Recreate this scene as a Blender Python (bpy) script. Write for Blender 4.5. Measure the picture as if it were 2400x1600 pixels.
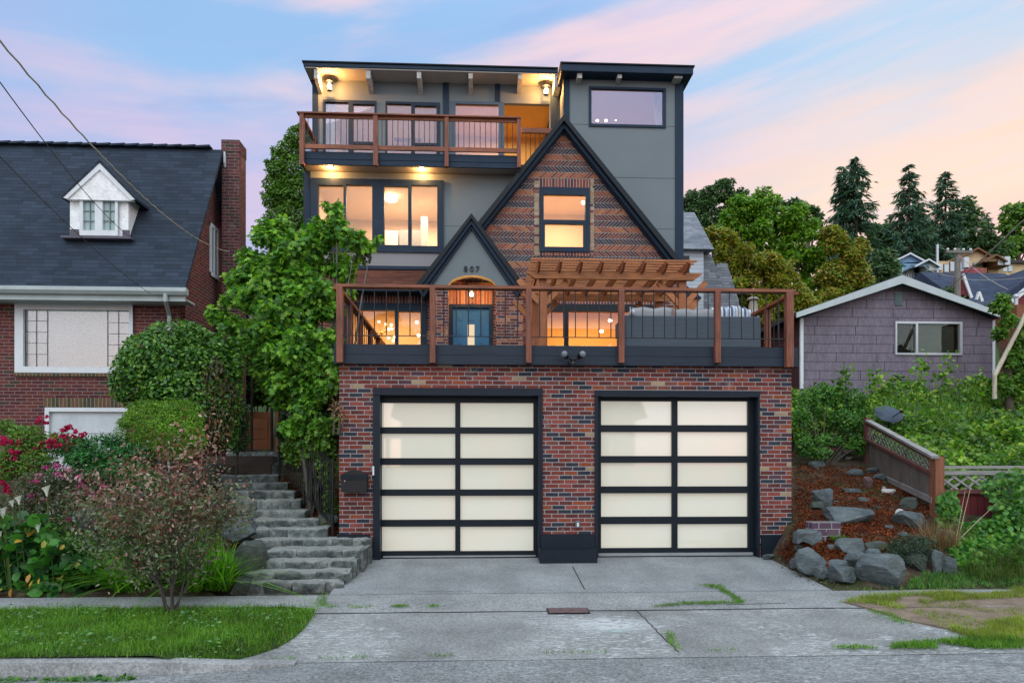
import bpy, math, random
import numpy as np
from mathutils import Vector, noise as mnoise
R = math.radians
for o in list(bpy.data.objects): bpy.data.objects.remove(o)
SC = bpy.context.scene
COL = SC.collection
# ------------------------------------------------------------ camera
F, HZ, YAW, CZ = 1600.0, 1085.0, R(2.7), 1.5
cam_d = bpy.data.cameras.new('camera'); CAM = bpy.data.objects.new('camera', cam_d); COL.objects.link(CAM)
CAM.location = (0, 0, CZ); CAM.rotation_euler = (R(90), 0, -YAW)
cam_d.sensor_width = 36; cam_d.lens = 36*F/2400; cam_d.shift_y = (HZ-800)/2400.0
cam_d.clip_end = 3000; SC.camera = CAM
# ------------------------------------------------------------ world
SC.view_settings.view_transform = 'Standard'; SC.view_settings.look = 'None'
SC.view_settings.exposure = 0.0; SC.view_settings.gamma = 1
SC.view_settings.use_curve_mapping = False
SC.cycles.use_denoising = True
SC.cycles.max_bounces = 6; SC.cycles.diffuse_bounces = 3; SC.cycles.transparent_max_bounces = 8
SC.cycles.sample_clamp_indirect = 3.0
W = bpy.data.worlds.new('World'); SC.world = W; W.use_nodes = True

def node(nt, typ, ins=None, **props):
    n = nt.nodes.new(typ)
    for k, v in props.items(): setattr(n, k, v)
    for k, v in (ins or {}).items():
        s = n.inputs[k]
        if isinstance(v, bpy.types.NodeSocket): nt.links.new(v, s)
        elif isinstance(v, bpy.types.Node): nt.links.new(v.outputs[0], s)
        else:
            if s.type == 'RGBA' and len(v) == 3: v = (*v, 1)
            s.default_value = v
    return n
def M(nt, op, a, b=0.0, c=0.0, clamp=False):
    n = node(nt, 'ShaderNodeMath', {0: a, 1: b, 2: c}, operation=op, use_clamp=clamp)
    return n.outputs[0]
def lin(c):
    f = lambda v: (v/255/12.92 if v/255 <= .04045 else ((v/255+.055)/1.055)**2.4)
    return (f(c[0]), f(c[1]), f(c[2]))
def mix(nt, fac, a, b, bt='MIX'):
    n = node(nt, 'ShaderNodeMix', data_type='RGBA', blend_type=bt)
    for s, v in ((n.inputs[0], fac), (n.inputs[6], a), (n.inputs[7], b)):
        if isinstance(v, bpy.types.NodeSocket): nt.links.new(v, s)
        elif isinstance(v, bpy.types.Node): nt.links.new(v.outputs[0], s)
        else: s.default_value = v if s.type != 'RGBA' else (*v, 1) if len(v) == 3 else v
    return n.outputs[2]
def ramp(nt, fac, stops, interp='LINEAR'):
    n = node(nt, 'ShaderNodeValToRGB', {0: fac}); e = n.color_ramp; e.interpolation = interp
    while len(e.elements) < len(stops): e.elements.new(1.0)
    for i, (p, c) in enumerate(stops):
        e.elements[i].position = p
        e.elements[i].color = (*c, 1) if hasattr(c, '__len__') else (c, c, c, 1)
    return n.outputs[0]
def sstep(nt, x, a, b):
    n = node(nt, 'ShaderNodeMapRange', {0: x, 1: a, 2: b, 3: 0.0, 4: 1.0}, interpolation_type='SMOOTHSTEP')
    return n.outputs[0]
def noise(nt, vec, scale, detail=3, rough=.55, dist=0):
    return node(nt, 'ShaderNodeTexNoise', {'Vector': vec, 'Scale': scale, 'Detail': detail, 'Roughness': rough, 'Distortion': dist}).outputs[0]
def vmul(nt, vec, s):
    return node(nt, 'ShaderNodeVectorMath', {0: vec, 1: s}, operation='MULTIPLY').outputs[0]
def xyz(nt, vec):
    n = node(nt, 'ShaderNodeSeparateXYZ', {0: vec}); return n.outputs
def comb(nt, x, y, z=0.0):
    return node(nt, 'ShaderNodeCombineXYZ', {0: x, 1: y, 2: z}).outputs[0]

def build_world():
    nt = W.node_tree; nt.nodes.clear()
    tc = node(nt, 'ShaderNodeTexCoord').outputs['Generated']
    x, y, z = xyz(nt, tc)[0:3]
    # clear evening sky: blue overhead, lilac at left, peach to the right
    blue = ramp(nt, z, [(0.0, lin((208,180,206))), (.22, lin((198,180,212))), (.33, lin((150,172,218))), (.46, lin((140,184,228))), (.7, lin((128,174,222)))])
    right = ramp(nt, z, [(0.0, lin((226,178,196))), (.25, lin((236,186,196))), (.32, lin((252,216,188))), (.40, lin((232,208,202))), (.47, lin((176,204,230))), (.7, lin((150,192,232)))])
    sx = sstep(nt, x, .02, .5)
    c = mix(nt, sx, blue, right)
    # streaked clouds catching the last light
    sv = comb(nt, M(nt, 'MULTIPLY', x, 1.3), M(nt, 'SUBTRACT', M(nt, 'MULTIPLY', z, 7.5), M(nt, 'MULTIPLY', x, 1.15)), M(nt, 'MULTIPLY', y, .9))
    n1 = noise(nt, sv, 1.35, 5, .52, .35)
    m1 = sstep(nt, n1, .40, .62)
    cl = mix(nt, sx, lin((212,188,214)), lin((255,212,184)))
    hi = sstep(nt, z, .38, .5)
    cl = mix(nt, hi, cl, lin((246,208,206)))
    c = mix(nt, M(nt, 'MULTIPLY', m1, .85), c, cl)
    n2 = noise(nt, node(nt, 'ShaderNodeVectorMath', {0: sv, 1: (4.3, 1.7, 9.1)}, operation='ADD').outputs[0], 2.1, 4, .55, .4)
    m2 = sstep(nt, n2, .5, .74)
    c = mix(nt, M(nt, 'MULTIPLY', m2, .5), c, mix(nt, sx, lin((128,158,214)), lin((180,208,232))))
    sv3 = comb(nt, M(nt, 'MULTIPLY', x, 1.1), M(nt, 'SUBTRACT', M(nt, 'MULTIPLY', z, 13.0), M(nt, 'MULTIPLY', x, 1.3)), y)
    m3 = sstep(nt, noise(nt, sv3, 1.9, 5, .6, .5), .46, .68)
    c = mix(nt, M(nt, 'MULTIPLY', m3, .30), c, mix(nt, sx, lin((182,176,220)), lin((214,214,230))))
    c = mix(nt, M(nt, 'MULTIPLY', M(nt, 'SUBTRACT', 1.0, sx), .08), c, lin((196,184,218)))
    # lilac bank, upper left
    lm = M(nt, 'MULTIPLY', sstep(nt, M(nt, 'MULTIPLY', x, -1.0), .35, .6), sstep(nt, z, .38, .52))
    c = mix(nt, M(nt, 'MULTIPLY', lm, .6), c, lin((180,166,216)))
    # brighter sky overhead and behind the camera, where the sun went down
    up = sstep(nt, z, .5, .95)
    back = M(nt, 'MULTIPLY', sstep(nt, M(nt, 'MULTIPLY', y, -1.0), -.1, .7), sstep(nt, z, -.02, .15))
    gain = M(nt, 'ADD', 1.08, M(nt, 'ADD', M(nt, 'MULTIPLY', up, 1.3), M(nt, 'MULTIPLY', back, 1.6)))
    c = mix(nt, M(nt, 'MULTIPLY', M(nt, 'MAXIMUM', back, up), .85), c, lin((188,203,212)))
    bg1 = node(nt, 'ShaderNodeBackground', {0: c, 1: gain})
    sky = node(nt, 'ShaderNodeTexSky', sky_type='NISHITA', sun_disc=False, sun_elevation=R(3), sun_rotation=R(200), altitude=50)
    bg2 = node(nt, 'ShaderNodeBackground', {0: sky.outputs[0], 1: .05})
    add = node(nt, 'ShaderNodeAddShader', {0: bg1, 1: bg2})
    node(nt, 'ShaderNodeOutputWorld', {0: add})
build_world()
sun_d = bpy.data.lights.new('sun', 'SUN'); sun_d.energy = .5; sun_d.angle = R(35); sun_d.color = (1, .93, .86)
SUN = bpy.data.objects.new('sun', sun_d); COL.objects.link(SUN)
SUN.rotation_euler = (R(48), 0, R(-20))

# ------------------------------------------------------------ projection of photo positions onto real planes
cy, sy = math.cos(YAW), math.sin(YAW)
def ray(px, py):
    dx = (px-1200)/F
    return Vector((dx*cy+sy, -dx*sy+cy, (HZ-py)/F))
def P(px, py, Y):
    r = ray(px, py); t = Y/r.y
    return (r.x*t, CZ+r.z*t)
def PX(px, Y): return P(px, HZ, Y)[0]
def PZ(px, py, Y): return P(px, py, Y)[1]
def onX(px, X):
    r = ray(px, HZ); return X*r.y/r.x

# ------------------------------------------------------------ mesh building
ORG = {}
class MB:
    def __init__(s): s.v = []; s.f = []
    def add(s, vs, fs):
        k = len(s.v); s.v += [tuple(v) for v in vs]; s.f += [tuple(i+k for i in f) for f in fs]; return s
    def box(s, x0, x1, y0, y1, z0, z1):
        if x0 > x1: x0, x1 = x1, x0
        if y0 > y1: y0, y1 = y1, y0
        if z0 > z1: z0, z1 = z1, z0
        v = [(x, y, z) for z in (z0, z1) for y in (y0, y1) for x in (x0, x1)]
        return s.add(v, [(0,2,3,1), (4,5,7,6), (0,1,5,4), (2,6,7,3), (0,4,6,2), (1,3,7,5)])
    def prism(s, poly, y0, y1):      # poly in XZ
        n = len(poly)
        v = [(x, y0, z) for x, z in poly]+[(x, y1, z) for x, z in poly]
        f = [tuple(range(n)), tuple(range(2*n-1, n-1, -1))]
        f += [(i, i+n, (i+1) % n+n, (i+1) % n) for i in range(n)]
        return s.add(v, f)
    def prismx(s, poly, x0, x1):     # poly in YZ
        n = len(poly)
        v = [(x0, y, z) for y, z in poly]+[(x1, y, z) for y, z in poly]
        f = [tuple(range(n)), tuple(range(2*n-1, n-1, -1))]
        f += [(i, i+n, (i+1) % n+n, (i+1) % n) for i in range(n)]
        return s.add(v, f)
    def slab(s, poly, z0, z1):       # poly in XY
        n = len(poly)
        v = [(x, y, z1) for x, y in poly]+[(x, y, z0) for x, y in poly]
        f = [tuple(range(n)), tuple(range(2*n-1, n-1, -1))]
        f += [(i, i+n, (i+1) % n+n, (i+1) % n) for i in range(n)]
        return s.add(v, f)
    def tube(s, pts, rad, n=8, cap=True):
        pts = [Vector(p) for p in pts]
        if not hasattr(rad, '__len__'): rad = [rad]*len(pts)
        vs = []; fs = []; ref = None
        for i, p in enumerate(pts):
            d = (pts[min(i+1, len(pts)-1)]-pts[max(i-1, 0)])
            d = d.normalized() if d.length > 1e-9 else Vector((0, 0, 1))
            if ref is None: ref = Vector((0, 1, 0)) if abs(d.y) < .9 else Vector((1, 0, 0))
            a = d.cross(ref).normalized(); b = d.cross(a); ref = -b if False else ref
            for k in range(n):
                t = 2*math.pi*k/n
                vs.append(p+(a*math.cos(t)+b*math.sin(t))*rad[i])
        for i in range(len(pts)-1):
            for k in range(n):
                fs.append((i*n+k, i*n+(k+1) % n, (i+1)*n+(k+1) % n, (i+1)*n+k))
        if cap:
            fs.append(tuple(range(n-1, -1, -1))); m = (len(pts)-1)*n; fs.append(tuple(range(m, m+n)))
        return s.add(vs, fs)
    def bar(s, p0, p1, w, h):        # rectangular bar between points, h along z-ish
        p0 = Vector(p0); p1 = Vector(p1); d = (p1-p0).normalized()
        up = Vector((0, 0, 1)) if abs(d.z) < .95 else Vector((0, 1, 0))
        a = d.cross(up).normalized()*(w/2); b = a.cross(d).normalized()*(h/2)
        v = []
        for p in (p0, p1): v += [p-a-b, p+a-b, p+a+b, p-a+b]
        return s.add(v, [(3,2,1,0), (4,5,6,7), (0,1,5,4), (1,2,6,5), (2,3,7,6), (3,0,4,7)])
    def lathe(s, c, prof, n=16):
        vs = []; fs = []
        for r, z in prof:
            for k in range(n):
                t = 2*math.pi*k/n; vs.append((c[0]+r*math.cos(t), c[1]+r*math.sin(t), c[2]+z))
        for i in range(len(prof)-1):
            for k in range(n): fs.append((i*n+k, i*n+(k+1) % n, (i+1)*n+(k+1) % n, (i+1)*n+k))
        fs.append(tuple(range(n-1, -1, -1))); m = (len(prof)-1)*n; fs.append(tuple(range(m, m+n)))
        return s.add(vs, fs)
    def ball(s, c, r, n=10, sq=(1,1,1)):
        vs = []; fs = []
        for i in range(1, n):
            a = math.pi*i/n
            for k in range(n*2):
                t = math.pi*k/n
                vs.append((c[0]+r*sq[0]*math.sin(a)*math.cos(t), c[1]+r*sq[1]*math.sin(a)*math.sin(t), c[2]+r*sq[2]*math.cos(a)))
        m = 2*n
        for i in range(n-2):
            for k in range(m): fs.append((i*m+k, (i+1)*m+k, (i+1)*m+(k+1) % m, i*m+(k+1) % m))
        vs += [(c[0], c[1], c[2]+r*sq[2]), (c[0], c[1], c[2]-r*sq[2])]
        t = len(vs)-2
        for k in range(m):
            fs.append((t, k, (k+1) % m)); fs.append((t+1, (n-2)*m+(k+1) % m, (n-2)*m+k))
        return s.add(vs, fs)
    def wall(s, x0, x1, z0, z1, y0, y1, holes):   # wall slab in XZ with rectangular holes (hx0,hx1,hz0,hz1)
        xs = sorted({x0, x1, *[min(max(h[0], x0), x1) for h in holes], *[min(max(h[1], x0), x1) for h in holes]})
        zs = sorted({z0, z1, *[min(max(h[2], z0), z1) for h in holes], *[min(max(h[3], z0), z1) for h in holes]})
        inside = lambda a, b: any(h[0]-1e-6 < a < h[1]+1e-6 and h[2]-1e-6 < b < h[3]+1e-6 for h in holes)
        for i in range(len(xs)-1):
            for j in range(len(zs)-1):
                a, b, c, d = xs[i], xs[i+1], zs[j], zs[j+1]
                if inside((a+b)/2, (c+d)/2): continue
                s.add([(a, y0, c), (b, y0, c), (b, y0, d), (a, y0, d)], [(0,1,2,3)])
                s.add([(a, y1, c), (b, y1, c), (b, y1, d), (a, y1, d)], [(3,2,1,0)])
        for h in holes:
            a, b, c, d = h
            s.add([(a,y0,c),(b,y0,c),(b,y1,c),(a,y1,c)], [(0,1,2,3)]); s.add([(a,y0,d),(b,y0,d),(b,y1,d),(a,y1,d)], [(3,2,1,0)])
            
            if a > x0+1e-6: s.add([(a,y0,c),(a,y1,c),(a,y1,d),(a,y0,d)], [(0,1,2,3)])
            if b < x1-1e-6: s.add([(b,y0,c),(b,y1,c),(b,y1,d),(b,y0,d)], [(3,2,1,0)])
        for (a, b) in ((x0, 1),):
            if any(h[0] <= x0+1e-6 for h in holes): continue
            s.add([(a,y0,z0),(a,y1,z0),(a,y1,z1),(a,y0,z1)], [(0,1,2,3)])
        s.add([(x0,y0,z1),(x1,y0,z1),(x1,y1,z1),(x0,y1,z1)], [(0,1,2,3)])
        return s
    def build(s, name, mat, parent=None, loc=None, smooth=False, bevel=0):
        org = ORG[parent.name] if parent is not None else Vector(loc or (0, 0, 0))
        me = bpy.data.meshes.new(name)
        me.from_pydata([(a-org.x, b-org.y, c-org.z) for a, b, c in s.v], [], s.f)
        me.materials.append(mat)
        if smooth: me.polygons.foreach_set('use_smooth', [True]*len(me.polygons))
        me.update()
        o = bpy.data.objects.new(name, me); COL.objects.link(o)
        if parent is not None: o.parent = parent
        else: o.location = org
        ORG[o.name] = org.copy()
        if bevel:
            b = o.modifiers.new('bevel', 'BEVEL'); b.width = bevel; b.segments = 1; b.limit_method = 'ANGLE'
        return o
def part(name, mat, parent, fn, **k):
    m = MB(); fn(m); return m.build(name, mat, parent, **k)
def boxpart(name, mat, parent, *b, **k): return MB().box(*b).build(name, mat, parent, **k)
def place(me, name, parent, off):
    o = bpy.data.objects.new(name, me); COL.objects.link(o); o.parent = parent; o.location = off; ORG[o.name] = ORG[parent.name]+Vector(off); return o
def tag(o, label=None, cat=None, group=None, kind=None):
    if label: o['label'] = label
    if cat: o['category'] = cat
    if group: o['group'] = group
    if kind: o['kind'] = kind
    return o
def thing(name, label, cat, loc, group=None):
    o = bpy.data.objects.new(name, None); COL.objects.link(o); o.location = loc; o.empty_display_size = .2
    ORG[o.name] = Vector(loc); return tag(o, label, cat, group)
def struct(name, mb, mat, **k): return tag(mb.build(name, mat, **k), kind='structure')
def fastmesh(name, V, Fs, mat, parent=None, loc=(0,0,0), k=4, smooth=False):
    """V (n,3) array, Fs (m,k) array"""
    org = ORG[parent.name] if parent is not None else Vector(loc)
    V = np.asarray(V, dtype=np.float32)-np.array(org, dtype=np.float32)
    me = bpy.data.meshes.new(name); Fs = np.asarray(Fs, dtype=np.int32); m, k = Fs.shape
    me.vertices.add(len(V)); me.vertices.foreach_set('co', V.ravel())
    me.loops.add(m*k); me.loops.foreach_set('vertex_index', Fs.ravel())
    me.polygons.add(m); me.polygons.foreach_set('loop_start', np.arange(0, m*k, k, dtype=np.int32))
    if smooth: me.polygons.foreach_set('use_smooth', np.ones(m, dtype=bool))
    me.update(calc_edges=True); me.materials.append(mat)
    o = bpy.data.objects.new(name, me); COL.objects.link(o)
    if parent is not None: o.parent = parent
    else: o.location = org
    ORG[o.name] = Vector(org); return o

# ------------------------------------------------------------ materials
def newmat(name):
    m = bpy.data.materials.new(name); m.use_nodes = True; nt = m.node_tree; nt.nodes.clear(); return m, nt
def finish(nt, col, rough=.7, bump=None, bstr=.3, bdist=.01, spec=.3, metal=0.0, extra=None):
    ins = {'Base Color': col, 'Roughness': rough, 'Metallic': metal, 'Specular IOR Level': spec}
    if bump is not None:
        ins['Normal'] = node(nt, 'ShaderNodeBump', {'Strength': bstr, 'Distance': bdist, 'Height': bump}).outputs[0]
    ins.update(extra or {})
    p = node(nt, 'ShaderNodeBsdfPrincipled', ins)
    node(nt, 'ShaderNodeOutputMaterial', {0: p}); return p
def pos(nt): return node(nt, 'ShaderNodeNewGeometry').outputs['Position']
def paint(name, c, rough=.6, var=.18, scale=3.0, bump=.15, spec=.3, fine=60, metal=0.0):
    m, nt = newmat(name); p = pos(nt)
    n = noise(nt, p, scale, 5, .6); n2 = noise(nt, p, fine, 2)
    f = M(nt, 'ADD', M(nt, 'MULTIPLY', n, .7), M(nt, 'MULTIPLY', n2, .3))
    col = ramp(nt, f, [(.3, tuple(v*(1-var) for v in c)), (.7, tuple(min(1, v*(1+var)) for v in c))])
    finish(nt, col, rough, n2, bump, .004, spec, metal); return m
def timber(name, c, axis='x', rough=.55, var=.4, scale=9):
    m, nt = newmat(name); p = pos(nt)
    s = {'x': (.35, 6, 6), 'y': (6, .35, 6), 'z': (6, 6, .35)}[axis]
    n = noise(nt, vmul(nt, p, s), scale, 4, .6, .6); n2 = noise(nt, p, 2.2, 2)
    f = M(nt, 'ADD', M(nt, 'MULTIPLY', n, .65), M(nt, 'MULTIPLY', n2, .35))
    col = ramp(nt, f, [(.32, tuple(v*(1-var) for v in c)), (.68, tuple(min(1, v*(1+var)) for v in c))])
    finish(nt, col, rough, n, .25, .004, .35); return m
def brickmat(name, pal, bw=.214, bh=.0688, mort=.0055, mcol=(.31,.295,.285), rot=False, jit=.0035, var=.35, bstr=.6, soldier=False, stain=0.0, uy=True):
    m, nt = newmat(name); p = pos(nt); x, y, z = xyz(nt, p)[0:3]
    w = noise(nt, p, 9, 2); w = M(nt, 'MULTIPLY', M(nt, 'SUBTRACT', w, .5), jit*2)
    u = M(nt, 'ADD', M(nt, 'ADD', x, y), w) if uy else M(nt, 'ADD', x, w)
    v = M(nt, 'ADD', z, w)
    if soldier: u, v = v, u; u = M(nt, 'MULTIPLY', u, .02)
    rowf = M(nt, 'DIVIDE', v, bh); row = M(nt, 'FLOOR', rowf); fv = M(nt, 'FRACT', rowf)
    off = M(nt, 'ADD', M(nt, 'MULTIPLY', M(nt, 'FLOORED_MODULO', row, 2.0), .5), M(nt, 'MULTIPLY', node(nt, 'ShaderNodeTexWhiteNoise', {'W': row}, noise_dimensions='1D').outputs[0], .16))
    uf = M(nt, 'ADD', M(nt, 'DIVIDE', u, bw), off); colm = M(nt, 'FLOOR', uf); fu = M(nt, 'FRACT', uf)
    du = M(nt, 'MULTIPLY', M(nt, 'MINIMUM', fu, M(nt, 'SUBTRACT', 1.0, fu)), bw)
    dv = M(nt, 'MULTIPLY', M(nt, 'MINIMUM', fv, M(nt, 'SUBTRACT', 1.0, fv)), bh)
    d = M(nt, 'MINIMUM', du, dv)
    d = M(nt, 'ADD', d, M(nt, 'MULTIPLY', M(nt, 'SUBTRACT', noise(nt, p, 55, 2), .5), .006))
    mask = sstep(nt, d, mort*.6, mort*1.5)
    rnd = node(nt, 'ShaderNodeTexWhiteNoise', {'Vector': comb(nt, colm, row)}, noise_dimensions='2D').outputs[0]
    bc = ramp(nt, rnd, pal, 'CONSTANT')
    n = noise(nt, p, 38, 4, .65)
    bc = mix(nt, 1.0, bc, ramp(nt, n, [(.25, 1-var), (.75, 1+var)]), 'MULTIPLY')
    bc = mix(nt, 1.0, bc, ramp(nt, noise(nt, p, 1.7, 4, .7), [(.32, .72), (.68, 1.22)]), 'MULTIPLY')
    if stain:
        sn = sstep(nt, noise(nt, p, 2.6, 5, .7), .58, .72)
        bc = mix(nt, M(nt, 'MULTIPLY', M(nt, 'MULTIPLY', sn, noise(nt, p, 30, 3)), stain), bc, (.42,.38,.39))
    col = mix(nt, mask, mcol, bc)
    finish(nt, col, .8, M(nt, 'ADD', M(nt, 'MULTIPLY', mask, .8), M(nt, 'MULTIPLY', n, .3)), bstr, .008, .2); return m
def soldiermat(name, pal, bw=.075, mcol=(.4,.38,.36)):
    m, nt = newmat(name); p = pos(nt); x, y, z = xyz(nt, p)[0:3]
    uf = M(nt, 'DIVIDE', M(nt, 'ADD', x, y), bw); c = M(nt, 'FLOOR', uf); fu = M(nt, 'FRACT', uf)
    d = M(nt, 'MULTIPLY', M(nt, 'MINIMUM', fu, M(nt, 'SUBTRACT', 1.0, fu)), bw)
    mask = sstep(nt, d, .003, .009)
    rnd = node(nt, 'ShaderNodeTexWhiteNoise', {'W': c}, noise_dimensions='1D').outputs[0]
    bc = mix(nt, 1.0, ramp(nt, rnd, pal, 'CONSTANT'), ramp(nt, noise(nt, p, 30, 3), [(.3, .7), (.7, 1.3)]), 'MULTIPLY')
    finish(nt, mix(nt, mask, mcol, bc), .8, mask, .5, .006, .2); return m
def chevronmat(name):
    m, nt = newmat(name); p = pos(nt); x, y, z = xyz(nt, p)[0:3]
    bh = .145; bt = .088
    rowf = M(nt, 'DIVIDE', z, bh); row = M(nt, 'FLOOR', rowf); fv = M(nt, 'FRACT', rowf)
    s = M(nt, 'SUBTRACT', M(nt, 'MULTIPLY', M(nt, 'FLOORED_MODULO', row, 2.0), 2.0), 1.0)
    uu = M(nt, 'ADD', x, M(nt, 'MULTIPLY', s, M(nt, 'MULTIPLY', M(nt, 'SUBTRACT', fv, .5), bh*1.15)))
    uf = M(nt, 'DIVIDE', uu, bt); c = M(nt, 'FLOOR', uf); fu = M(nt, 'FRACT', uf)
    d1 = M(nt, 'MULTIPLY', M(nt, 'MINIMUM', fu, M(nt, 'SUBTRACT', 1.0, fu)), bt*.7)
    d2 = M(nt, 'MULTIPLY', M(nt, 'MINIMUM', fv, M(nt, 'SUBTRACT', 1.0, fv)), bh)
    d = M(nt, 'ADD', M(nt, 'MINIMUM', d1, d2), M(nt, 'MULTIPLY', M(nt, 'SUBTRACT', noise(nt, p, 40, 2), .5), .008))
    mask = sstep(nt, d, .003, .011)
    rnd = node(nt, 'ShaderNodeTexWhiteNoise', {'Vector': comb(nt, c, row)}, noise_dimensions='2D').outputs[0]
    A = ramp(nt, rnd, [(0, (.32,.10,.045)), (.4, (.22,.065,.035)), (.7, (.36,.14,.06)), (.9, (.14,.05,.04))], 'CONSTANT')
    B = ramp(nt, rnd, [(0, (.035,.035,.05)), (.4, (.06,.045,.055)), (.7, (.12,.045,.04)), (.9, (.05,.06,.08))], 'CONSTANT')
    C = ramp(nt, rnd, [(0, (.13,.045,.04)), (.4, (.09,.035,.035)), (.7, (.19,.06,.04)), (.9, (.06,.04,.05))], 'CONSTANT')
    k = M(nt, 'FLOORED_MODULO', row, 3.0)
    col = mix(nt, M(nt, 'COMPARE', k, 1.0, .3), C, A); col = mix(nt, M(nt, 'COMPARE', k, 2.0, .3), col, B)
    col = mix(nt, 1.0, col, ramp(nt, noise(nt, p, 22, 4, .65), [(.25, .6), (.75, 1.45)]), 'MULTIPLY')
    finish(nt, mix(nt, mask, (.27,.24,.22), col), .8, mask, .7, .01, .2); return m
def shinglemat(name, c, ew=.33, eh=.14, rough=.85, var=.3, ramp_=None, uscale=1.0, line=.35):
    """courses run with height; tabs along x+y"""
    m, nt = newmat(name); p = pos(nt); x, y, z = xyz(nt, p)[0:3]
    rowf = M(nt, 'DIVIDE', z, eh); row = M(nt, 'FLOOR', rowf); fv = M(nt, 'FRACT', rowf)
    rr = node(nt, 'ShaderNodeTexWhiteNoise', {'W': row}, noise_dimensions='1D').outputs[0]
    uf = M(nt, 'ADD', M(nt, 'DIVIDE', x, ew), M(nt, 'MULTIPLY', rr, 5.0)); cc = M(nt, 'FLOOR', uf); fu = M(nt, 'FRACT', uf)
    rnd = node(nt, 'ShaderNodeTexWhiteNoise', {'Vector': comb(nt, cc, row)}, noise_dimensions='2D').outputs[0]
    a = sstep(nt, fv, 0.0, .16); b = sstep(nt, M(nt, 'MINIMUM', fu, M(nt, 'SUBTRACT', 1.0, fu)), 0.0, .035)
    mask = M(nt, 'MULTIPLY', a, M(nt, 'ADD', .5, M(nt, 'MULTIPLY', b, .5)))
    base = ramp(nt, M(nt, 'ADD', M(nt, 'MULTIPLY', rnd, .6), M(nt, 'MULTIPLY', noise(nt, p, 6, 5, .7), .4)), [(.15, tuple(v*(1-var) for v in c)), (.85, tuple(v*(1+var) for v in c))])
    big = ramp(nt, noise(nt, p, .7, 3), [(.3, .8), (.7, 1.2)])
    base = mix(nt, 1.0, base, big, 'MULTIPLY')
    col = mix(nt, mask, tuple(v*line for v in c), base)
    h = M(nt, 'ADD', M(nt, 'SUBTRACT', 1.0, fv), M(nt, 'MULTIPLY', noise(nt, p, 80, 2), .3))
    finish(nt, col, rough, h, .5, .01, .2); return m
def stonemat(name, c1, c2, scale=5, moss=0.0, bstr=.6, vein=True):
    m, nt = newmat(name); p = pos(nt)
    n = noise(nt, p, scale, 7, .65, .8); n2 = noise(nt, vmul(nt, p, (1, 1, 3)), scale*3.2, 5, .6, 1.0)
    f = M(nt, 'ADD', M(nt, 'MULTIPLY', n, .6), M(nt, 'MULTIPLY', n2, .4))
    col = ramp(nt, f, [(.32, c1), (.6, c2), (.75, tuple(min(1, v*1.5) for v in c2))])
    if moss:
        mm = M(nt, 'MULTIPLY', sstep(nt, noise(nt, p, 3.1, 5, .7), .52, .68), moss)
        col = mix(nt, mm, col, (.09,.10,.03))
    finish(nt, col, .85, M(nt, 'ADD', n2, M(nt, 'MULTIPLY', noise(nt, p, 60, 3), .3)), bstr, .02, .2); return m
def leafmat(name, cols, trans=.3, rough=.45, spec=.35, patch=None):
    m, nt = newmat(name); g = node(nt, 'ShaderNodeNewGeometry')
    rnd = g.outputs['Random Per Island']
    k = len(cols)
    c = ramp(nt, rnd, [((i+.5)/k if k > 1 else .5, c) for i, c in enumerate(cols)])
    c = mix(nt, 1.0, c, ramp(nt, noise(nt, g.outputs['Position'], 2.2, 3), [(.3, .7), (.7, 1.35)]), 'MULTIPLY')
    if patch: c = mix(nt, sstep(nt, noise(nt, g.outputs['Position'], 1.1, 4, .6), .44, .62), c, mix(nt, 1.0, c, patch, 'MULTIPLY'))
    p = node(nt, 'ShaderNodeBsdfPrincipled', {'Base Color': c, 'Roughness': rough, 'Specular IOR Level': spec})
    t = node(nt, 'ShaderNodeBsdfTranslucent', {'Color': mix(nt, 1.0, c, (1.35, 1.5, .7), 'MULTIPLY')})
    s = node(nt, 'ShaderNodeMixShader', {0: trans, 1: p, 2: t})
    node(nt, 'ShaderNodeOutputMaterial', {0: s}); return m
def glassmat(name, refl=.12, tint=(1,1,1), rough=.01, rgb=(1,1,1)):
    m, nt = newmat(name)
    fr = node(nt, 'ShaderNodeFresnel', {'IOR': 1.5})
    fac = M(nt, 'ADD', M(nt, 'MULTIPLY', fr.outputs[0], 1.0), refl, clamp=True)
    t = node(nt, 'ShaderNodeBsdfTransparent', {0: tint}); g = node(nt, 'ShaderNodeBsdfGlossy', {'Color': rgb, 'Roughness': rough})
    s = node(nt, 'ShaderNodeMixShader', {0: fac, 1: t, 2: g}); node(nt, 'ShaderNodeOutputMaterial', {0: s}); return m
def glow(name, c, s):
    m, nt = newmat(name); e = node(nt, 'ShaderNodeEmission', {0: c, 1: s}); node(nt, 'ShaderNodeOutputMaterial', {0: e}); return m
def lamp(name, parent, loc, watts, color=(1, .62, .28), r=.03, kind='POINT', size=1.0, rot=None, size_y=None):
    l = bpy.data.lights.new(name, kind); l.energy = watts; l.color = color
    if kind == 'POINT': l.shadow_soft_size = r
    if kind == 'SPOT': l.shadow_soft_size = r; l.spot_size = size; l.spot_blend = .6
    if kind == 'AREA':
        l.size = size
        if size_y: l.shape = 'RECTANGLE'; l.size_y = size_y
    o = bpy.data.objects.new(name, l); COL.objects.link(o)
    o.parent = parent; o.location = Vector(loc)-ORG[parent.name]
    if rot: o.rotation_euler = rot
    return o

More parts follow.
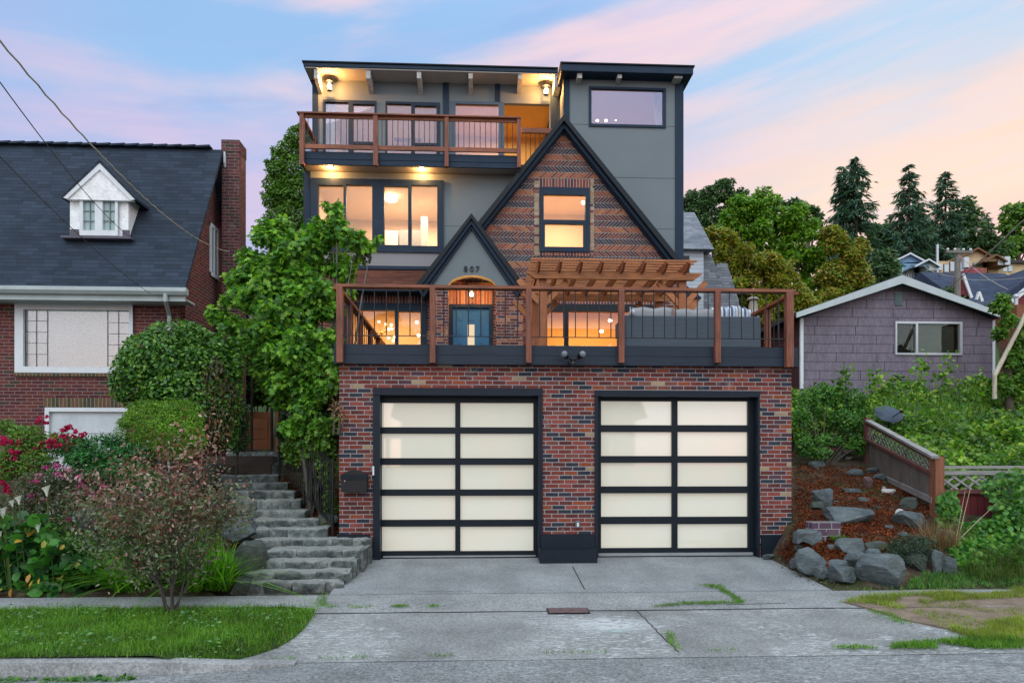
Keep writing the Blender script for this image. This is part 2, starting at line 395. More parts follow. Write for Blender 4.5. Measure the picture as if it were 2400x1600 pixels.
RED = (.17,.038,.028); DRED = (.10,.028,.025); ORG_ = (.24,.06,.028); PUR = (.075,.035,.045); BLK = (.028,.032,.045); TAN = (.30,.22,.13); PINK = (.23,.055,.042)
m_brick = brickmat('garage_brick', [(0, RED), (.22, DRED), (.46, ORG_), (.54, PUR), (.62, BLK), (.77, (.17,.06,.045)), (.885, PINK), (.985, TAN)], stain=.6)
m_brick_h = brickmat('house_brick', [(0, RED), (.2, (.16,.055,.035)), (.4, (.3,.11,.05)), (.55, PUR), (.65, DRED), (.85, (.34,.15,.08)), (.95, BLK)], stain=.5)
m_soldier = soldiermat('soldier_brick', [(0, (.16,.05,.04)), (.4, PUR), (.7, (.22,.07,.045))])
m_quoin = brickmat('quoin_brick', [(0, TAN), (.35, (.22,.08,.05)), (.5, (.36,.28,.2)), (.8, (.12,.05,.05))], bw=.5, bh=.075, var=.2)
m_chev = chevronmat('chevron_brick')
m_navy = paint('navy_trim_paint', (.012,.028,.052), .55, .25, 4, .1, .2)
m_dnavy = paint('near_black_trim', (.007,.013,.022), .5, .2, 4, .1, .25)
m_navy_w = timber('navy_painted_boards', (.009,.018,.032), 'x', .55, .35)
m_black = paint('black_door_paint', (.005,.010,.015), .5, .2, 5, .05, .25)
m_stucco = paint('grey_green_siding', (.155,.188,.203), .75, .07, 1.2, .1, .25, 120)
m_stucco_d = paint('light_grey_siding', (.24,.235,.245), .7, .06, 1.2, .1)
m_seam = paint('siding_seam', (.09,.105,.11), .7)
m_rail = timber('redwood_rail', (.21,.072,.036), 'x', var=.6); m_post = timber('redwood_post', (.18,.06,.034), 'z', var=.6); m_raily = timber('redwood_side_rail', (.24,.07,.03), 'y')
m_balus = paint('black_metal', (.012,.013,.016), .4, .2, 5, .05, .5, metal=.3)
m_perg = timber('cedar_pergola', (.33,.125,.042), 'x', .5, .55); m_pergy = timber('cedar_rafter', (.25,.08,.03), 'y', .5, .3); m_pergz = timber('cedar_post', (.28,.095,.035), 'z', .5, .3)
m_beam = paint('weathered_white_beam', (.42,.42,.40), .8, .4, 14, .4)
m_soffit = paint('soffit_paint', (.30,.29,.27), .8, .08)
m_glass = glassmat('window_glass', .0); m_glass_r = glassmat('reflective_glass', .12, rgb=(.66,.62,.85))
m_inner = paint('interior_plaster', (.70,.52,.34), .9, .03); m_inner_o = paint('interior_ochre', (.62,.38,.15), .9, .05)
m_white = paint('white_paint', (.62,.66,.68), .5, .08, 5, .05)
m_whited = paint('white_stucco', (.78,.80,.80), .9, .2, 9, 1.2, .2, 25)
m_bulb = glow('warm_bulb', (1, .66, .30), 60)
m_bulb2 = glow('room_lamp_glow', (1, .82, .5), 14)
# ============================================================ MAIN HOUSE
YG, YF, YW, YB, YU = 10.92, 16.5, 16.65, 16.2, 17.5
house = thing('brick_house', 'three storey grey and brick house with steep herringbone gable and two lit garage doors', 'house', (1.2, 11, 0))
XL, XR = -4.21, 5.0
GX0, GX1 = PX(795, YG), PX(1855, YG)
zTop = PZ(1320, 855, YG); zDeck = PZ(1320, 812, 10.9)
def rect(px0, py0, px1, py1, Y):
    c = (px0+px1)/2
    return (PX(px0, Y), PX(px1, Y), PZ(c, py1, Y), PZ(c, py0, Y))
def window(name, outer, panes, Y, parent=house, fm=None, gm=None, d0=.05, d1=.05, label=None, gy=.02):
    x0, x1, z0, z1 = rect(*outer, Y)
    hs = [rect(*p, Y) for p in panes]
    w = MB().wall(x0, x1, z0, z1, Y-d0, Y+d1, hs)
    for a in ((x0, x1, z0-.001, z0),): w.box(a[0], a[1], Y-d0, Y+d1, a[2], a[3])
    o = w.build(name, fm or m_navy, parent)
    for h in hs:
        boxpart('pane', gm or m_glass, o, h[0], h[1], Y+gy, Y+gy+.008, h[2], h[3])
    if label: o['label'] = label
    return o
def room(x0, x1, y0, y1, z0, z1, mat, watts, parent=house, col=(1, .72, .42), fl=None):
    m = MB()
    m.add([(x0,y0,z0),(x1,y0,z0),(x1,y1,z0),(x0,y1,z0)], [(0,1,2,3)])
    m.add([(x0,y0,z1),(x1,y0,z1),(x1,y1,z1),(x0,y1,z1)], [(3,2,1,0)])
    m.add([(x0,y1,z0),(x1,y1,z0),(x1,y1,z1),(x0,y1,z1)], [(0,1,2,3)])
    m.add([(x0,y0,z0),(x0,y1,z0),(x0,y1,z1),(x0,y0,z1)], [(0,1,2,3)])
    m.add([(x1,y0,z0),(x1,y1,z0),(x1,y1,z1),(x1,y0,z1)], [(3,2,1,0)])
    o = m.build('interior_room', mat, parent)
    l = lamp('room_lamp', o, ((x0+x1)/2, (y0+y1)/2, z1-.12), watts*2.2, col, kind='AREA', size=(x1-x0)*.6, size_y=(y1-y0)*.5)
    return o
def clip(poly, a, b, c):   # keep a*x+b*z<=c
    out = []
    for i in range(len(poly)):
        p, q = poly[i], poly[(i+1) % len(poly)]
        fp, fq = a*p[0]+b*p[1]-c, a*q[0]+b*q[1]-c
        if fp <= 0: out.append(p)
        if fp*fq < 0:
            t = fp/(fp-fq); out.append((p[0]+(q[0]-p[0])*t, p[1]+(q[1]-p[1])*t))
    return out
# ---- garage storey
D1 = rect(888, 925, 1264, 1312, YG); D2 = rect(1398, 922, 1778, 1310, YG)
D1 = (D1[0], D1[1], -.06, D1[3]); D2 = (D2[0], D2[1], -.06, D2[3])
MB().wall(GX0, GX1, -.06, zTop, YG, YG+.25, [D1, D2]).build('garage_front_wall', m_brick, house)
part('garage_side_wall', m_brick, house, lambda m: m.box(GX0, GX0+.25, YG+.253, YF+.3, -.1, zTop))
part('garage_side_wall', m_brick, house, lambda m: m.box(GX1-.25, GX1, YG+.253, YF+.3, -.1, zTop))
zL = PZ(1070, 909, YG-.03)
for (o, (a, b), d) in (((874, 1272), (909, 926), D1), ((1394.5, 1781.6), (915, 929), D2)):
    x0, x1 = PX(o[0], YG-.04), PX(o[1], YG-.04); c = sum(o)/2; zt = PZ(c, a, YG-.04); zb = PZ(c, b, YG-.04)
    def f(m):
        m.box(x0, x1, YG-.045, YG+.2, zb, zt)
        m.box(x0, d[0]+.02, YG-.03, YG+.2, -.05, zb-.002); m.box(d[1]-.02, x1, YG-.03, YG+.2, -.05, zb-.002)
    part('door_surround', m_dnavy, house, f)
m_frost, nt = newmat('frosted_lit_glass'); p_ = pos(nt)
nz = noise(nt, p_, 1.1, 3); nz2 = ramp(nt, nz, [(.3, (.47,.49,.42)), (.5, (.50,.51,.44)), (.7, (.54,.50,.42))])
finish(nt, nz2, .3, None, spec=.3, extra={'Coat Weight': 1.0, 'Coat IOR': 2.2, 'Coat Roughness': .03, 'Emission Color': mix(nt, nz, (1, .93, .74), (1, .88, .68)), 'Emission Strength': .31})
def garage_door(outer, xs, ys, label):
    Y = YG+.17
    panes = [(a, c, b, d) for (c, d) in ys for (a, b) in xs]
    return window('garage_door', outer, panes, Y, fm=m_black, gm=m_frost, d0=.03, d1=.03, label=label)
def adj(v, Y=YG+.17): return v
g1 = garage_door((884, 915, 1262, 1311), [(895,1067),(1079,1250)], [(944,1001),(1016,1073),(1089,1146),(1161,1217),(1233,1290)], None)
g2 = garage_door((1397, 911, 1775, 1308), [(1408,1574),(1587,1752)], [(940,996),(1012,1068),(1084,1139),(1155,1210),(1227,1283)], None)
part('door_seal', paint('rubber_seal', (.25,.26,.27), .6), g1, lambda m: m.box(D1[0]+.05, D1[1]-.05, YG+.10, YG+.16, -.01, .012))
part('door_seal', bpy.data.materials['rubber_seal'], g2, lambda m: m.box(D2[0]+.05, D2[1]-.05, YG+.10, YG+.16, -.01, .035))
part('hinge_plate', m_white, g1, lambda m: m.box(PX(873, YG-.05), PX(877, YG-.05), YG-.055, YG-.046, PZ(875, 1113, YG), PZ(875, 1092, YG)))
zp = PZ(1320, 1252, YG)
part('plinth', m_dnavy, house, lambda m: m.box(GX0-.03, D1[0]+.02-.16, YG-.04, YG+.1, -.08, PZ(830, 1251, YG)))
part('plinth', m_dnavy, house, lambda m: (m.box(PX(1268, YG-.05), PX(1393, YG-.05), YG-.07, YG+.1, -.08, PZ(1330, 1251, YG-.05)), m.box(PX(1265, YG-.3), PX(1399, YG-.3), YG-.34, YG-.072, -.1, PZ(1330, 1287, YG-.3))))
part('plinth', m_dnavy, house, lambda m: m.box(PX(1783, YG), GX1+.03, YG-.04, YG+.1, -.08, PZ(1820, 1252, YG)))
part('garage_interior', paint('garage_dark', (.1,.1,.1)), house, lambda m: m.box(GX0+.3, GX1-.3, YG+.4, YF, .01, zTop-.1))
# ---- roof deck
ZR = PZ(795, 668, 10.8)
m_deckfl = timber('deck_floor', (.09,.05,.035), 'x')
part('deck_floor', m_deckfl, house, lambda m: m.box(GX0-.02, GX1+.02, YG-.03, YF, zTop+.004, zDeck))
fx0, fx1 = PX(803, 10.85), PX(1846, 10.85)
zf = [PZ(1320, y, 10.85) for y in (856, 834.5, 811)]
for i, (a, b) in enumerate(((zf[0], zf[1]-.006), (zf[1], zf[2]))):
    part('deck_fascia', m_navy_w, house, lambda m: (m.box(GX0-.06, GX1+.06, 10.80+i*.012, 10.885, a, b), m.box(GX0-.07, GX0-.025, 10.886, YF, a, b), m.box(GX1+.025, GX1+.07, 10.886, YF, a, b)))
drail = MB()
drail.box(PX(788, 10.78), PX(1861, 10.78), 10.71, 10.86, ZR-.045, ZR)
RZ = PZ(1320, 791, 10.79)
deck_rail = drail.build('deck_railing', m_rail, house)
for xc in (GX0-.0, GX1-.0):
    xx = GX0-.03 if xc == GX0 else GX1+.03
    part('side_rail', m_raily, deck_rail, lambda m: m.box(xx-.06, xx+.06, 10.862, 16.35, ZR-.045, ZR-.001))
posts = [(788, 803), (1007, 1020), (1233, 1246), (1451, 1464), (1677, 1690), (1844, 1861)]
for i, (a, b) in enumerate(posts):
    zb = PZ((a+b)/2, 851 if 0 < i < 5 else 861 if i else 850, 10.76)
    part('post', m_post, deck_rail, lambda m: m.box(PX(a, 10.70), PX(b, 10.70), 10.70, 10.797, zb, ZR-.046), bevel=.004)
bm = bpy.data.meshes.new('baluster'); t_ = MB().tube([(0,0,0), (0,0,1)], .0085, 6)
bm.from_pydata(t_.v, [], t_.f); bm.materials.append(m_balus)
def balusters(parent, x0, x1, y, z0, z1, step, axis='x', first=None):
    n = max(1, round((x1-x0)/step)); st = (x1-x0)/n
    for k in range(1, n):
        q = x0+k*st
        off = Vector((q, y, z0) if axis == 'x' else (y, q, z0))-ORG[parent.name]
        o = place(bm, 'baluster', parent, off); o.scale = (1, 1, z1-z0)
for i in range(5):
    a, b = PX(posts[i][1], 10.75), PX(posts[i+1][0], 10.75)
    part('lower_rod', m_balus, deck_rail, lambda m: m.tube([(a, 10.76, RZ), (b, 10.76, RZ)], .008, 6))
    balusters(deck_rail, a-.06, b+.06, 10.76, RZ, ZR-.045, .186)
for xx in (GX0-.03, GX1+.03):
    for k in range(1, 5):
        yy = 10.8+k*1.12
        part('post', m_post, deck_rail, lambda m: m.box(xx-.045, xx+.045, yy-.045, yy+.045, zDeck-.2, ZR-.046))
    part('lower_rod', m_balus, deck_rail, lambda m: m.tube([(xx, 10.85, RZ), (xx, 15.3, RZ)], .008, 6))
    balusters(deck_rail, 10.85, 15.3, xx, RZ, ZR-.045, .2, 'y')
# ---- ground floor wall above the deck
zG = PZ(1300, 650, YF); zE = PZ(900, 632, YW)
wl = (806, 711, 999, 815, YF); dr = (1050, 714, 1154, 815, YF); wr = (1268, 715, 1530, 818, YF)
MB().wall(XL, XR, zDeck-.05, zG, YF, YF+.14, [(rect(*wl)[0], rect(*wl)[1], zDeck-.05, rect(*wl)[3]), (rect(*dr)[0], rect(*dr)[1], zDeck-.05, rect(*dr)[3]), (rect(*wr)[0], rect(*wr)[1], zDeck-.05, rect(*wr)[3])]).build('brick_wall', m_brick_h, house)
for (a, c, b, d) in ((790, 681, 1015, 711), (1268, 690, 1530, 715)):
    r_ = rect(a, c, b, d, YF); part('soldier_course', m_soldier, house, lambda m: m.box(r_[0], r_[1], YF-.012, YF+.05, r_[2], r_[3]))
r_ = rect(1050, 681, 1154, 713, YF); part('soldier_course', soldiermat('lamplit_soldier', [(0, (.35,.12,.05)), (.4, (.42,.2,.1)), (.7, (.25,.08,.04))]), house, lambda m: m.box(r_[0], r_[1], YF-.012, YF+.05, r_[2], r_[3]))  # lantern glow put into this course's brighter orange brick colours
window('window', (804, 711, 1000, 822), [(826, 728, 926, 818), (934, 731, 986, 818)], YF+.02, d0=.06)
window('window', (1268, 714, 1532, 822), [(1282, 731, 1322, 818), (1332, 731, 1452, 818), (1462, 731, 1520, 818)], YF+.02, fm=m_black, d0=.06)
# front door
x0, x1, z0, z1 = rect(1062, 722, 1146, 830, YF+.05)
m_door = paint('blue_door_paint', (.045,.16,.30), .6, .15, 6, .1, .15)
dx = rect(1096, 760, 1112, 812, YF+.05)
dfr = MB().wall(rect(*dr)[0], rect(*dr)[1], zDeck-.05, rect(*dr)[3], YF-.03, YF+.13, [(x0, x1, zDeck-.05, z1)]).build('door_frame', m_navy, house)
door = MB().wall(x0, x1, zDeck-.04, z1, YF+.05, YF+.09, [dx]).build('front_door', m_door, house)
part('door_window', glow('hall_light', (1, .78, .52), .9), door, lambda m: m.box(dx[0], dx[1], YF+.065, YF+.075, dx[2], dx[3]))
for (a, b) in ((1073, 1084), (1093, 1112), (1121, 1132)):
    for (c, d) in ((737, 752), (759, 784), (790, 806)):
        if a == 1093 and c != 737: continue
        q = rect(a, c, b, d, YF+.04)
        def f(m):
            m.box(q[0], q[1], YF+.043, YF+.05, q[2], q[3])
            m.box(q[0]+.02, q[1]-.02, YF+.036, YF+.0432, q[2]+.02, q[3]-.02)
        part('door_panel', m_door, door, f)
part('door_handle', paint('brass', (.5,.35,.12), .3, metal=.8), door, lambda m: m.ball((x1-.07, YF+.02, zDeck+.95), .03, 6))
# ---- second floor, grey siding
zS = PZ(772, 403, YW)
TX = PX(1322, YW)
gw = (1265, 441, 1381, 591)
gwr = rect(*gw, YF); w2 = rect(731, 424, 1038, 590, YW)
MB().wall(XL, TX, zE-.15, zS, YW, YW+.12, [w2, (gwr[0], TX, gwr[2], gwr[3])]).build('siding_wall', m_stucco, house)
part('lower_siding', m_stucco_d, house, lambda m: m.box(PX(728, YW-.02), PX(1060, YW-.02), YW-.022, YW-.002, PZ(900, 624, YW), PZ(900, 592.5, YW)))
part('corner_board', m_navy, house, lambda m: m.box(XL-.02, PX(727, YW-.03), YW-.03, YW+.1, PZ(720, 632, YW), zS-.002))
part('band_board', m_navy, house, lambda m: m.box(XL-.02, PX(1030, YW-.04), YW-.045, YW+.02, PZ(900, 632, YW), PZ(900, 624, YW)))
window('window', (729, 422, 1040, 592), [(747, 436, 806, 577), (812, 435, 873, 577), (901, 438, 957, 576), (965, 436, 1025, 578)], YW, d0=.06)
z_ = PZ(1050, 530, YW); part('siding_seam', m_seam, house, lambda m: m.box(PX(1041, YW), PX(1090, YW), YW-.004, YW, z_, z_+.012))
# tower
zT1, zT0 = PZ(1315, 146, 16.3), PZ(1315, 166, 16.3)
tw = rect(1380, 206, 1560, 299, YW)
MB().wall(TX, XR, zG-.15, zT0, YW, YW+.12, [(TX, gwr[1], gwr[2], gwr[3]), tw]).build('tower_wall', m_stucco, house)
part('tower_side_wall', m_stucco, house, lambda m: m.box(TX, TX+.1, YW+.122, YU+.3, PZ(1322, 403, YW), zT0))
part('corner_board', m_navy, house, lambda m: (m.box(TX-.02, PX(1335, YW-.03), YW-.03, YW+.1, PZ(1322, 300, YW), zT0-.01), m.box(TX-.022, TX-.002, YW+.1, YW+.16, PZ(1322, 300, YW), zT0-.01)))
part('corner_board', m_navy, house, lambda m: m.box(PX(1583, YW-.03), XR+.02, YW-.03, YW+.1, zDeck+.6, zT0-.01))
window('window', (1380, 206, 1560, 299), [(1386, 211, 1554, 293)], YW, gm=m_glass_r, d0=.03)
for y_ in (295, 417, 536):
    z_ = PZ(1480, y_, YW); part('siding_seam', m_seam, house, lambda m: m.box(PX(1340, YW) if y_ < 400 else PX(1430, YW), PX(1582, YW), YW-.004, YW, z_, z_+.012))
part('tower_roof', m_navy, house, lambda m: m.box(PX(1315, 16.3), PX(1625, 16.3), 16.3, 25, zT0, zT1-.03), bevel=.01)
part('roof_cap', m_black, house, lambda m: m.box(PX(1315, 16.3)-.02, PX(1625, 16.3)+.03, 16.27, 25, zT1-.028, zT1))
for a, b in ((1353, 1364), (1447, 1457), (1580, 1599)):
    part('roof_beam', m_beam, house, lambda m: m.box(PX(a, 16.4), PX(b, 16.4), 16.38, 16.75, PZ(a, 184, 16.4), zT0-.002))
# upper recessed wall
zU1, zU0 = PZ(711, 143, 16.95), PZ(711, 158, 16.95)
zBf = PZ(711, 355, YB)       # balcony floor
u1 = rect(758, 237, 882, 375, YU); u2 = rect(904, 241, 1031, 375, YU); u3 = rect(1056, 240, 1180, 375, YU); u4 = rect(1182, 243, 1288, 380, YU)
hs = [(r[0], r[1], zBf-.1 if i > 1 else zBf+.06, r[3]) for i, r in enumerate((u1, u2, u3, u4))]
MB().wall(XL, TX+.1, zBf-.12, zU0, YU, YU+.12, hs).build('upper_wall', m_stucco, house)
window('window', (758, 237, 882, 368), [(762, 241, 817, 362), (828, 246, 878, 334), (828, 340, 878, 362)], YU, gm=glassmat('upper_glass', .06, rgb=(.75,.72,.9)), d0=.04)
window('window', (904, 241, 1031, 368), [(907, 245, 964, 362), (972, 250, 1023, 337), (972, 343, 1023, 362)], YU, gm=bpy.data.materials['upper_glass'], d0=.04)
window('sliding_door', (1056, 240, 1180, 372), [(1068, 246, 1168, 366)], YU, gm=bpy.data.materials['upper_glass'], fm=paint('blue_grey_frame', (.05,.085,.13), .4), d0=.04)
for a, b in ((1038, 1052), (1160, 1172)):
    part('wall_post', m_navy, house, lambda m: m.box(PX(a, YU), PX(b, YU), YU-.035, YU, PZ(a, 240, YU) if a > 1100 else zBf, PZ(a, 188, YU)))
part('wall_post', m_navy, house, lambda m: m.box(PX(1290, YU), PX(1304, YU), YU-.09, YU, zBf, PZ(1290, 195, YU)))
part('corner_board', m_navy, house, lambda m: m.box(XL-.02, PX(745, YU-.03), YU-.03, YU+.1, zBf, zU0-.01))
xa, xb = PX(711, 16.95), PX(1308, 16.95)
part('upper_roof', m_navy, house, lambda m: m.box(xa, xb, 16.95, 25, zU0+.03, zU1-.03), bevel=.01)
part('roof_cap', m_black, house, lambda m: m.box(xa-.03, xb, 16.92, 25, zU1-.028, zU1))
part('soffit', m_soffit, house, lambda m: m.box(xa+.04, xb, 16.97, 17.52, zU0+.002, zU0+.028))
for a, b in ((736, 745), (858, 868), (977, 987), (1098, 1108), (1214, 1224)):
    part('roof_beam', m_beam, house, lambda m: m.prismx([(17.0, zU0), (17.0, PZ(a, 184, 17.0)), (17.5, PZ(a, 196, 17.0)), (17.5, zU0)], PX(a, 17.0), PX(b, 17.0)))
part('roof_beam', m_beam, house, lambda m: m.box(TX-.2, TX-.05, 17.0, 17.5, zU0-.3, zU0))
part('side_wall', m_stucco, house, lambda m: m.prismx([(YW+.122, 1.0), (24.7, 1.0), (24.7, zU0-.01), (YU+.122, zU0-.01), (YU+.122, zS), (YW+.122, zS)][::-1], XL, XL+.1))
part('side_wall', m_stucco, house, lambda m: m.box(XR-.1, XR, YW+.122, 24.9, 1.0, zT0-.01))
part('back_wall', m_stucco, house, lambda m: m.box(XL, XR, 24.8, 24.95, 1.0, zU0-.02))
# ---- balcony
bx0, bx1 = PX(701, YB), PX(1215, YB)
part('balcony_floor', m_soffit, house, lambda m: (m.box(bx0+.05, bx1, YB+.05, YU, zBf-.26, zBf-.02), m.box(bx1+.002, TX-.002, YW+.2, YU, zBf-.26, zBf-.02)))
za, zb_, zc = PZ(711, 355, YB), PZ(711, 372, YB), PZ(711, 384.5, YB)
for i, (a, b) in enumerate(((zc, zb_-.006), (zb_, za))):
    part('balcony_fascia', m_navy, house, lambda m: (m.box(bx0+.04, bx1, YB-i*.01, YB+.048, a, b), m.box(bx0+.04, bx0+.08, YB+.049, YU, a, b)))
part('balcony_fascia', m_navy, house, lambda m: m.box(bx1, TX-.003, YW+.16, YW+.2, zc+.1, za+.06))
ZB = PZ(705, 264.5, 16.12)
bal = part('balcony_railing', m_rail, house, lambda m: (m.box(bx0-.02, PX(1221, 16.1), 16.05, 16.21, ZB-.03, ZB), m.box(bx0+.05, PX(1216, 16.12), 16.13, 16.17, PZ(711, 276, 16.14), ZB-.032), m.box(bx0+.05, PX(1216, 16.12), 16.12, 16.17, PZ(711, 348, 16.14), PZ(711, 338, 16.14))))
zb1, zb2 = PZ(711, 338, 16.14), PZ(711, 276, 16.14)
bp = [(701, 711), (874, 885), (1042, 1051), (1212, 1221)]
for i, (a, b) in enumerate(bp):
    part('post', m_post, bal, lambda m: m.box(PX(a, 16.05), PX(b, 16.05), 16.07, 16.19 if i else 16.19, PZ((a+b)/2, 384+i*2.3, 16.05), ZB-.031))
for i in range(3):
    balusters(bal, PX(bp[i][1], 16.15)-.02, PX(bp[i+1][0], 16.15)+.02, 16.15, zb1, zb2, .124)
part('side_rail', m_raily, bal, lambda m: m.box(bx0, bx0+.1, 16.2, YU-.05, ZB-.05, ZB-.001)); part('side_rail', m_raily, bal, lambda m: m.box(bx0+.03, bx0+.07, 16.2, YU-.05, zb1-.09, zb1))
part('post', m_post, bal, lambda m: m.box(bx0, bx0+.1, YU-.15, YU-.05, zBf, ZB-.05))
balusters(bal, 16.2, YU-.15, bx0+.05, zb1, ZB-.05, .13, 'y')
bi = part('inner_rail', m_rail, bal, lambda m: m.box(PX(1222, 17), TX-.01, 16.96, 17.04, PZ(1250, 312.5, 17), PZ(1250, 302, 17)))
xi0, xi1 = PX(1222, 17), TX
for k in range(1, 9):
    q = xi0+(xi1-xi0)*k/9; o = place(bm, 'baluster', bal, Vector((q, 17.0, zBf-.02))-ORG[bal.name]); o.scale = (1, 1, PZ(1250, 312.5, 17)-zBf+.02)
# ---- shed roof over the left window
m_bsh = shinglemat('brown_shingles', (.085,.035,.025), .3, .055, .9)
xs1 = PX(1025, 16.3)
zs0, zs1 = PZ(900, 668, 16.05), PZ(900, 632, YW)
part('lower_roof', m_bsh, house, lambda m: m.prismx([(16.05, zs0), (16.05, zs0-.03), (YW, zs1-.14), (YW, zs1)], XL-.1, xs1))
part('eave_board', m_navy, house, lambda m: (m.box(XL-.1, xs1, 16.02, 16.06, zs0-.14, zs0-.031), m.box(XL-.08, xs1, 16.062, YF, zs0-.13, zs0-.11)))
# ---- big chevron gable
ap = P(1322, 269, 16.3); fr = P(1608, 626, 16.3); fl = (2*ap[0]-fr[0], fr[1])
ia = P(1320, 300, YF); ir = P(1571, 623, YF)
zc0 = zG+.002
sl = (ap[1]-fr[1])/(fr[0]-ap[0])
tri = [(ap[0]-(ap[1]-.25-zc0)/sl, zc0), (ap[0]+(ap[1]-.25-zc0)/sl, zc0), (ap[0], ap[1]-.25)]
g = MB()
hx0, hx1, hz0, hz1 = gwr
for pc in (clip(tri, 1, 0, hx0), clip(tri, -1, 0, -hx1), clip(clip(clip(tri, -1, 0, -hx0), 1, 0, hx1), 0, 1, hz0), clip(clip(clip(tri, -1, 0, -hx0), 1, 0, hx1), 0, -1, -hz1)):
    if len(pc) > 2: g.prism(pc, YF, YF+.13)
g.build('chevron_gable_wall', m_chev, house)
W1 = 31.0
def arms(apx, apy, rx, ry, lx, ly, w, Y, y0, y1, name, mat, parent, off=0.0):
    a = P(apx, apy, Y); r = P(rx, ry, Y); l = P(lx, ly, Y)
    def f(m):
        for e in (r, l):
            s = (a[1]-e[1])/abs(e[0]-a[0]); c = w*math.sqrt(1+s*s); o = off*math.sqrt(1+s*s)
            m.prism([(a[0], a[1]-o), (e[0], e[1]-o), (e[0]-(0.06 if e is r else -.06), e[1]-c*.93), (a[0], a[1]-c)], y0, y1)
    return part(name, mat, parent, f)
lfx = 1036
arms(1322, 276, 1606, 630, lfx, 630, .15, 16.3, 16.3, YW-.005, 'barge_board', m_navy, house)
arms(1322, 269, 1609, 626, lfx, 626, .09, 16.22, 16.20, YW+.3, 'gable_roof', m_black, house)
arms(1322, 286, 1602, 636, lfx, 636, .13, 16.38, 16.40, YW-.006, 'inner_barge_board', m_navy, house, off=.07)
window('window', (1265, 441, 1381, 591), [(1274, 458, 1371, 517), (1277, 526, 1367, 580)], YF, d0=.05)
for q in ((1264, 420, 1383, 440), (1264, 592, 1383, 600)):
    r_ = rect(*q, YF); part('soldier_course', m_soldier, house, lambda m: m.box(r_[0], r_[1], YF-.02, YF, r_[2], r_[3]))
for q in ((1252, 420, 1263.5, 600), (1383.5, 420, 1392, 600)):
    r_ = rect(*q, YF); part('quoins', m_quoin, house, lambda m: m.box(r_[0], r_[1], YF-.015, YF, r_[2], r_[3]))
# ---- entry gable
YP = 15.95
arms(1105, 506, 1226, 672, 979, 670, .12, 15.85, 15.82, 16.45, 'entry_barge_board', m_navy, house)
arms(1105, 501, 1230, 668, 976, 666, .07, 15.8, 15.76, 16.6, 'entry_roof', m_black, house)
arms(1105, 516, 1218, 676, 987, 676, .12, 15.9, 15.89, 16.4, 'inner_barge_board', m_navy, house, off=.08)
Pp = lambda x, y: P(x, y, YP)
aL, aR, aT = Pp(1050, 672), Pp(1163, 672), Pp(1106, 645)
poly = [Pp(1000, 680), Pp(1105, 535), Pp(1212, 680), (aR[0], Pp(1160, 680)[1])]
cxa = (aL[0]+aR[0])/2; hw = (aR[0]-aL[0])/2; hh = aT[1]-aR[1]
poly += [(cxa+hw*math.cos(t), aR[1]+hh*math.sin(t)) for t in [math.pi*k/16 for k in range(17)]]
poly += [(aL[0], Pp(1160, 680)[1])]
part('entry_gable_wall', m_stucco, house, lambda m: m.prism(poly[::-1], YP, YP+.22))
zpt = Pp(1105, 680.5)[1]
part('porch_pier', m_brick_h, house, lambda m: m.box(Pp(1018, 700)[0], aL[0], YP+.01, YF-.002, zDeck-.01, zpt-.002))
part('porch_pier', m_brick_h, house, lambda m: m.box(aR[0], Pp(1226, 700)[0], YP+.01, YF-.002, zDeck-.01, zpt-.002))
part('porch_ceiling', m_soffit, house, lambda m: m.box(Pp(1040, 700)[0], Pp(1175, 700)[0], YP+.225, YF-.002, aT[1]+.05, aT[1]+.08))
# house number 807
def text(s, size, loc, mat, parent, name, depth=.012, rot=(R(90), 0, 0)):
    cu = bpy.data.curves.new('t', 'FONT'); cu.body = s; cu.size = size; cu.extrude = depth; cu.align_x = 'CENTER'
    ob = bpy.data.objects.new('t', cu); COL.objects.link(ob); bpy.context.view_layer.update()
    me = bpy.data.meshes.new_from_object(ob.evaluated_get(bpy.context.evaluated_depsgraph_get()))
    bpy.data.objects.remove(ob); me.materials.clear(); me.materials.append(mat)
    o = bpy.data.objects.new(name, me); COL.objects.link(o); o.parent = parent
    o.location = Vector(loc)-ORG[parent.name]; o.rotation_euler = rot; ORG[o.name] = ORG[parent.name].copy(); return o
zn = Pp(1105, 637)[1]
for ch, px in (('8', 1091.5), ('0', 1106), ('7', 1119)):
    text(ch, .185, (Pp(px, 637)[0], YP-.02, zn), m_balus, house, 'house_number')
# bay window roof on the right flank
part('bay_window', m_navy, house, lambda m: (m.prism([(XR, 6.1), (XR+.02, 6.1), (XR+.25, 5.95), (XR+.55, 5.72), (XR+.6, 5.66), (XR, 5.66)], 17.0, 18.6),))
part('bay_soffit', m_perg, house, lambda m: m.prism([(XR, 5.655), (XR+.58, 5.655), (XR+.45, 5.4), (XR+.2, 5.2), (XR, 5.1)], 17.05, 18.55))
# ---- rooms
z2 = zE-.1
room(XL+.12, 1.15, YW+.13, YW+3.2, z2, zS-.02, m_inner, 92, col=(1, .78, .54))
rb = room(gwr[0]-.35, gwr[1]+.5, YF+.28, YF+3, z2+.2, zS+.1, m_inner, 38, col=(1, .74, .45))
room(XL+.12, PX(1050, YU), YU+.13, YU+3.2, zBf-.05, zU0-.1, m_inner, 12, col=(1, .8, .6))
room(PX(1050, YU)+.05, TX-.02, YU+.13, YU+2.6, zBf-.05, zU0-.1, m_inner_o, 24, col=(1, .82, .52))
room(TX+.3, XR-.12, YW+.13, YW+3.0, PZ(1480, 330, YW), zT0-.05, m_inner, 3.0, col=(1, .7, .6))
room(XL+.12, PX(1030, YF), YF+.15, YF+3.4, zDeck-.05, zG-.1, m_inner, 48, col=(1, .66, .32))
room(PX(1240, YF), XR-.12, YF+.15, YF+3.4, zDeck-.05, zG-.1, m_inner_o, 60, col=(1, .68, .34))
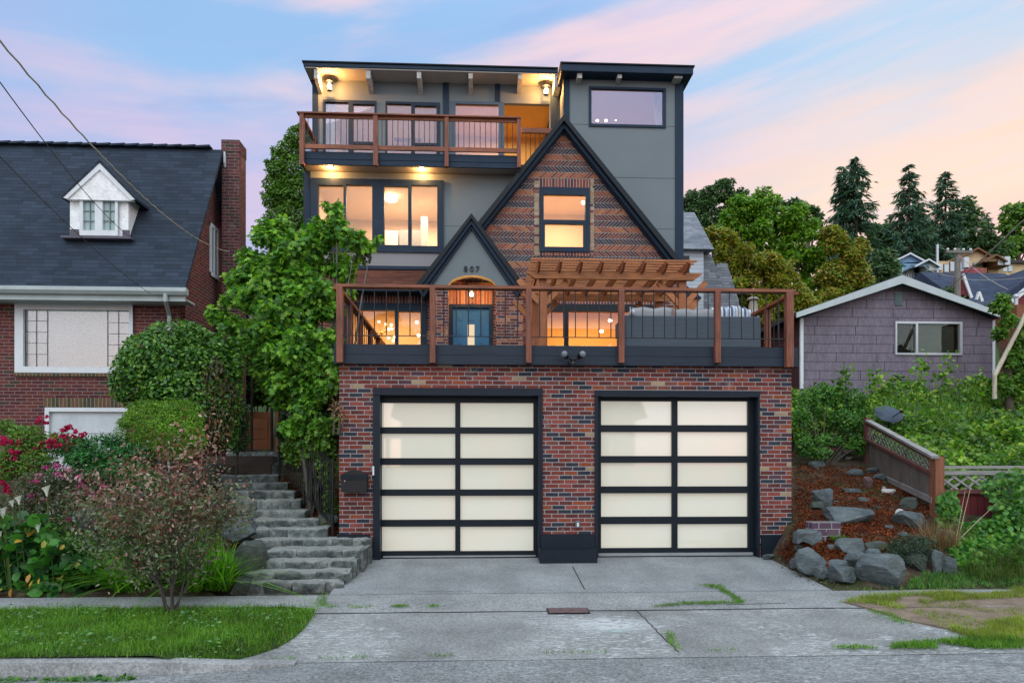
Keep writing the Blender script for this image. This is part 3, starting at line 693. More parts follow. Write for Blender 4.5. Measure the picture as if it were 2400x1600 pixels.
m_cab = paint('cabinet_white', (.7,.62,.52), .5)
part('kitchen_cabinet', m_cab, house, lambda m: (m.box(PX(905, 18.8), PX(935, 18.8), 18.6, 19.2, z2, PZ(905, 540, 18.6)), m.box(PX(990, 18.8), PX(1004, 18.8), 18.3, 18.6, z2, PZ(905, 515, 18.6))))
m_cabg = paint('cabinet_grey', (.3,.28,.26), .5)
part('kitchen_cabinet', m_cabg, house, lambda m: m.box(PX(936, 18.6), PX(985, 18.6), 18.6, 19.1, z2, PZ(905, 538, 18.6)))
part('curtain', paint('curtain_cloth', (.65,.58,.5), .9), house, lambda m: [m.tube([(PX(1540, 17.1)+k*.05, 17.1+.03*(k % 2), PZ(1480, 299, 17)), (PX(1516, 17.1)+k*.05+.16, 17.1+.03*(k % 2), PZ(1480, 205, 17))], .03, 6) for k in range(7)])
part('curtain', bpy.data.materials['curtain_cloth'], house, lambda m: [m.tube([(PX(764, 17.75)+k*.045, 17.75+.03*(k % 2), zBf), (PX(764, 17.75)+k*.045, 17.75+.03*(k % 2), PZ(770, 245, 17.8))], .028, 6) for k in range(6)])
part('room_red_panel', paint('reddish_panel_paint', (.25,.09,.07)), house, lambda m: m.box(PX(920, 20), PX(985, 20), 20.3, 20.4, PZ(950, 318, 20), PZ(950, 292, 20)))  # plain reddish box inside the room behind the upper window
def bulbs(cx_py, Y, r=.05, mat=m_bulb2, name='ceiling_lamp'):
    x, z = P(*cx_py, Y); return part(name, mat, house, lambda m: m.ball((x, Y, z), r, 7, (1, 1, .8)))
x, z = P(917, 467, 18.0)
part('ceiling_lamp', m_bulb2, house, lambda m: m.lathe((x, 18.0, z), [(.08, -.05), (.15, -.03), (.16, .03), (.05, .04)], 20))
bulbs((1367, 475), 17.0, .05); bulbs((1430, 751), 17.6, .05); bulbs((1410, 776), 18.2, .05); bulbs((977, 755), 18.0, .045); bulbs((981, 786), 18.0, .045)
for px in (1400, 1420, 1443): bulbs((px, 283 if px < 1440 else 282), 17.2, .035 if px < 1440 else .015)
# sputnik chandelier in the dining room
cxx, czz = P(893, 782, 17.6)
ch = part('chandelier', paint('brass_rods', (.6,.4,.15), .3, metal=.8), house, lambda m: m.ball((cxx, 17.6, czz), .06, 6))
rng = random.Random(4); dirs = [Vector((rng.uniform(-1, 1), rng.uniform(-1, 1), rng.uniform(-1, 1))).normalized() for _ in range(16)]
part('chandelier_arms', bpy.data.materials['brass_rods'], ch, lambda m: [m.tube([(cxx, 17.6, czz), Vector((cxx, 17.6, czz))+d*.33], .006, 5) for d in dirs])
for d in dirs: part('bulb', m_bulb2, ch, lambda m: m.ball(Vector((cxx, 17.6, czz))+d*.35, .028, 5))
part('stair_rail', m_cab, house, lambda m: [m.box(PX(1425+k*7, 19), PX(1428+k*7, 19), 19, 19.05, zDeck, zDeck+.5) for k in range(4)])
# ============================================================ THINGS ON AND AROUND THE HOUSE
m_lglass = glassmat('lantern_glass', .1)
def lantern(loc, label, group, watts, s=1.0, wall=True):
    t = thing('porch_lantern', label, 'lantern', loc, group); x, y, z = loc
    part('cap', m_balus, t, lambda m: m.lathe((x, y, z), [(.11*s, 0), (.10*s, .012*s), (.055*s, .05*s), (.05*s, .09*s)], 14))
    part('cage', m_balus, t, lambda m: ([m.tube([(x+.075*s*math.cos(a), y+.075*s*math.sin(a), z), (x+.06*s*math.cos(a), y+.06*s*math.sin(a), z-.2*s)], .004*s, 5) for a in [k*math.pi/2+.7 for k in range(4)]], m.lathe((x, y, z-.205*s), [(.062*s, 0), (.062*s, .01*s)], 14)))
    part('glass', m_lglass, t, lambda m: m.tube([(x, y, z-.19*s), (x, y, z-.005)], .055*s, 14, cap=False))
    part('bulb', m_bulb, t, lambda m: m.ball((x, y, z-.1*s), .046*s, 8, (1, 1, 1.4)))
    part('mount', m_balus, t, lambda m: m.tube([(x, y, z+.09*s), (x, y, z+(.3 if wall else .2)*s)], .012*s, 6))
    lamp('lantern_light', t, (x, y-.10*s, z-.12*s), watts*4.0, (1, .42, .11), .05)
    return t
x, z = P(772, 193, 17.3); lantern((x, 17.3, z), 'lit glass porch lantern at the left end of the top balcony', 'porch lanterns', 26)
x, z = P(1280, 204, 17.3); lantern((x, 17.3, z), 'lit glass porch lantern at the right end of the top balcony, by the tower', 'porch lanterns', 26)
x, z = P(1105, 681, 16.2); lantern((x, 16.2, z), 'small square lit lantern above the blue front door', 'porch lanterns', 7, .8, False)
for px, py, lb in ((773, 393.5, 'left recessed downlight under the balcony'), (988, 395, 'right recessed downlight under the balcony')):
    Y = 16.38; x, z = PX(px, Y), zBf-.262
    t = thing('downlight', 'round warm '+lb, 'ceiling light', (x, Y, z), 'downlights under the balcony')
    part('trim_ring', m_white, t, lambda m: m.lathe((x, Y, z-.012), [(.085, 0), (.09, .012)], 20))
    part('lens', m_bulb, t, lambda m: m.ball((x, Y, z-.012), .05, 8, (1, 1, .45)))
    lamp('downlight_beam', t, (x, Y+.05, z-.05), 44, (1, .45, .13), .04)
# mailbox
x0, x1, z0, z1 = rect(800, 1101, 860, 1152, YG-.15)
mb = thing('mailbox', 'black wall mailbox with arched top on the brick beside the left garage door', 'mailbox', ((x0+x1)/2, YG, z0))
xc = (x0+x1)/2
prof = [(x0, z0), (x1, z0), (x1, z1-.07)]+[(xc+(x1-x0)/2*math.cos(t), z1-.07+.07*math.sin(t)**2) for t in [math.pi*k/12 for k in range(13)]]+[(x0, z1-.07)]
part('box', m_balus, mb, lambda m: m.prism(prof[::-1], YG-.16, YG-.002))
part('flap', m_black, mb, lambda m: m.box(x0-.012, x1+.012, YG-.175, YG-.155, z1-.15, z1-.065))
part('keyhole', m_white, mb, lambda m: m.ball((x0+.055, YG-.163, (z0+z1)/2), .01, 5))
x, z = P(1354, 1228, YG-.02)
ob = thing('outlet_box', 'small grey outdoor outlet box low on the brick pier between the garage doors', 'outlet', (x, YG, z))
part('cover', paint('outlet_grey', (.12,.13,.14), .5), ob, lambda m: m.box(x-.04, x+.04, YG-.04, YG-.001, z-.06, z+.06), bevel=.008)
part('socket_face', m_white, ob, lambda m: m.box(x-.015, x+.015, YG-.045, YG-.0405, z-.035, z+.03))
# flood light
x, z = P(1341, 846, 10.75)
fl_ = thing('floodlight', 'black twin-head security floodlight on the dark boards above the garage pier', 'floodlight', (x, 10.78, z))
part('base', m_balus, fl_, lambda m: (m.tube([(x, 10.80, z-.02), (x, 10.70, z-.02)], .055, 12), m.ball((x, 10.66, z-.06), .05, 8), m.tube([(x, 10.7, z), (x-.1, 10.66, z+.06)], .016, 8), m.tube([(x, 10.7, z), (x+.1, 10.66, z+.06)], .016, 8)))
for s in (-1, 1):
    h = part('lamp_head', m_balus, fl_, lambda m: m.tube([(x+s*.09, 10.70, z+.05), (x+s*.14, 10.60, z+.085)], [.035, .06], 12))
    part('lens', paint('lens_glass', (.16,.18,.2), .2), h, lambda m: m.ball((x+s*.142, 10.597, z+.086), .052, 8))
# ---- pergola
pg = thing('pergola', 'cedar pergola with slatted top on the deck in front of the kitchen window', 'pergola', (PX(1440, 13), 13.2, zDeck))
YA, YB2 = 12.45, 14.1
zb0, zb1_ = PZ(1440, 655.5, YA), PZ(1440, 639, YA)
pxL, pxR = PX(1273, YA), PX(1602, YA)
for Y in (YA, YB2):
    xa, xb = (PX(1233, YA), PX(1645, YA))
    part('beam', m_perg, pg, lambda m: m.prism([(xa, zb1_), (xb, zb1_), (xb-.02, zb1_-.03), (xb-.16, zb0), (xa+.16, zb0), (xa+.02, zb1_-.03)][::-1], Y-.04, Y+.04))
    for xx in (pxL, pxR):
        part('post', m_pergz, pg, lambda m: m.box(xx-.07, xx+.07, Y+.042, Y+.18, zDeck, zb1_))
        for s in (-1, 1):
            part('brace', m_perg, pg, lambda m: m.bar((xx+s*.05, Y+.11, zb0-.42), (xx+s*.45, Y+.11, zb0), .07, .1))
        if Y == YA:
            part('brace', m_pergy, pg, lambda m: m.bar((xx, Y+.15, zb0-.42), (xx, Y+.6, zb0), .07, .1))
zr0 = zb1_-.02; zr1 = zb1_+.13
for px in (1265, 1315, 1364, 1413, 1464, 1513, 1564, 1616):
    xx = PX(px, 12.1)
    part('rafter', m_pergy, pg, lambda m: m.prismx([(12.08, zr1), (12.08, zr1-.05), (12.25, zr0), (14.45, zr0), (14.6, zr1-.05), (14.6, zr1)], xx-.02, xx+.02))
for k in range(15):
    y_ = 12.16+k*.17
    part('slat', m_perg, pg, lambda m: m.box(PX(1244, 12.2), PX(1628, 12.2)+.03, y_, y_+.035, zr1+.001, zr1+.036))
# ---- sofa and cushions
sx0, sx1 = PX(1466, 11.25), PX(1781, 11.25); zsf = PZ(1600, 741, 11.25)
sofa = thing('wicker_sofa', 'long grey wicker sofa with its back against the deck railing', 'sofa', ((sx0+sx1)/2, 11.6, zDeck))
m_wick, nt = newmat('grey_wicker'); p_ = pos(nt); X_, Y_, Z_ = xyz(nt, p_)[0:3]
wv = M(nt, 'ABSOLUTE', M(nt, 'SINE', M(nt, 'MULTIPLY', Z_, 150.0))); wn = noise(nt, vmul(nt, p_, (.5, .5, 3)), 22, 3)
finish(nt, mix(nt, M(nt, 'ADD', M(nt, 'MULTIPLY', wv, .5), M(nt, 'MULTIPLY', wn, .5)), (.045,.065,.085), (.10,.13,.16)), .7, wv, .5, .006)
part('backrest', m_wick, sofa, lambda m: m.box(sx0, sx1, 11.2, 11.32, zDeck+.05, zsf), bevel=.02)
part('seat', m_wick, sofa, lambda m: m.box(sx0+.02, sx1-.02, 11.322, 12.1, zDeck+.05, zDeck+.35), bevel=.02)
for xa in (sx0, sx1-.12): part('armrest', m_wick, sofa, lambda m: m.box(xa, xa+.12, 11.323, 12.1, zDeck+.352, zDeck+.6))
for xa in (sx0+.05, sx1-.1):
    for ya in (11.25, 12.0): part('leg', m_balus, sofa, lambda m: m.box(xa, xa+.05, ya, ya+.05, zDeck, zDeck+.05))
m_cush = paint('grey_cushion_cloth', (.25,.26,.265), .95, .12, 6, .5)
m_piping = paint('cushion_piping', (.3,.3,.29), .9)
def cushion(x0, x1, zt, mat, label, name='cushion', tilt=0, y=11.42, h=.5, group=None):
    n, k = 22, 12; V = []; Fs = []
    w = (x1-x0)/2; cxm = (x0+x1)/2; hh = h/2
    t = thing(name, label, 'cushion', (cxm, y, zt-h), group)
    for side in (-1, 1):
        b = len(V)
        for i in range(n+1):
            for j in range(k+1):
                a = -1+2*i/n; c = -1+2*j/k
                th = .10*max(0, (1-a**4))**.5*max(0, (1-c**4))**.5
                sc = 1-.06*(1-a*a)*abs(c)
                pinch = 1-.05*(1-c*c)*abs(a)
                xx, zz = a*w*pinch, c*hh*sc+.012*math.sin(a*7+x0*9)
                V.append((cxm+xx*math.cos(tilt)-zz*math.sin(tilt), y+side*th, zt-hh+xx*math.sin(tilt)+zz*math.cos(tilt)))
        for i in range(n):
            for j in range(k):
                q = b+i*(k+1)+j; f = (q, q+1, q+k+2, q+k+1); Fs.append(f if side > 0 else f[::-1])
    m = MB().add(V, Fs); m.build('cover', mat, t, smooth=True)
    edge = [V[i*(k+1)+k] for i in range(n+1)]
    part('piping', m_piping, t, lambda q: q.tube(edge, .007, 5))
    return t
cz = lambda px, py: PZ(px, py, 11.42)
cushion(PX(1475, 11.42), PX(1577, 11.42), cz(1520, 720), m_cush, 'grey back cushion showing over the left end of the wicker sofa', group='grey sofa cushions')
cushion(PX(1578, 11.42), PX(1676, 11.42), cz(1620, 724), m_cush, 'grey back cushion over the middle of the wicker sofa', group='grey sofa cushions')
m_strp, nt = newmat('blue_striped_cloth'); p_ = pos(nt); X_ = xyz(nt, p_)[0]
sf = M(nt, 'FRACT', M(nt, 'MULTIPLY', X_, 7.5))
finish(nt, ramp(nt, sf, [(0, (.06,.11,.24)), (.3, (.5,.5,.47)), (.55, (.22,.35,.55)), (.75, (.6,.6,.56))], 'CONSTANT'), .9)
cushion(PX(1665, 11.5), PX(1733, 11.5), PZ(1700, 717, 11.5), m_strp, 'blue and white striped cushion behind the railing post', 'striped_cushion', .05, 11.52, .42, 'striped cushions')
cushion(PX(1728, 11.5), PX(1763, 11.5), PZ(1750, 717, 11.5), m_strp, 'second striped cushion, leaning at the right end of the sofa', 'striped_cushion', -.3, 11.62, .36, 'striped cushions')
x, z = PX(1471, 11.6), PZ(1471, 733, 11.6)
tw_ = thing('rolled_towel', 'small white rolled towel at the left corner of the sofa back', 'towel', (x, 11.3, zsf))
part('roll', m_white, tw_, lambda m: m.tube([(x-.02, 11.15, zsf+.045), (x+.02, 11.5, zsf+.045)], .045, 10), smooth=True)

# ============================================================ LEFT NEIGHBOUR
YN = 13.8
nb = thing('brick_cottage', 'dark red brick house with steep blue black shingle roof and white dormer', 'house', (-8, YN, .6))
NX = PX(424, YN); NL = -15.5
LRED = (.115,.032,.028)
m_nbrick = brickmat('dark_red_brick', [(0, LRED), (.25, (.10,.028,.03)), (.5, (.14,.04,.032)), (.75, (.085,.026,.03)), (.9, (.06,.045,.03))], bw=.215, bh=.0677, mcol=(.22,.17,.155), var=.2, stain=.15)
m_nsold = soldiermat('olive_soldier_brick', [(0, (.10,.075,.035)), (.4, (.06,.055,.035)), (.7, (.13,.07,.04))], mcol=(.25,.22,.17))
zeav = PZ(300, 690, 13.4); YE = 13.35; zt_e = PZ(434, 674, YE); YRg = 15.25; zt_r = PZ(515, 351, YRg)
rxr = PX(434, YE)
wn_ = rect(38, 709, 314, 874, YN); gdn = rect(106, 955, 300, 1190, YN)
w_ = MB().wall(NL, NX, -.2, zt_e-.05, YN, YN+.2, [wn_, (gdn[0], gdn[1], -.2, gdn[3])]); w_.build('front_wall', m_nbrick, nb)
YBk = 2*YRg-YN
part('gable_wall', m_nbrick, nb, lambda m: m.prismx([(YN+.201, -.2), (YN+.201, zt_e-.05), (YRg, zt_r-.12), (YBk+1, zt_e-.8), (YBk+1, -.2)], NX-.2, NX))
m_slate = shinglemat('blue_black_shingles', (.026,.039,.058), .26, .088, .85, .28, line=.35)
sl_n = (zt_r-zt_e)/(YRg-YE)
part('roof', m_slate, nb, lambda m: (m.prismx([(YE, zt_e), (YRg, zt_r), (YRg, zt_r-.12), (YE, zt_e-.12)][::-1], NL, rxr), m.prismx([(YRg+.001, zt_r), (YBk+1.2, zt_r-(YBk+1.2-YRg)*sl_n), (YBk+1.2, zt_r-(YBk+1.2-YRg)*sl_n-.12), (YRg+.001, zt_r-.12)][::-1], NL, rxr)))
part('ridge_cap', m_slate, nb, lambda m: [m.bar((NL+k*.3, YRg, zt_r+.02), (NL+k*.3+.32, YRg, zt_r+.045), .2, .04) for k in range(int((rxr-NL)/.3))])
part('rake_board', m_white, nb, lambda m: m.prismx([(YRg+.05, zt_r-.02), (YBk+1.2, zt_r-(YBk+1.15-YRg)*sl_n-.02), (YBk+1.2, zt_r-(YBk+1.15-YRg)*sl_n-.24), (YRg+.05, zt_r-.25)][::-1], rxr+.001, rxr+.04))
m_gut = paint('aged_white_gutter', (.38,.44,.44), .6, .15, 4, .2)
gz = PZ(430, 676, 13.28)
part('gutter', m_gut, nb, lambda m: (m.prismx([(13.24, gz+.01), (13.24, gz-.06), (13.29, gz-.12), (13.36, gz-.12), (13.36, gz+.0)][::-1], NL, rxr+.06), m.box(NL, rxr, 13.37, YN, zt_e-.24, zt_e-.2), m.box(NL, rxr, 13.36, 13.39, zt_e-.26, zt_e-.1)))
dxp = PX(388, 13.3)
part('downspout', m_gut, nb, lambda m: m.tube([(dxp, 13.3, gz-.1), (dxp, 13.3, gz-.22), (PX(397, YN-.06), YN-.06, gz-.42), (PX(398, YN-.06), YN-.06, .5)], .04, 8))
for q, nm in (((38, 690, 314, 708), 'soldier_course'), ((36, 874.5, 300, 882), 'sill_course'), ((103, 932, 300, 954), 'soldier_course')):
    r_ = rect(*q, YN); part(nm, m_nsold, nb, lambda m: m.box(r_[0], r_[1], YN-(.05 if nm == 'sill_course' else .012), YN, r_[2], r_[3]))
m_blind, nt = newmat('window_blinds'); p_ = pos(nt); Z_ = xyz(nt, p_)[2]
bl = M(nt, 'FRACT', M(nt, 'MULTIPLY', Z_, 22.0))
finish(nt, ramp(nt, bl, [(0, (.2,.21,.24)), (.18, (.36,.37,.41)), (.8, (.42,.43,.48)), (1, (.25,.26,.3))]), .6, bl, .4, .01)
nw = window('window', (38, 709, 314, 874), [(58, 727, 305, 860)], YN, nb, m_white, glassmat('cottage_glass', .06), d0=.05, d1=.1)
r_ = rect(58, 727, 305, 860, YN)
part('blinds', m_blind, nw, lambda m: m.box(r_[0], r_[1], YN+.12, YN+.14, r_[2], r_[3]))
def lead(m):
    Yl = YN+.015
    for v in (59.5, 85.5, 111.5, 252.5, 278, 303.5):
        x = PX(v, Yl); m.box(x-.004, x+.004, Yl-.008, Yl, r_[2], r_[3])
    for h in (752, 778, 804, 830):
        z = PZ(85, h, Yl); m.box(PX(60, Yl), PX(111, Yl), Yl-.006, Yl, z-.003, z+.003); z = PZ(280, h+4, Yl); m.box(PX(253, Yl), PX(303, Yl), Yl-.006, Yl, z-.003, z+.003)
part('leading', m_balus, nw, lead)
gd = part('garage_door', m_white, nb, lambda m: m.box(gdn[0]+.08, gdn[1]-.08, YN+.06, YN+.1, -.2, gdn[3]-.08))
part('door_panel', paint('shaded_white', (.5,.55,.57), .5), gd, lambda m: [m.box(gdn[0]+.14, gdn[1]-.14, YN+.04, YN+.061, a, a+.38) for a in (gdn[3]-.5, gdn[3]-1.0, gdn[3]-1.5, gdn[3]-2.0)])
part('door_surround', m_white, nb, lambda m: (m.box(gdn[0], gdn[0]+.079, YN-.02, YN+.1, -.2, gdn[3]-.08), m.box(gdn[0], gdn[1], YN-.02, YN+.1, gdn[3]-.079, gdn[3])))
# chimney
YC = 15.35
cx0, cx1 = PX(520, YC), PX(560, YC); zct = PZ(540, 328, YC)
part('chimney', brickmat('chimney_brick', [(0, (.10,.035,.04)), (.3, (.08,.03,.035)), (.6, (.13,.045,.045)), (.85, (.06,.04,.03))], mcol=(.2,.17,.16), var=.3, stain=.6), nb, lambda m: (m.box(cx0, cx1, YC, YC+.45, -.2, zct-.25), m.box(cx0-.01, cx1+.01, YC-.01, YC+.46, zct-.249, zct)))
# side window
ya, yb = onX(491, NX), onX(510, NX)
rr_ = ray(491, 521); zt_ = CZ+rr_.z*NX/rr_.x; rr_ = ray(491, 645); zb_w = CZ+rr_.z*NX/rr_.x
sw = part('window', m_white, nb, lambda m: (m.box(NX, NX+.03, ya, ya+.07, zb_w, zt_), m.box(NX, NX+.03, yb-.07, yb, zb_w, zt_), m.box(NX, NX+.03, (ya+yb)/2-.02, (ya+yb)/2+.02, zb_w, zt_), m.box(NX, NX+.031, ya, yb, zt_-.07, zt_), m.box(NX, NX+.04, ya, yb, zb_w, zb_w+.08)))
part('pane', paint('dim_pane', (.2,.22,.24), .15, spec=.8), sw, lambda m: m.box(NX+.002, NX+.008, ya+.06, yb-.06, zb_w+.07, zt_-.06))
# dormer
def roofY(px, py):      # where the sight line meets the front slope
    r = ray(px, py); t = (zt_e-sl_n*YE-CZ)/(r.z-sl_n*r.y); return t*r.y
YD = roofY(232, 556)-.03
dl, drr, dzb, dze = rect(164, 462, 301, 556, YD)
dm = part('dormer', m_whited, nb, lambda m: None or m.prism([(dl, dzb-.02), (drr, dzb-.02), (drr, dze), ((dl+drr)/2, PZ(234, 390, YD)), (dl, dze)][::-1], YD, YRg-.1))
da = P(234, 374, YD-.12); d1_ = P(146, 460, YD-.12); d2_ = P(319, 464, YD-.12)
part('dormer_roof', m_slate, dm, lambda m: (m.prism([da, (da[0], da[1]-.07), (d1_[0], d1_[1]-.05), d1_], YD-.14, YRg), m.prism([da, (da[0], da[1]-.07), (d2_[0], d2_[1]-.05), d2_][::-1], YD-.14, YRg)))
part('barge_board', m_white, dm, lambda m: (m.prism([(da[0], da[1]-.05), (da[0], da[1]-.2), (d1_[0]+.1, d1_[1]-.05), (d1_[0], d1_[1]-.03)], YD-.13, YD-.1), m.prism([(da[0], da[1]-.05), (da[0], da[1]-.2), (d2_[0]-.1, d2_[1]-.05), (d2_[0], d2_[1]-.03)][::-1], YD-.131, YD-.1)))
part('gable_face', m_whited, dm, lambda m: m.prism([(d1_[0]+.06, d1_[1]-.05), (d2_[0]-.06, d2_[1]-.05), (da[0], da[1]-.08)], YD-.10, YD-.02))
dwn = window('dormer_window', (189, 463, 278, 553), [(196, 470, 224, 541), (242, 470, 271, 541)], YD-.03, nb, m_white, paint('pale_green_pane', (.26,.36,.35), .15, spec=.7), d0=.03, d1=.02)
def dg(m):
    for a, b in ((196, 224), (242, 271)):
        x = PX((a+b)/2, YD-.04); r0 = rect(a, 470, b, 541, YD-.04); m.box(x-.006, x+.006, YD-.035, YD-.02, r0[2], r0[3])
        for k in (1, 2): z = r0[2]+(r0[3]-r0[2])*k/3; m.box(r0[0], r0[1], YD-.034, YD-.02, z-.006, z+.006)
part('glazing_bars', paint('grey_bars', (.2,.25,.27)), dwn, dg)
part('flashing', paint('lead_flashing', (.09,.085,.11), .6), dm, lambda m: (m.box(PX(146, YD-.1), PX(310, YD-.1), YD-.16, YD-.005, dzb-.07, dzb-.025), m.box(PX(160, YD-.1), PX(178, YD-.1), YD-.04, YD-.003, dzb-.024, dzb+.14), m.box(PX(283, YD-.1), PX(298, YD-.1), YD-.04, YD-.003, dzb-.024, dzb+.14)))

# ============================================================ RIGHT NEIGHBOURS
YS = 19.5
sh = thing('shingled_house', 'small mauve grey shingled house with a white trimmed low gable, right of the deck', 'house', (12, YS, 3))
hx0_, hx1_ = PX(1877, YS), PX(2330, YS)
zsw0 = 2.2; zswe = PZ(2100, 748, YS)
apx, apz = P(2113, 662, YS); 
m_shk = None
m_shk, nt = newmat('mauve_asbestos_shingles'); p_ = pos(nt); x, y, z = xyz(nt, p_)[0:3]
rowf = M(nt, 'DIVIDE', z, .262); row = M(nt, 'FLOOR', rowf); fv = M(nt, 'FRACT', rowf)
rr = node(nt, 'ShaderNodeTexWhiteNoise', {'W': row}, noise_dimensions='1D').outputs[0]
fu = M(nt, 'FRACT', M(nt, 'ADD', M(nt, 'DIVIDE', M(nt, 'ADD', x, y), 1.22), M(nt, 'MULTIPLY', rr, 3.0)))
ln = M(nt, 'MULTIPLY', sstep(nt, M(nt, 'ADD', fv, M(nt, 'MULTIPLY', noise(nt, p_, 4, 2), .03)), .03, .1), sstep(nt, M(nt, 'MINIMUM', fu, M(nt, 'SUBTRACT', 1.0, fu)), .002, .012))
gr = noise(nt, vmul(nt, p_, (7, 7, .8)), 7, 4, .7, 1.5)
bc = ramp(nt, gr, [(.3, (.11,.095,.125)), (.5, (.17,.145,.185)), (.7, (.26,.235,.28))])
bc = mix(nt, 1.0, bc, ramp(nt, noise(nt, vmul(nt, p_, (1, 1, .35)), 1.6, 5, .7), [(.3, .72), (.7, 1.2)]), 'MULTIPLY')
finish(nt, mix(nt, ln, (.03,.025,.035), bc), .85, M(nt, 'ADD', gr, ln), .4, .01)
hw_ = rect(2097, 754, 2254, 832, YS)
tri = [(hx0_, zsw0), (hx1_, zsw0), (hx1_, zswe), (apx, apz), (hx0_, zswe)]
g = MB()
a, b, c, d = hw_
for pc in (clip(tri, 1, 0, a), clip(tri, -1, 0, -b), clip(clip(clip(tri, -1, 0, -a), 1, 0, b), 0, 1, c), clip(clip(clip(tri, -1, 0, -a), 1, 0, b), 0, -1, -d)):
    g.prism(pc[::-1], YS, YS+.12)
g.build('front_wall', m_shk, sh)
m_dred = paint('dull_red_siding', (.09,.028,.03), .8, .2)
for xx in (hx0_, hx1_-.1): part('side_wall', m_dred, sh, lambda m: m.box(xx, xx+.1, YS+.121, 27, zsw0, zswe))
part('corner_trim', m_white, sh, lambda m: (m.box(hx0_-.02, hx0_+.07, YS-.02, YS+.05, zsw0, zswe), m.box(hx1_-.06, hx1_+.02, YS-.02, YS+.05, zsw0, zswe)))
ra = P(2114, 645, YS-.35); rl = P(1866, 731, YS-.35); rr2 = P(2354, 734, YS-.35)
m_dkr = shinglemat('dark_roof_shingles', (.06,.06,.07), .3, .12)
for e, s in ((rl, 1), (rr2, -1)):
    part('roof', m_dkr, sh, lambda m: m.prism([(ra[0], ra[1]+.02), e, (e[0], e[1]-.1), (ra[0], ra[1]-.1)][::s], YS-.34, 27))
    part('barge_board', paint('pale_grey_trim', (.42,.48,.49), .6, .1), sh, lambda m: m.prism([(ra[0], ra[1]-.0), (e[0], e[1]-.02), (e[0]+s*.0, e[1]-.17), (ra[0], ra[1]-.24)][::s], YS-.38, YS-.342))
zv = rect(2096, 683, 2114, 717, YS)
part('vent', paint('green_grey_louvre', (.12,.17,.17), .6), sh, lambda m: (m.box(zv[0], zv[1], YS-.02, YS, zv[2], zv[3]), [m.box(zv[0]+.02, zv[1]-.02, YS-.045, YS-.0201, zv[2]+.03+k*.06, zv[2]+.055+k*.06) for k in range(6)]))
m_alu = paint('aluminium_frame', (.45,.48,.5), .35, .05, metal=.4)
ws = window('window', (2097, 754, 2254, 832), [(2101, 759, 2145, 827), (2150, 759, 2248, 827)], YS, sh, m_alu, glassmat('neighbour_glass', .0, rgb=(.5,.55,.5)), d0=.04)
part('blinds', paint('dim_blinds', (.075,.095,.07), .8, .2, 3), ws, lambda m: [m.box(hw_[0]+.6, hw_[1]-.15, YS+.13, YS+.16, hw_[2]+k*.045, hw_[2]+k*.045+.034) for k in range(20)])
part('blinds', paint('dark_interior', (.018,.016,.016), .9), ws, lambda m: m.box(hw_[0]-.1, hw_[1]+.1, YS+.18, YS+.2, hw_[2]-.1, hw_[3]+.1))  # not blinds: dark sheet standing in for the unlit room behind
zc_ = PZ(2330, 795, YS+1); part('side_canopy', m_white, sh, lambda m: m.prism([(hx1_, zc_+.12), (hx1_+.6, zc_-.05), (hx1_+.6, zc_-.12), (hx1_, zc_+.03)][::-1], YS+.3, YS+2))
# white house with grey roof, between
YM = 27
wh = thing('white_house', 'white clapboard house with mossy grey sweeping roof seen between the main house and the trees', 'house', (8, YM, 6))
m_clap = shinglemat('white_clapboard', (.42,.47,.52), 3.0, .16, .7, .06, line=.55)
m_gsh = shinglemat('weathered_grey_shingles', (.17,.19,.215), .3, .12, .9, .3)
a = P(1600, 0, YM)[0]
xw0, xw1 = PX(1590, YM), PX(1649, YM)
part('wall', m_clap, wh, lambda m: m.box(xw0, xw1, YM, YM+6, 3, PZ(1620, 588, YM)))
part('upper_roof', m_gsh, wh, lambda m: m.prismx([(YM-.3, PZ(1630, 583, YM-.3)), (YM+2.2, PZ(1630, 498, YM+2.2)), (YM+6, PZ(1630, 498, YM+2.2)-1), (YM+6, PZ(1630, 583, YM-.3))][::-1], xw0, PX(1668, YM)))
part('sweeping_roof', m_gsh, wh, lambda m: m.prism([P(1649, 590, YM), P(1672, 590, YM), P(1700, 660, YM), P(1733, 770, YM), P(1640, 770, YM), P(1640, 700, YM)], YM+.3, YM+6))
part('side_dormer', m_gsh, wh, lambda m: m.prism([P(1685, 612, YM+1), P(1710, 612, YM+1), P(1738, 700, YM+1), P(1745, 770, YM+1), P(1690, 770, YM+1)], YM+1.3, YM+5))
part('window', m_balus, wh, lambda m: m.box(PX(1600, YM), PX(1615, YM), YM-.05, YM, PZ(1610, 650, YM), PZ(1610, 600, YM)))
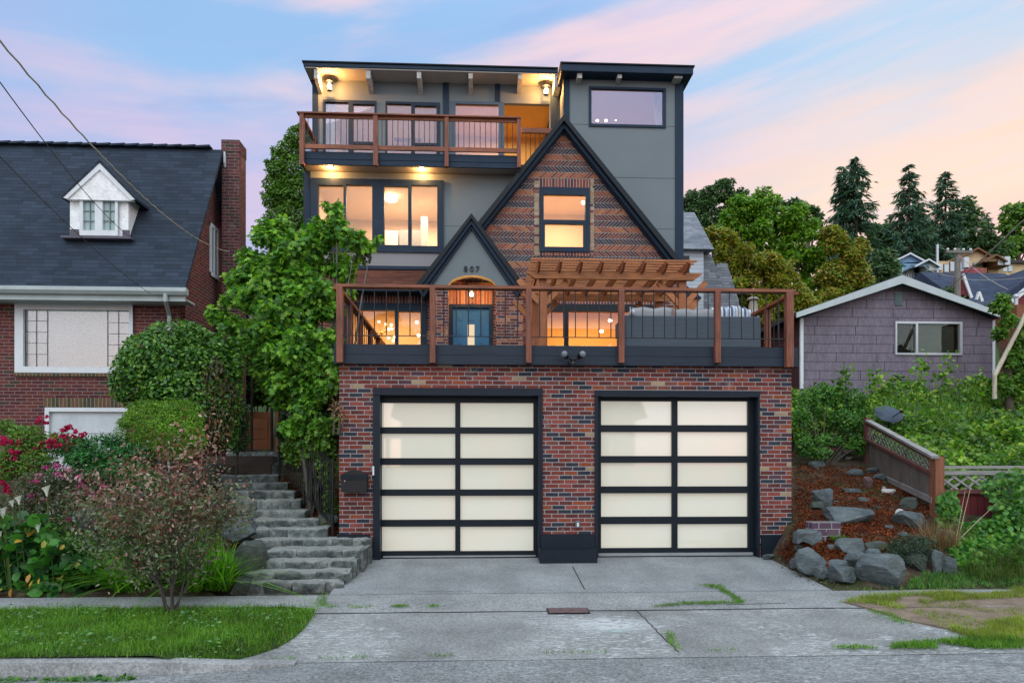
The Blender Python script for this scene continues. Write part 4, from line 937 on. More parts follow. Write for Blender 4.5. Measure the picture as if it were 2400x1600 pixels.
# far houses
def farhouse(name, label, Y, z0, boxes, gables, wins, wallm, roofm, trimm, winm, depth=8):
    t = thing(name, label, 'house', (PX(boxes[0][0], Y), Y, z0))
    for (a, c, b, d) in boxes:
        r = rect(a, c, b, d, Y); part('wall', wallm, t, lambda m: m.box(r[0], r[1], Y+.02, Y+depth, r[2], r[3]))
    for (lx, ly, ax, ay, rx, ry, dy) in gables:
        L, A, R_ = P(lx, ly, Y-dy), P(ax, ay, Y-dy), P(rx, ry, Y-dy)
        part('gable', wallm, t, lambda m: m.prism([L, R_, A][::-1], Y-dy, Y-dy+.5))
        rf = part('roof', roofm, t, lambda m: (m.prism([A, (A[0], A[1]-.15), (L[0]-.25, L[1]-.25), (L[0]-.25, L[1]-.1)], Y-dy-.6, Y+depth), m.prism([A, (A[0], A[1]-.15), (R_[0]+.25, R_[1]-.25), (R_[0]+.25, R_[1]-.1)][::-1], Y-dy-.6, Y+depth)))
        part('fascia', trimm, rf, lambda m: (m.prism([(A[0], A[1]-.02), (A[0], A[1]-.22), (L[0]-.25, L[1]-.33), (L[0]-.25, L[1]-.12)], Y-dy-.7, Y-dy-.61), m.prism([(A[0], A[1]-.02), (A[0], A[1]-.22), (R_[0]+.25, R_[1]-.33), (R_[0]+.25, R_[1]-.12)][::-1], Y-dy-.7, Y-dy-.61)))
    for (a, c, b, d) in wins:
        r = rect(a, c, b, d, Y-2.2 if 0 else Y)
        w = part('window', trimm, t, lambda m: m.box(r[0]-.06, r[1]+.06, Y-.1-(2 if (len(gables) > 1 and a > gables[1][0]) else 0), Y+.05, r[2]-.06, r[3]+.06))
        yy = Y-.101-(2 if (len(gables) > 1 and a > gables[1][0]) else 0)
        part('pane', winm, w, lambda m: m.box(r[0], r[1], yy-.05, yy, r[2], r[3]))
    return t
m_winf = paint('far_window', (.4,.48,.52), .2, spec=.7)
m_lit = glow('sunset_lit_window', (1, .72, .5), 1.3)
m_blue = shinglemat('blue_clapboard', (.22,.38,.55), 4, .3, .8, .05, line=.8); m_tan = shinglemat('tan_clapboard', (.48,.38,.23), 4, .3, .8, .05, line=.8)
bh = farhouse('blue_house', 'pale blue gabled house on the hill above the shingled house', 90, 20, [(2082, 617, 2160, 680), (2143, 622, 2191, 676)], [(2083, 617, 2127, 595, 2160, 613, 0), (2141, 624, 2170, 609, 2193, 624, 2)], [(2087, 628, 2096, 648), (2102, 630, 2114, 648), (2124, 632, 2137, 655), (2155, 630, 2184, 643)], m_blue, paint('blue_grey_roof', (.2,.26,.33)), m_white, m_winf)
part('balcony_rail', m_balus, bh, lambda m: (m.box(PX(2100, 87), PX(2155, 87), 87, 87.1, PZ(2130, 641, 87), PZ(2130, 640, 87)), [m.box(PX(2100+k*5.5, 87), PX(2101+k*5.5, 87), 87, 87.1, PZ(2130, 652, 87), PZ(2130, 641, 87)) for k in range(11)]))
th = farhouse('tan_house', 'tan house with brown trimmed twin gables and a timber deck on the hill', 92, 20, [(2200, 612, 2250, 672), (2246, 602, 2316, 680), (2304, 610, 2348, 650)], [(2246, 603, 2285, 583, 2317, 602, 0), (2304, 612, 2328, 598, 2349, 612, 2)], [(2212, 620, 2222, 638), (2226, 614, 2238, 636), (2248, 616, 2258, 636), (2259, 616, 2270, 630), (2281, 617, 2295, 640), (2312, 612, 2324, 631), (2327, 612, 2340, 631)], m_tan, paint('brown_roof', (.13,.06,.03)), paint('brown_trim', (.18,.08,.04)), m_winf)
part('deck', m_rail, th, lambda m: m.box(PX(2285, 89), PX(2312, 89), 88.9, 90, PZ(2300, 640, 89), PZ(2300, 628, 89)))
pu = MB(); r_ = P(2274, 628, 86); pu.lathe((r_[0], 86, r_[1]-.5), [(1.9, -.9), (1.3, 0), (.05, .75)], 10)
tag(pu.build('patio_umbrella', paint('wine_cloth', (.18,.02,.03)), loc=(r_[0], 86, r_[1]-1.4)), 'dark red patio umbrella in front of the tan hillside house', 'umbrella')
fb = thing('flat_roof_house', 'low tan flat roofed building beside the tan gabled house on the hill', 'house', (PX(2370, 96), 96, 20))
r_ = rect(2349, 618, 2400, 660, 96); part('wall', m_tan, fb, lambda m: m.box(r_[0], r_[1]+8, 96, 102, r_[2], r_[3])); part('roof', m_balus, fb, lambda m: m.box(r_[0]-.3, r_[1]+8, 95.5, 102, r_[3]+.002, r_[3]+.4))
for a_, b_ in ((2351, 2360), (2363, 2372)):
    r_ = rect(a_, 623, b_, 636, 95.9); part('window', m_winf, fb, lambda m: m.box(r_[0], r_[1], 95.85, 95.99, r_[2], r_[3]))
YK = 52
dk = thing('red_house', 'dark red house with a big navy shingle roof and white trim at right edge', 'house', (PX(2330, YK), YK, 12))
m_nvsh = shinglemat('navy_shingles', (.035,.05,.085), .5, .25, .85, .2)
m_rdw = paint('barn_red_siding', (.16,.03,.035), .8)
part('roof', m_nvsh, dk, lambda m: m.prismx([(YK, PZ(2310, 715, YK)), (YK+5.5, PZ(2310, 640, YK+5.5)), (YK+9, PZ(2310, 640, YK+5.5)-1), (YK+9, PZ(2310, 715, YK))][::-1], PX(2262, YK), PX(2480, YK)))
part('roof', m_nvsh, dk, lambda m: m.prism([P(2345, 700, YK-.6), P(2462, 610, YK-.6), P(2580, 700, YK-.6)][::-1], YK-.5, YK+6))
part('wall', m_rdw, dk, lambda m: (m.box(PX(2264, YK), PX(2470, YK), YK+.3, YK+9, 8, PZ(2310, 714, YK)),))
part('gable', m_rdw, dk, lambda m: m.prism([P(2372, 710, YK-1), P(2462, 642, YK-1), P(2560, 710, YK-1), P(2560, 830, YK-1), P(2372, 830, YK-1)][::-1], YK-1, YK-.6))
part('fascia', m_white, dk, lambda m: (m.bar((*[P(2370, 706, YK-1.2)[0]], YK-1.2, P(2370, 706, YK-1.2)[1]), (P(2462, 632, YK-1.2)[0], YK-1.2, P(2462, 632, YK-1.2)[1]), .15, .35),))
part('gable', m_rdw, dk, lambda m: m.prism([P(2251, 692, YK-1), P(2257, 643, YK-1), P(2276, 698, YK-1)][::-1], YK-1.2, YK))
part('fascia', m_white, dk, lambda m: [m.bar((P(a, b, YK-1.4)[0], YK-1.4, P(a, b, YK-1.4)[1]), (P(c, d, YK-1.4)[0], YK-1.4, P(c, d, YK-1.4)[1]), .12, .2) for a, b, c, d in ((2257, 642, 2277, 698), (2294, 684, 2288, 703), (2294, 684, 2302, 706))])
# poles and brown shed
def pole(label, pts, r, name='utility_pole', mat=None, cat='pole', extra=None):
    t = thing(name, label, cat, pts[0]); part('pole', mat or m_wpole, t, lambda m: m.tube(pts, r, 10))
    if extra: extra(t)
    return t
m_wpole = timber('weathered_pole', (.16,.15,.13), 'z')
YQ = 45; xq, zq = P(2244, 583, YQ)
def qx(t):
    part('crossarm', m_wpole, t, lambda m: m.box(xq-.9, xq+.9, YQ-.1, YQ-.25, zq-.35, zq-.2))
    part('transformer', m_alu, t, lambda m: m.tube([(xq+.35, YQ-.3, zq-1.4), (xq+.35, YQ-.3, zq-.7)], .22, 10))
    part('insulator', m_white, t, lambda m: [m.ball((xq+k, YQ-.17, zq-.1), .09, 5) for k in (-.8, -.3, .3, .8)])
pole('weathered wooden utility pole behind the shingled house ridge', [(xq, YQ, 6), (xq, YQ, zq)], [.24, .17], extra=qx)
xq2, zq2 = P(2197, 573, 88); pole('thin grey metal pole between the blue house and the tan house', [(xq2, 88, 18), (xq2, 88, zq2)], .16, 'metal_pole', m_alu)
Yb = 17; x_, z_ = P(2400, 745, Yb); x2_, z2_ = P(2331, 880, Yb)
pole('pale peeling wooden pole leaning beside the shingled house', [(x2_, Yb, z2_-.6), (x2_, Yb, z2_), (x_, Yb, z_), (x_+.35, Yb, z_+.7)], .055, 'leaning_pole', timber('pale_bark', (.45,.40,.30), 'z'))
Yt = 18; x0, x1, z0, z1 = rect(2383, 714, 2440, 800, Yt)
st = thing('chimney_stack', 'orange brown stack with a metal flue at the right edge of the picture', 'chimney', (x0, Yt, z0))
part('stack', paint('rusty_brown', (.20,.075,.04), .8, .3), st, lambda m: m.box(x0, x1, Yt, Yt+.6, 2.5, z1))
part('flue', m_alu, st, lambda m: (m.tube([(x0+.14, Yt+.2, z1), (x0+.14, Yt+.2, z1+.24)], .05, 10), m.ball((x0+.14, Yt+.2, z1+.27), .075, 7)))
x, z = P(1765, 700, 14.5)
sl_ = thing('stone_lantern', 'pale weathered lantern-shaped post cap with a round top behind the sofa end', 'ornament', (x, 14.5, zDeck))
m_cst = stonemat('cast_stone', (.16,.15,.13), (.34,.31,.26), 9)
part('body', m_cst, sl_, lambda m: m.lathe((x, 14.5, PZ(1765, 740, 14.5)), [(.14, -1.2), (.14, .05), (.11, .12), (.085, .28), (.07, .33)], 12))
part('cap', m_cst, sl_, lambda m: m.lathe((x, 14.5, PZ(1765, 703, 14.5)), [(.13, 0), (.12, .03), (.05, .07)], 12)); part('finial', m_alu, sl_, lambda m: m.ball((x, 14.5, PZ(1765, 681, 14.5)), .05, 7))
# overhead wires
def wire(label, pts, r, sag=.0, mat=m_balus, twist=False, group='overhead wires'):
    a, b = Vector(pts[0]), Vector(pts[1]); n = 60 if twist else 28
    P_ = []
    for i in range(n+1):
        t = i/n; q = a.lerp(b, t); q.z -= sag*4*t*(1-t)
        if twist: q += Vector((0, math.cos(t*200)*.007, math.sin(t*200)*.007))
        P_.append(q)
    m = MB().tube(P_, r, 5); o = m.build('overhead_wire', mat, loc=pts[0]); tag(o, label, 'wire', group); return o
def P3(px, py, Y): a = P(px, py, Y); return (a[0], Y, a[1])
m_wirep = paint('pale_cable_sheath', (.33,.32,.26), .7)
m_wired = paint('dark_cable_sheath', (.035,.035,.04), .7)
wire('thick pale twisted service cable crossing the slate roof to the chimney side', [P3(-60, 25, 5.0), P3(538, 590, 14.6)], .008, .35, m_wirep, True)
wire('thin black wire crossing the dormer of the brick cottage', [P3(-60, 110, 5.0), P3(300, 552, 13.0)], .005, .12, m_wired)
wire('thin black wire reaching the cottage gutter, lowest of the three at left', [P3(-60, 305, 6.0), P3(352, 688, 13.2)], .005, .1, m_wired)
wire('thick twisted cable rising to the upper right corner past the far conifers', [P3(2176, 705, 44), P3(2460, 458, 12)], .02, .2, m_wirep, True)
wire('slack grey wire in front of the red house roof', [P3(2247, 653, 44.5), P3(2470, 640, 30)], .02, .2, m_wirep)
wire('pale service wire from the utility pole down to the blue house', [P3(2240, 648, 44.5), P3(2165, 622, 80)], .03, .3, m_wirep)
wire('pale wire sloping across the red house roof to the right edge', [P3(2248, 708, 44), P3(2470, 655, 20)], .015, .3, m_wirep)
wire('thin wire from the pole top to the right over the navy roof', [P3(2250, 600, 44.5), P3(2362, 678, 40)], .02, .2, m_wirep)
# ============================================================ GROUND
def interp(v, xs, ys): return float(np.interp(v, xs, ys))
SY, SZ = [-40, 6.2, 6.42, 7.95, 8.9, 10.9, 11.5], [-.44, -.368, -.35, -.235, -.205, -.03, -.03]
LY, LZ = [8.9, 9.3, 10, 11, 12, 13.2, 14, 18, 45, 90, 160, 400], [-.20, -.12, .08, .3, .58, .95, 1.2, 2.2, 8, 20, 36, 60]
RY, RZ_ = [8.9, 9.25, 10, 11, 13, 15, 19.5, 45, 90, 160, 400], [-.2, -.1, .28, .62, 1.05, 1.5, 3.0, 9, 22.5, 40, 70]
def smooth(t): t = max(0, min(1, t)); return t*t*(3-2*t)
def street(Y): return interp(Y, SY, SZ)
def tz(X, Y):
    if Y <= 8.9: return street(Y)
    a = interp(Y, LY, LZ); b = interp(Y, RY, RZ_); c = street(min(Y, 11.5)) if Y < 17 else interp(Y, [17, 22], [-.03, interp(22, RY, RZ_)])
    wl_ = smooth((-X-1.9)/.35) if X < 0 else 0; wr_ = smooth((X-4.6)/.5) if X > 0 else 0
    if Y > 17:
        k = smooth((Y-17)/5); wl_ = max(wl_, k*(1 if X < 0 else 0)); wr_ = max(wr_, k*(1 if X >= 0 else 0))
        if X < 0 and X > -3: pass
    z = c*(1-wl_-wr_)+a*wl_+b*wr_
    if Y > 30: z += 0
    return z
def hit(px, py):       # sight line meets the ground
    r = ray(px, py); t = 3.0
    while t < 200:
        q = r*t
        if CZ+q.z < tz(q.x, q.y): break
        t += .02 if t < 25 else .3
    return Vector((q.x, q.y, CZ+q.z))
m_soil, nt = newmat('garden_soil'); p_ = pos(nt); X_, Y_, Z_ = xyz(nt, p_)[0:3]
n1 = noise(nt, p_, 7, 7, .7); n2 = noise(nt, p_, 1.3, 4)
dirt = ramp(nt, n1, [(.3, (.03,.022,.015)), (.55, (.075,.055,.038)), (.75, (.16,.13,.10))])
grn = ramp(nt, n1, [(.3, (.02,.035,.01)), (.7, (.06,.10,.025))])
far = sstep(nt, Y_, 17, 22)
finish(nt, mix(nt, M(nt, 'MAXIMUM', far, M(nt, 'MULTIPLY', sstep(nt, n2, .5, .62), .6)), dirt, grn), .95, n1, .8, .03, .1)
xs = np.concatenate([[-400, -150, -80, -50, -35, -25], np.arange(-18, -8, .5), np.arange(-8, 13, .14), np.arange(13, 30, .8), [32, 40, 55, 80, 120, 200, 400]])
ys = np.concatenate([[-400, -100, -30, 0, 4], np.arange(6, 21, .14), np.arange(21, 60, 1.5), np.arange(60, 170, 6), [180, 220, 300, 400, 700]])
V = []
for yy in ys:
    for xx in xs:
        z = tz(xx, yy)
        if yy > 9 and (xx < -2.3 or xx > 5.2): z += .05*mnoise.noise(Vector((xx*1.3, yy*1.3, 0)))+.02*mnoise.noise(Vector((xx*5, yy*5, 3)))
        if yy < 8.95: z -= .06
        elif -2.3 < xx < 5.2: z -= .05
        if 8.95 <= yy < 14.2 and PX(500, yy) < xx < PX(770, yy)+.1: z -= .16 if yy > 9.2 else .08
        V.append((xx, yy, z))
nx, ny = len(xs), len(ys)
idx = np.arange(nx*ny).reshape(ny, nx)
Fs = np.stack([idx[:-1, :-1].ravel(), idx[:-1, 1:].ravel(), idx[1:, 1:].ravel(), idx[1:, :-1].ravel()], 1)
gr_ = tag(fastmesh('ground', V, Fs, m_soil, smooth=True), kind='structure')

def concrete(name, c, stain=.3, chalk=0.0, agg=.35, scale=1.2):
    m, nt = newmat(name); p = pos(nt)
    n1 = noise(nt, p, scale, 6, .6); n2 = noise(nt, p, 34, 4, .95); n3 = noise(nt, vmul(nt, p, (.8, 2.5, 1)), 2.3, 5, .65)
    col = ramp(nt, n1, [(.3, tuple(v*(1-stain*.6) for v in c)), (.7, tuple(v*(1+stain*.5) for v in c))])
    col = mix(nt, 1.0, col, ramp(nt, n2, [(.36, 1-agg), (.5, 1.0), (.64, 1+agg)]), 'MULTIPLY')
    col = mix(nt, M(nt, 'MULTIPLY', sstep(nt, n3, .56, .74), .35), col, tuple(v*.62 for v in c))
    if name == 'driveway_concrete':
        X0_, Y0_, Z0_ = xyz(nt, p)[0:3]
        for cx_ in (-1.05, .4, 2.55, 4.0):
            dd = M(nt, 'ABSOLUTE', M(nt, 'SUBTRACT', M(nt, 'ADD', X0_, M(nt, 'MULTIPLY', n3, .25)), cx_+.12))
            col = mix(nt, M(nt, 'MULTIPLY', M(nt, 'MULTIPLY', M(nt, 'SUBTRACT', 1.0, sstep(nt, dd, .05, .22)), n1), .42), col, tuple(v*.55 for v in c))
    if chalk:
        X, Y, Z = xyz(nt, p)[0:3]
        s = noise(nt, vmul(nt, p, (1.6, 5.5, 1)), 3.1, 6, .75, 2.2)
        msk = M(nt, 'MULTIPLY', sstep(nt, s, .50, .64), sstep(nt, noise(nt, p, .75, 3), .42, .55))
        dx_ = M(nt, 'SUBTRACT', X, 1.42); dy_ = M(nt, 'MULTIPLY', M(nt, 'SUBTRACT', Y, 7.45), 2.2)
        rr = M(nt, 'SQRT', M(nt, 'ADD', M(nt, 'MULTIPLY', dx_, dx_), M(nt, 'MULTIPLY', dy_, dy_)))
        blob = M(nt, 'MULTIPLY', M(nt, 'SUBTRACT', 1.0, sstep(nt, rr, .15, .85)), sstep(nt, s, .38, .56))
        fm_ = M(nt, 'MULTIPLY', M(nt, 'MAXIMUM', msk, blob), chalk, clamp=True)
        col = mix(nt, fm_, col, (.52,.55,.55))
        gdx = M(nt, 'SUBTRACT', X, 1.47); gdy = M(nt, 'MULTIPLY', M(nt, 'SUBTRACT', Y, 7.22), 4.0)
        gr = M(nt, 'SQRT', M(nt, 'ADD', M(nt, 'MULTIPLY', gdx, gdx), M(nt, 'MULTIPLY', gdy, gdy)))
        col = mix(nt, M(nt, 'MULTIPLY', M(nt, 'MULTIPLY', M(nt, 'SUBTRACT', 1.0, sstep(nt, gr, .1, .34)), sstep(nt, s, .46, .6)), .5), col, (.25,.50,.42))
    finish(nt, col, .9, n2, .35, .006, .15); return m
m_road = concrete('road_asphalt', (.185,.198,.196), .4, .6, .6)
m_drive = concrete('driveway_concrete', (.235,.25,.25), .4, .12, .42)
m_apron = concrete('apron_concrete', (.22,.228,.222), .5, .9, .42)
m_walk = concrete('sidewalk_concrete', (.25,.26,.255), .45, .2, .55)
m_kerb = concrete('kerb_concrete', (.27,.275,.27), .5, .3, .45, 2.5)
def sheet(name, poly_fn, mat, x0, x1, y0, y1, off, sx=.25, sy_=.15, jag=None):
    """sheet following the street profile; poly_fn(x,y) keeps cells"""
    nx = max(2, int((x1-x0)/sx)); ny = max(2, int((y1-y0)/sy_)); V = []; Fs = []
    for j in range(ny+1):
        for i in range(nx+1):
            x = x0+(x1-x0)*i/nx; y = y0+(y1-y0)*j/ny
            if jag: x, y = jag(x, y)
            V.append((x, y, street(y)+off+.004*mnoise.noise(Vector((x*.9, y*.9, 1)))))
    for j in range(ny):
        for i in range(nx):
            a = j*(nx+1)+i; Fs.append((a, a+1, a+nx+2, a+nx+1))
    return tag(fastmesh(name, V, Fs, mat, smooth=True), kind='structure')
sheet('road', None, m_road, -60, 60, -12, 6.50, -.005, 1.0, .5)
# driveway, sidewalk and apron as slabs that share joints, edges widening towards the street
def apron_jag(x, y):
    t = (7.92-y)/(7.92-6.42); l = -2.0-.5*max(0, t)**1.5; r = 6.0+1.6*t
    u = (x+1.92)/(7.92); return (l+u*(r-l), y)
sheet('driveway', None, m_drive, -1.95, 4.72, 8.93, 11.2, 0, .25, .15)
sheet('sidewalk', None, m_walk, -14, 14, 7.98, 8.91, .004, .3, .15)
sheet('driveway_apron', None, m_apron, -1.92, 6.0, 6.42, 7.96, .002, .2, .1, apron_jag)
joint = MB()
def seam(pts, w):
    for a, b in zip(pts[:-1], pts[1:]):
        z0 = street(a[1])+.009; z1 = street(b[1])+.009
        d = Vector((b[0]-a[0], b[1]-a[1])).normalized(); nn = Vector((-d.y, d.x))*w
        joint.add([(a[0]-nn.x, a[1]-nn.y, z0), (b[0]-nn.x, b[1]-nn.y, z1), (b[0]+nn.x, b[1]+nn.y, z1), (a[0]+nn.x, a[1]+nn.y, z0)], [(0, 1, 2, 3)])
def gpt(px, py):
    q = hit(px, py); return (q.x, q.y)
def wob(a, b, n=14, j=.012, seed=0):
    rg = random.Random(seed); return [(a[0]+(b[0]-a[0])*k/n+rg.uniform(-j, j), a[1]+(b[1]-a[1])*k/n+rg.uniform(-j, j)) for k in range(n+1)]
for i, (a, b, w) in enumerate(((gpt(1342, 1328), gpt(1370, 1381), .007), (gpt(1490, 1430), gpt(1590, 1530), .006), (gpt(1700, 1418), gpt(1840, 1414), .008), ((-1.9, 7.965), (6.0, 7.965), .008), ((-1.95, 8.92), (4.7, 8.92), .005), (gpt(980, 1386), gpt(1110, 1386), .004))):
    seam(wob(a, b, 22, .012 if i not in (0,) else .002, i), w)
tag(joint.build('pavement_cracks', paint('crack_dirt', (.05,.05,.045), .95)), kind='structure')
# kerb: left run with a rounded return, low dropped part in front of the apron
m = MB()
pts = [(-30, 6.12), (-9, 6.12), (-6.5, 6.13), (-4.2, 6.14), (-3.2, 6.15), (-2.7, 6.17), (-2.2, 6.22), (-1.7, 6.33)]
hts = [.12, .12, .12, .12, .11, .09, .05, .02]
for i in range(len(pts)-1):
    (xa, ya), (xb, yb) = pts[i], pts[i+1]; ha, hb = hts[i], hts[i+1]
    zb0_ = -.42; m.add([(xa, ya, zb0_), (xb, yb, zb0_), (xb, yb+.17, zb0_), (xa, ya+.17, zb0_), (xa, ya+.015, -.36+ha), (xb, yb+.015, -.36+hb), (xb, yb+.17, -.355+hb), (xa, ya+.17, -.355+ha)], [(0,1,5,4), (4,5,6,7), (3,7,6,2)]+([(1,2,6,5)] if i == len(pts)-2 else []))
m.build('kerb', m_kerb)['kind'] = 'structure'
# metal cover plate
a, b = gpt(1283, 1427), gpt(1374, 1427); c = gpt(1290, 1440)
mcv = thing('utility_cover', 'rusty brown rectangular metal cover set in the driveway apron', 'cover plate', (a[0], c[1], street(c[1])))
m_rust = paint('rusty_metal', (.12,.075,.075), .7, .3, 12, .5)
def tilt(m, x0, x1, y0, y1, o):
    m.add([(x0, y0, street(y0)+o), (x1, y0, street(y0)+o), (x1, y1, street(y1)+o), (x0, y1, street(y1)+o)], [(0,1,2,3)])
part('frame', m_balus, mcv, lambda m: tilt(m, a[0]-.015, b[0]+.015, c[1]-.015, a[1]+.015, .012))
part('lid', m_rust, mcv, lambda m: tilt(m, a[0], b[0], c[1], a[1], .017))

# ============================================================ STONE STAIRS
m_step, nt = newmat('old_stone_step'); p_ = pos(nt); X_, Y_, Z_ = xyz(nt, p_)[0:3]
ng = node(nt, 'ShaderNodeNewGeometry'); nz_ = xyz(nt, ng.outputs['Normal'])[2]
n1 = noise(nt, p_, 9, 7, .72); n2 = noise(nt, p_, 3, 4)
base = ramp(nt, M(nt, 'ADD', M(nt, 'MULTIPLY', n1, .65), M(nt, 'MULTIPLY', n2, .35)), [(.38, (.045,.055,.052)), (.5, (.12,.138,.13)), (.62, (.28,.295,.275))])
base = mix(nt, M(nt, 'MULTIPLY', sstep(nt, nz_, .55, .95), .75), base, ramp(nt, n1, [(.3, (.15,.165,.155)), (.7, (.36,.38,.35))]))  # upward faces mixed towards a lighter grey than the risers
base = mix(nt, M(nt, 'MULTIPLY', sstep(nt, noise(nt, p_, 4.5, 5, .7), .58, .70), .4), base, (.075,.08,.03))
base = mix(nt, 1.0, base, ramp(nt, ng.outputs['Random Per Island'], [(0, .65), (1, 1.35)]), 'MULTIPLY')
finish(nt, base, .9, n1, .9, .03, .15)
m_mortar = stonemat('step_mortar', (.15,.16,.148), (.31,.325,.30), 8)
stairs = thing('stone_staircase', 'old grey stone steps climbing from the sidewalk between the cottage garden and the brick garage', 'stairs', (-2.9, 9.1, -.2))
def rough_block(m, x0, x1, y0, y1, z0, z1, rg, j=.015, nxs=None):
    nxs = nxs or max(3, int((x1-x0)/.07)); nys, nzs = 3, 3
    # displaced box shell: front, top, sides
    sd = rg.random()*50
    def d(x, y, z): 
        n = mnoise.noise_vector(Vector((x*6+sd, y*6, z*6)))*j*1.6+mnoise.noise_vector(Vector((x*18, y*18+sd, z*18)))*j*.5; return (x+n.x, y+n.y, z+n.z)
    r = min(.02, (z1-z0)*.2)
    prof = [(y0+.006, z0), (y0, z0+(z1-z0)*.35), (y0, z1-r*1.5), (y0+r*.5, z1-r*.4), (y0+r*1.6, z1), (y0+(y1-y0)*.5, z1+.004), (y1, z1)]
    V = []; k = len(prof)
    for i in range(nxs+1):
        x = x0+(x1-x0)*i/nxs
        e = r*.8 if i in (0, nxs) else 0
        for q, (y, z) in enumerate(prof): V.append(d(x, y+(e if q < 4 else 0), z-(e*.6 if 1 < q < 5 else 0)))
    Fs = [(i*k+q, (i+1)*k+q, (i+1)*k+q+1, i*k+q+1) for i in range(nxs) for q in range(k-1)]
    Fs += [tuple(range(k))+(len(V),), tuple(nxs*k+q for q in range(k-1, -1, -1))+(len(V)+1,)]
    V += [(x0, y1, z0), (x1, y1, z0)]
    m.add(V, Fs)
SD = [(1365, 550, 796, -.095), (1341, 572, 812, .01), (1315, 614, 828, .115), (1290, 617, 847, .22), (1264, 595, 862, .325),
      (1239, 588, 767, 10.95), (1218, 585, 748, 11.3), (1197, 588, 716, 11.7), (1172, 537, 703, 12.1), (1151, 530, 690, 12.5), (1132, 515, 674, 12.9), (1113, 490, 652, 13.25)]
prev = None; rg = random.Random(11); tops = []
for i, (py, xa, xb, s) in enumerate(SD):
    pc = (xa+xb)/2
    if i < 5:
        z = s; r = ray(pc, py); t = (z-CZ)/r.z; Y = t*r.y
    else: Y = s; z = PZ(pc, py, Y)
    tops.append((Y, z, PX(xa, Y), PX(xb, Y)))
for i, (Y, z, x0, x1) in enumerate(tops):
    zb = tops[i-1][1]-.03 if i else -.24
    yb = tops[i+1][0]+.12 if i < len(tops)-1 else Y+.5
    back = yb
    mo = MB(); rough_block(mo, x0+.03, x1-.03, Y+.035, back, zb-.05, z+.004, rg, .016, 30)
    if i < 5: mo.box(x0+.04, x1-.06, Y+.08, YG-.05, zb-.1, z-.02)
    st_ = mo.build('step', m_mortar, stairs)
    x = x0; bl_ = MB()
    while x < x1-.05:
        w = rg.uniform(.2, .5); w = min(w, x1-x); 
        if x1-x-w < .12: w = x1-x
        rough_block(bl_, x+.007, x+w-.007, Y+rg.uniform(-.014, .014), min(back, Y+.12), zb+.01, z+rg.uniform(-.006, .004), rg, .014)
        x += w
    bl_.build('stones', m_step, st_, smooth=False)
# curved end wall of the lower flight, by the driveway
ew = MB(); 
for i in range(5):
    Y, z, x0, x1 = tops[i]; Yn = tops[i+1][0] if i < 4 else YG-.06
    zlow = street(Y)-.08
    rough_block(ew, x1-.12, x1+.03, Y-.01, Yn+.05, zlow, z-.004, rg, .03, 4)
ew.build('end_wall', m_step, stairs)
# timber risers at the top
m_oldt = timber('old_dark_timber', (.06,.045,.035), 'x', .8)
for (py, xa, xb, Y, h) in ((1088, 478, 634, 13.45, .24), (1068, 474, 640, 13.85, .18)):
    z = PZ((xa+xb)/2, py, Y); part('timber_riser', m_oldt, stairs, lambda m: m.box(PX(xa, Y), PX(xb, Y), Y, Y+.07, z-h, z))
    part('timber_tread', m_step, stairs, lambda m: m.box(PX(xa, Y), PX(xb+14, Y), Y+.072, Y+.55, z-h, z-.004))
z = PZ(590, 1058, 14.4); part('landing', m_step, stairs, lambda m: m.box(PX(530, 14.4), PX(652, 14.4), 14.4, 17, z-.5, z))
# iron railing beside the upper flight
def P_iron():
    A = Vector((PX(655, 13.4), 13.4, 0)); B = Vector((PX(780, 11.05), 11.05, 0))
    t = thing('iron_railing', 'black wrought iron railing with scrolls between the stone steps and the garage', 'railing', (A.x, A.y, 1.2))
    zt = lambda u: PZ(655, 965, 13.4)*(1-u)+PZ(780, 1085, 11.05)*u
    zb = lambda u: 1.30*(1-u)+.42*u
    part('top_rail', m_balus, t, lambda m: m.bar((A.x, A.y, zt(0)), (B.x, B.y, zt(1)), .03, .03)); part('bottom_rail', m_balus, t, lambda m: m.bar((A.x, A.y, zb(0)+.1), (B.x, B.y, zb(1)+.1), .02, .02))
    for k in range(0, 27):
        u = k/26; p = A.lerp(B, u); post = k in (0, 13, 26)
        def f(m):
            m.tube([(p.x, p.y, zb(u)-.1 if post else zb(u)+.1), (p.x, p.y, zt(u)+(.06 if post else 0))], .022 if post else .009, 6)
            if not post and k % 2:
                zc = (zb(u)+zt(u))/2
                d = (B-A).normalized()
                m.tube([Vector((p.x, p.y, zc))+d*math.cos(a)*.035+Vector((0, 0, math.sin(a)*.08)) for a in [j*math.pi/5 for j in range(10)]], .006, 4)
        part('post' if post else 'iron_bar', m_balus, t, f)
P_iron()
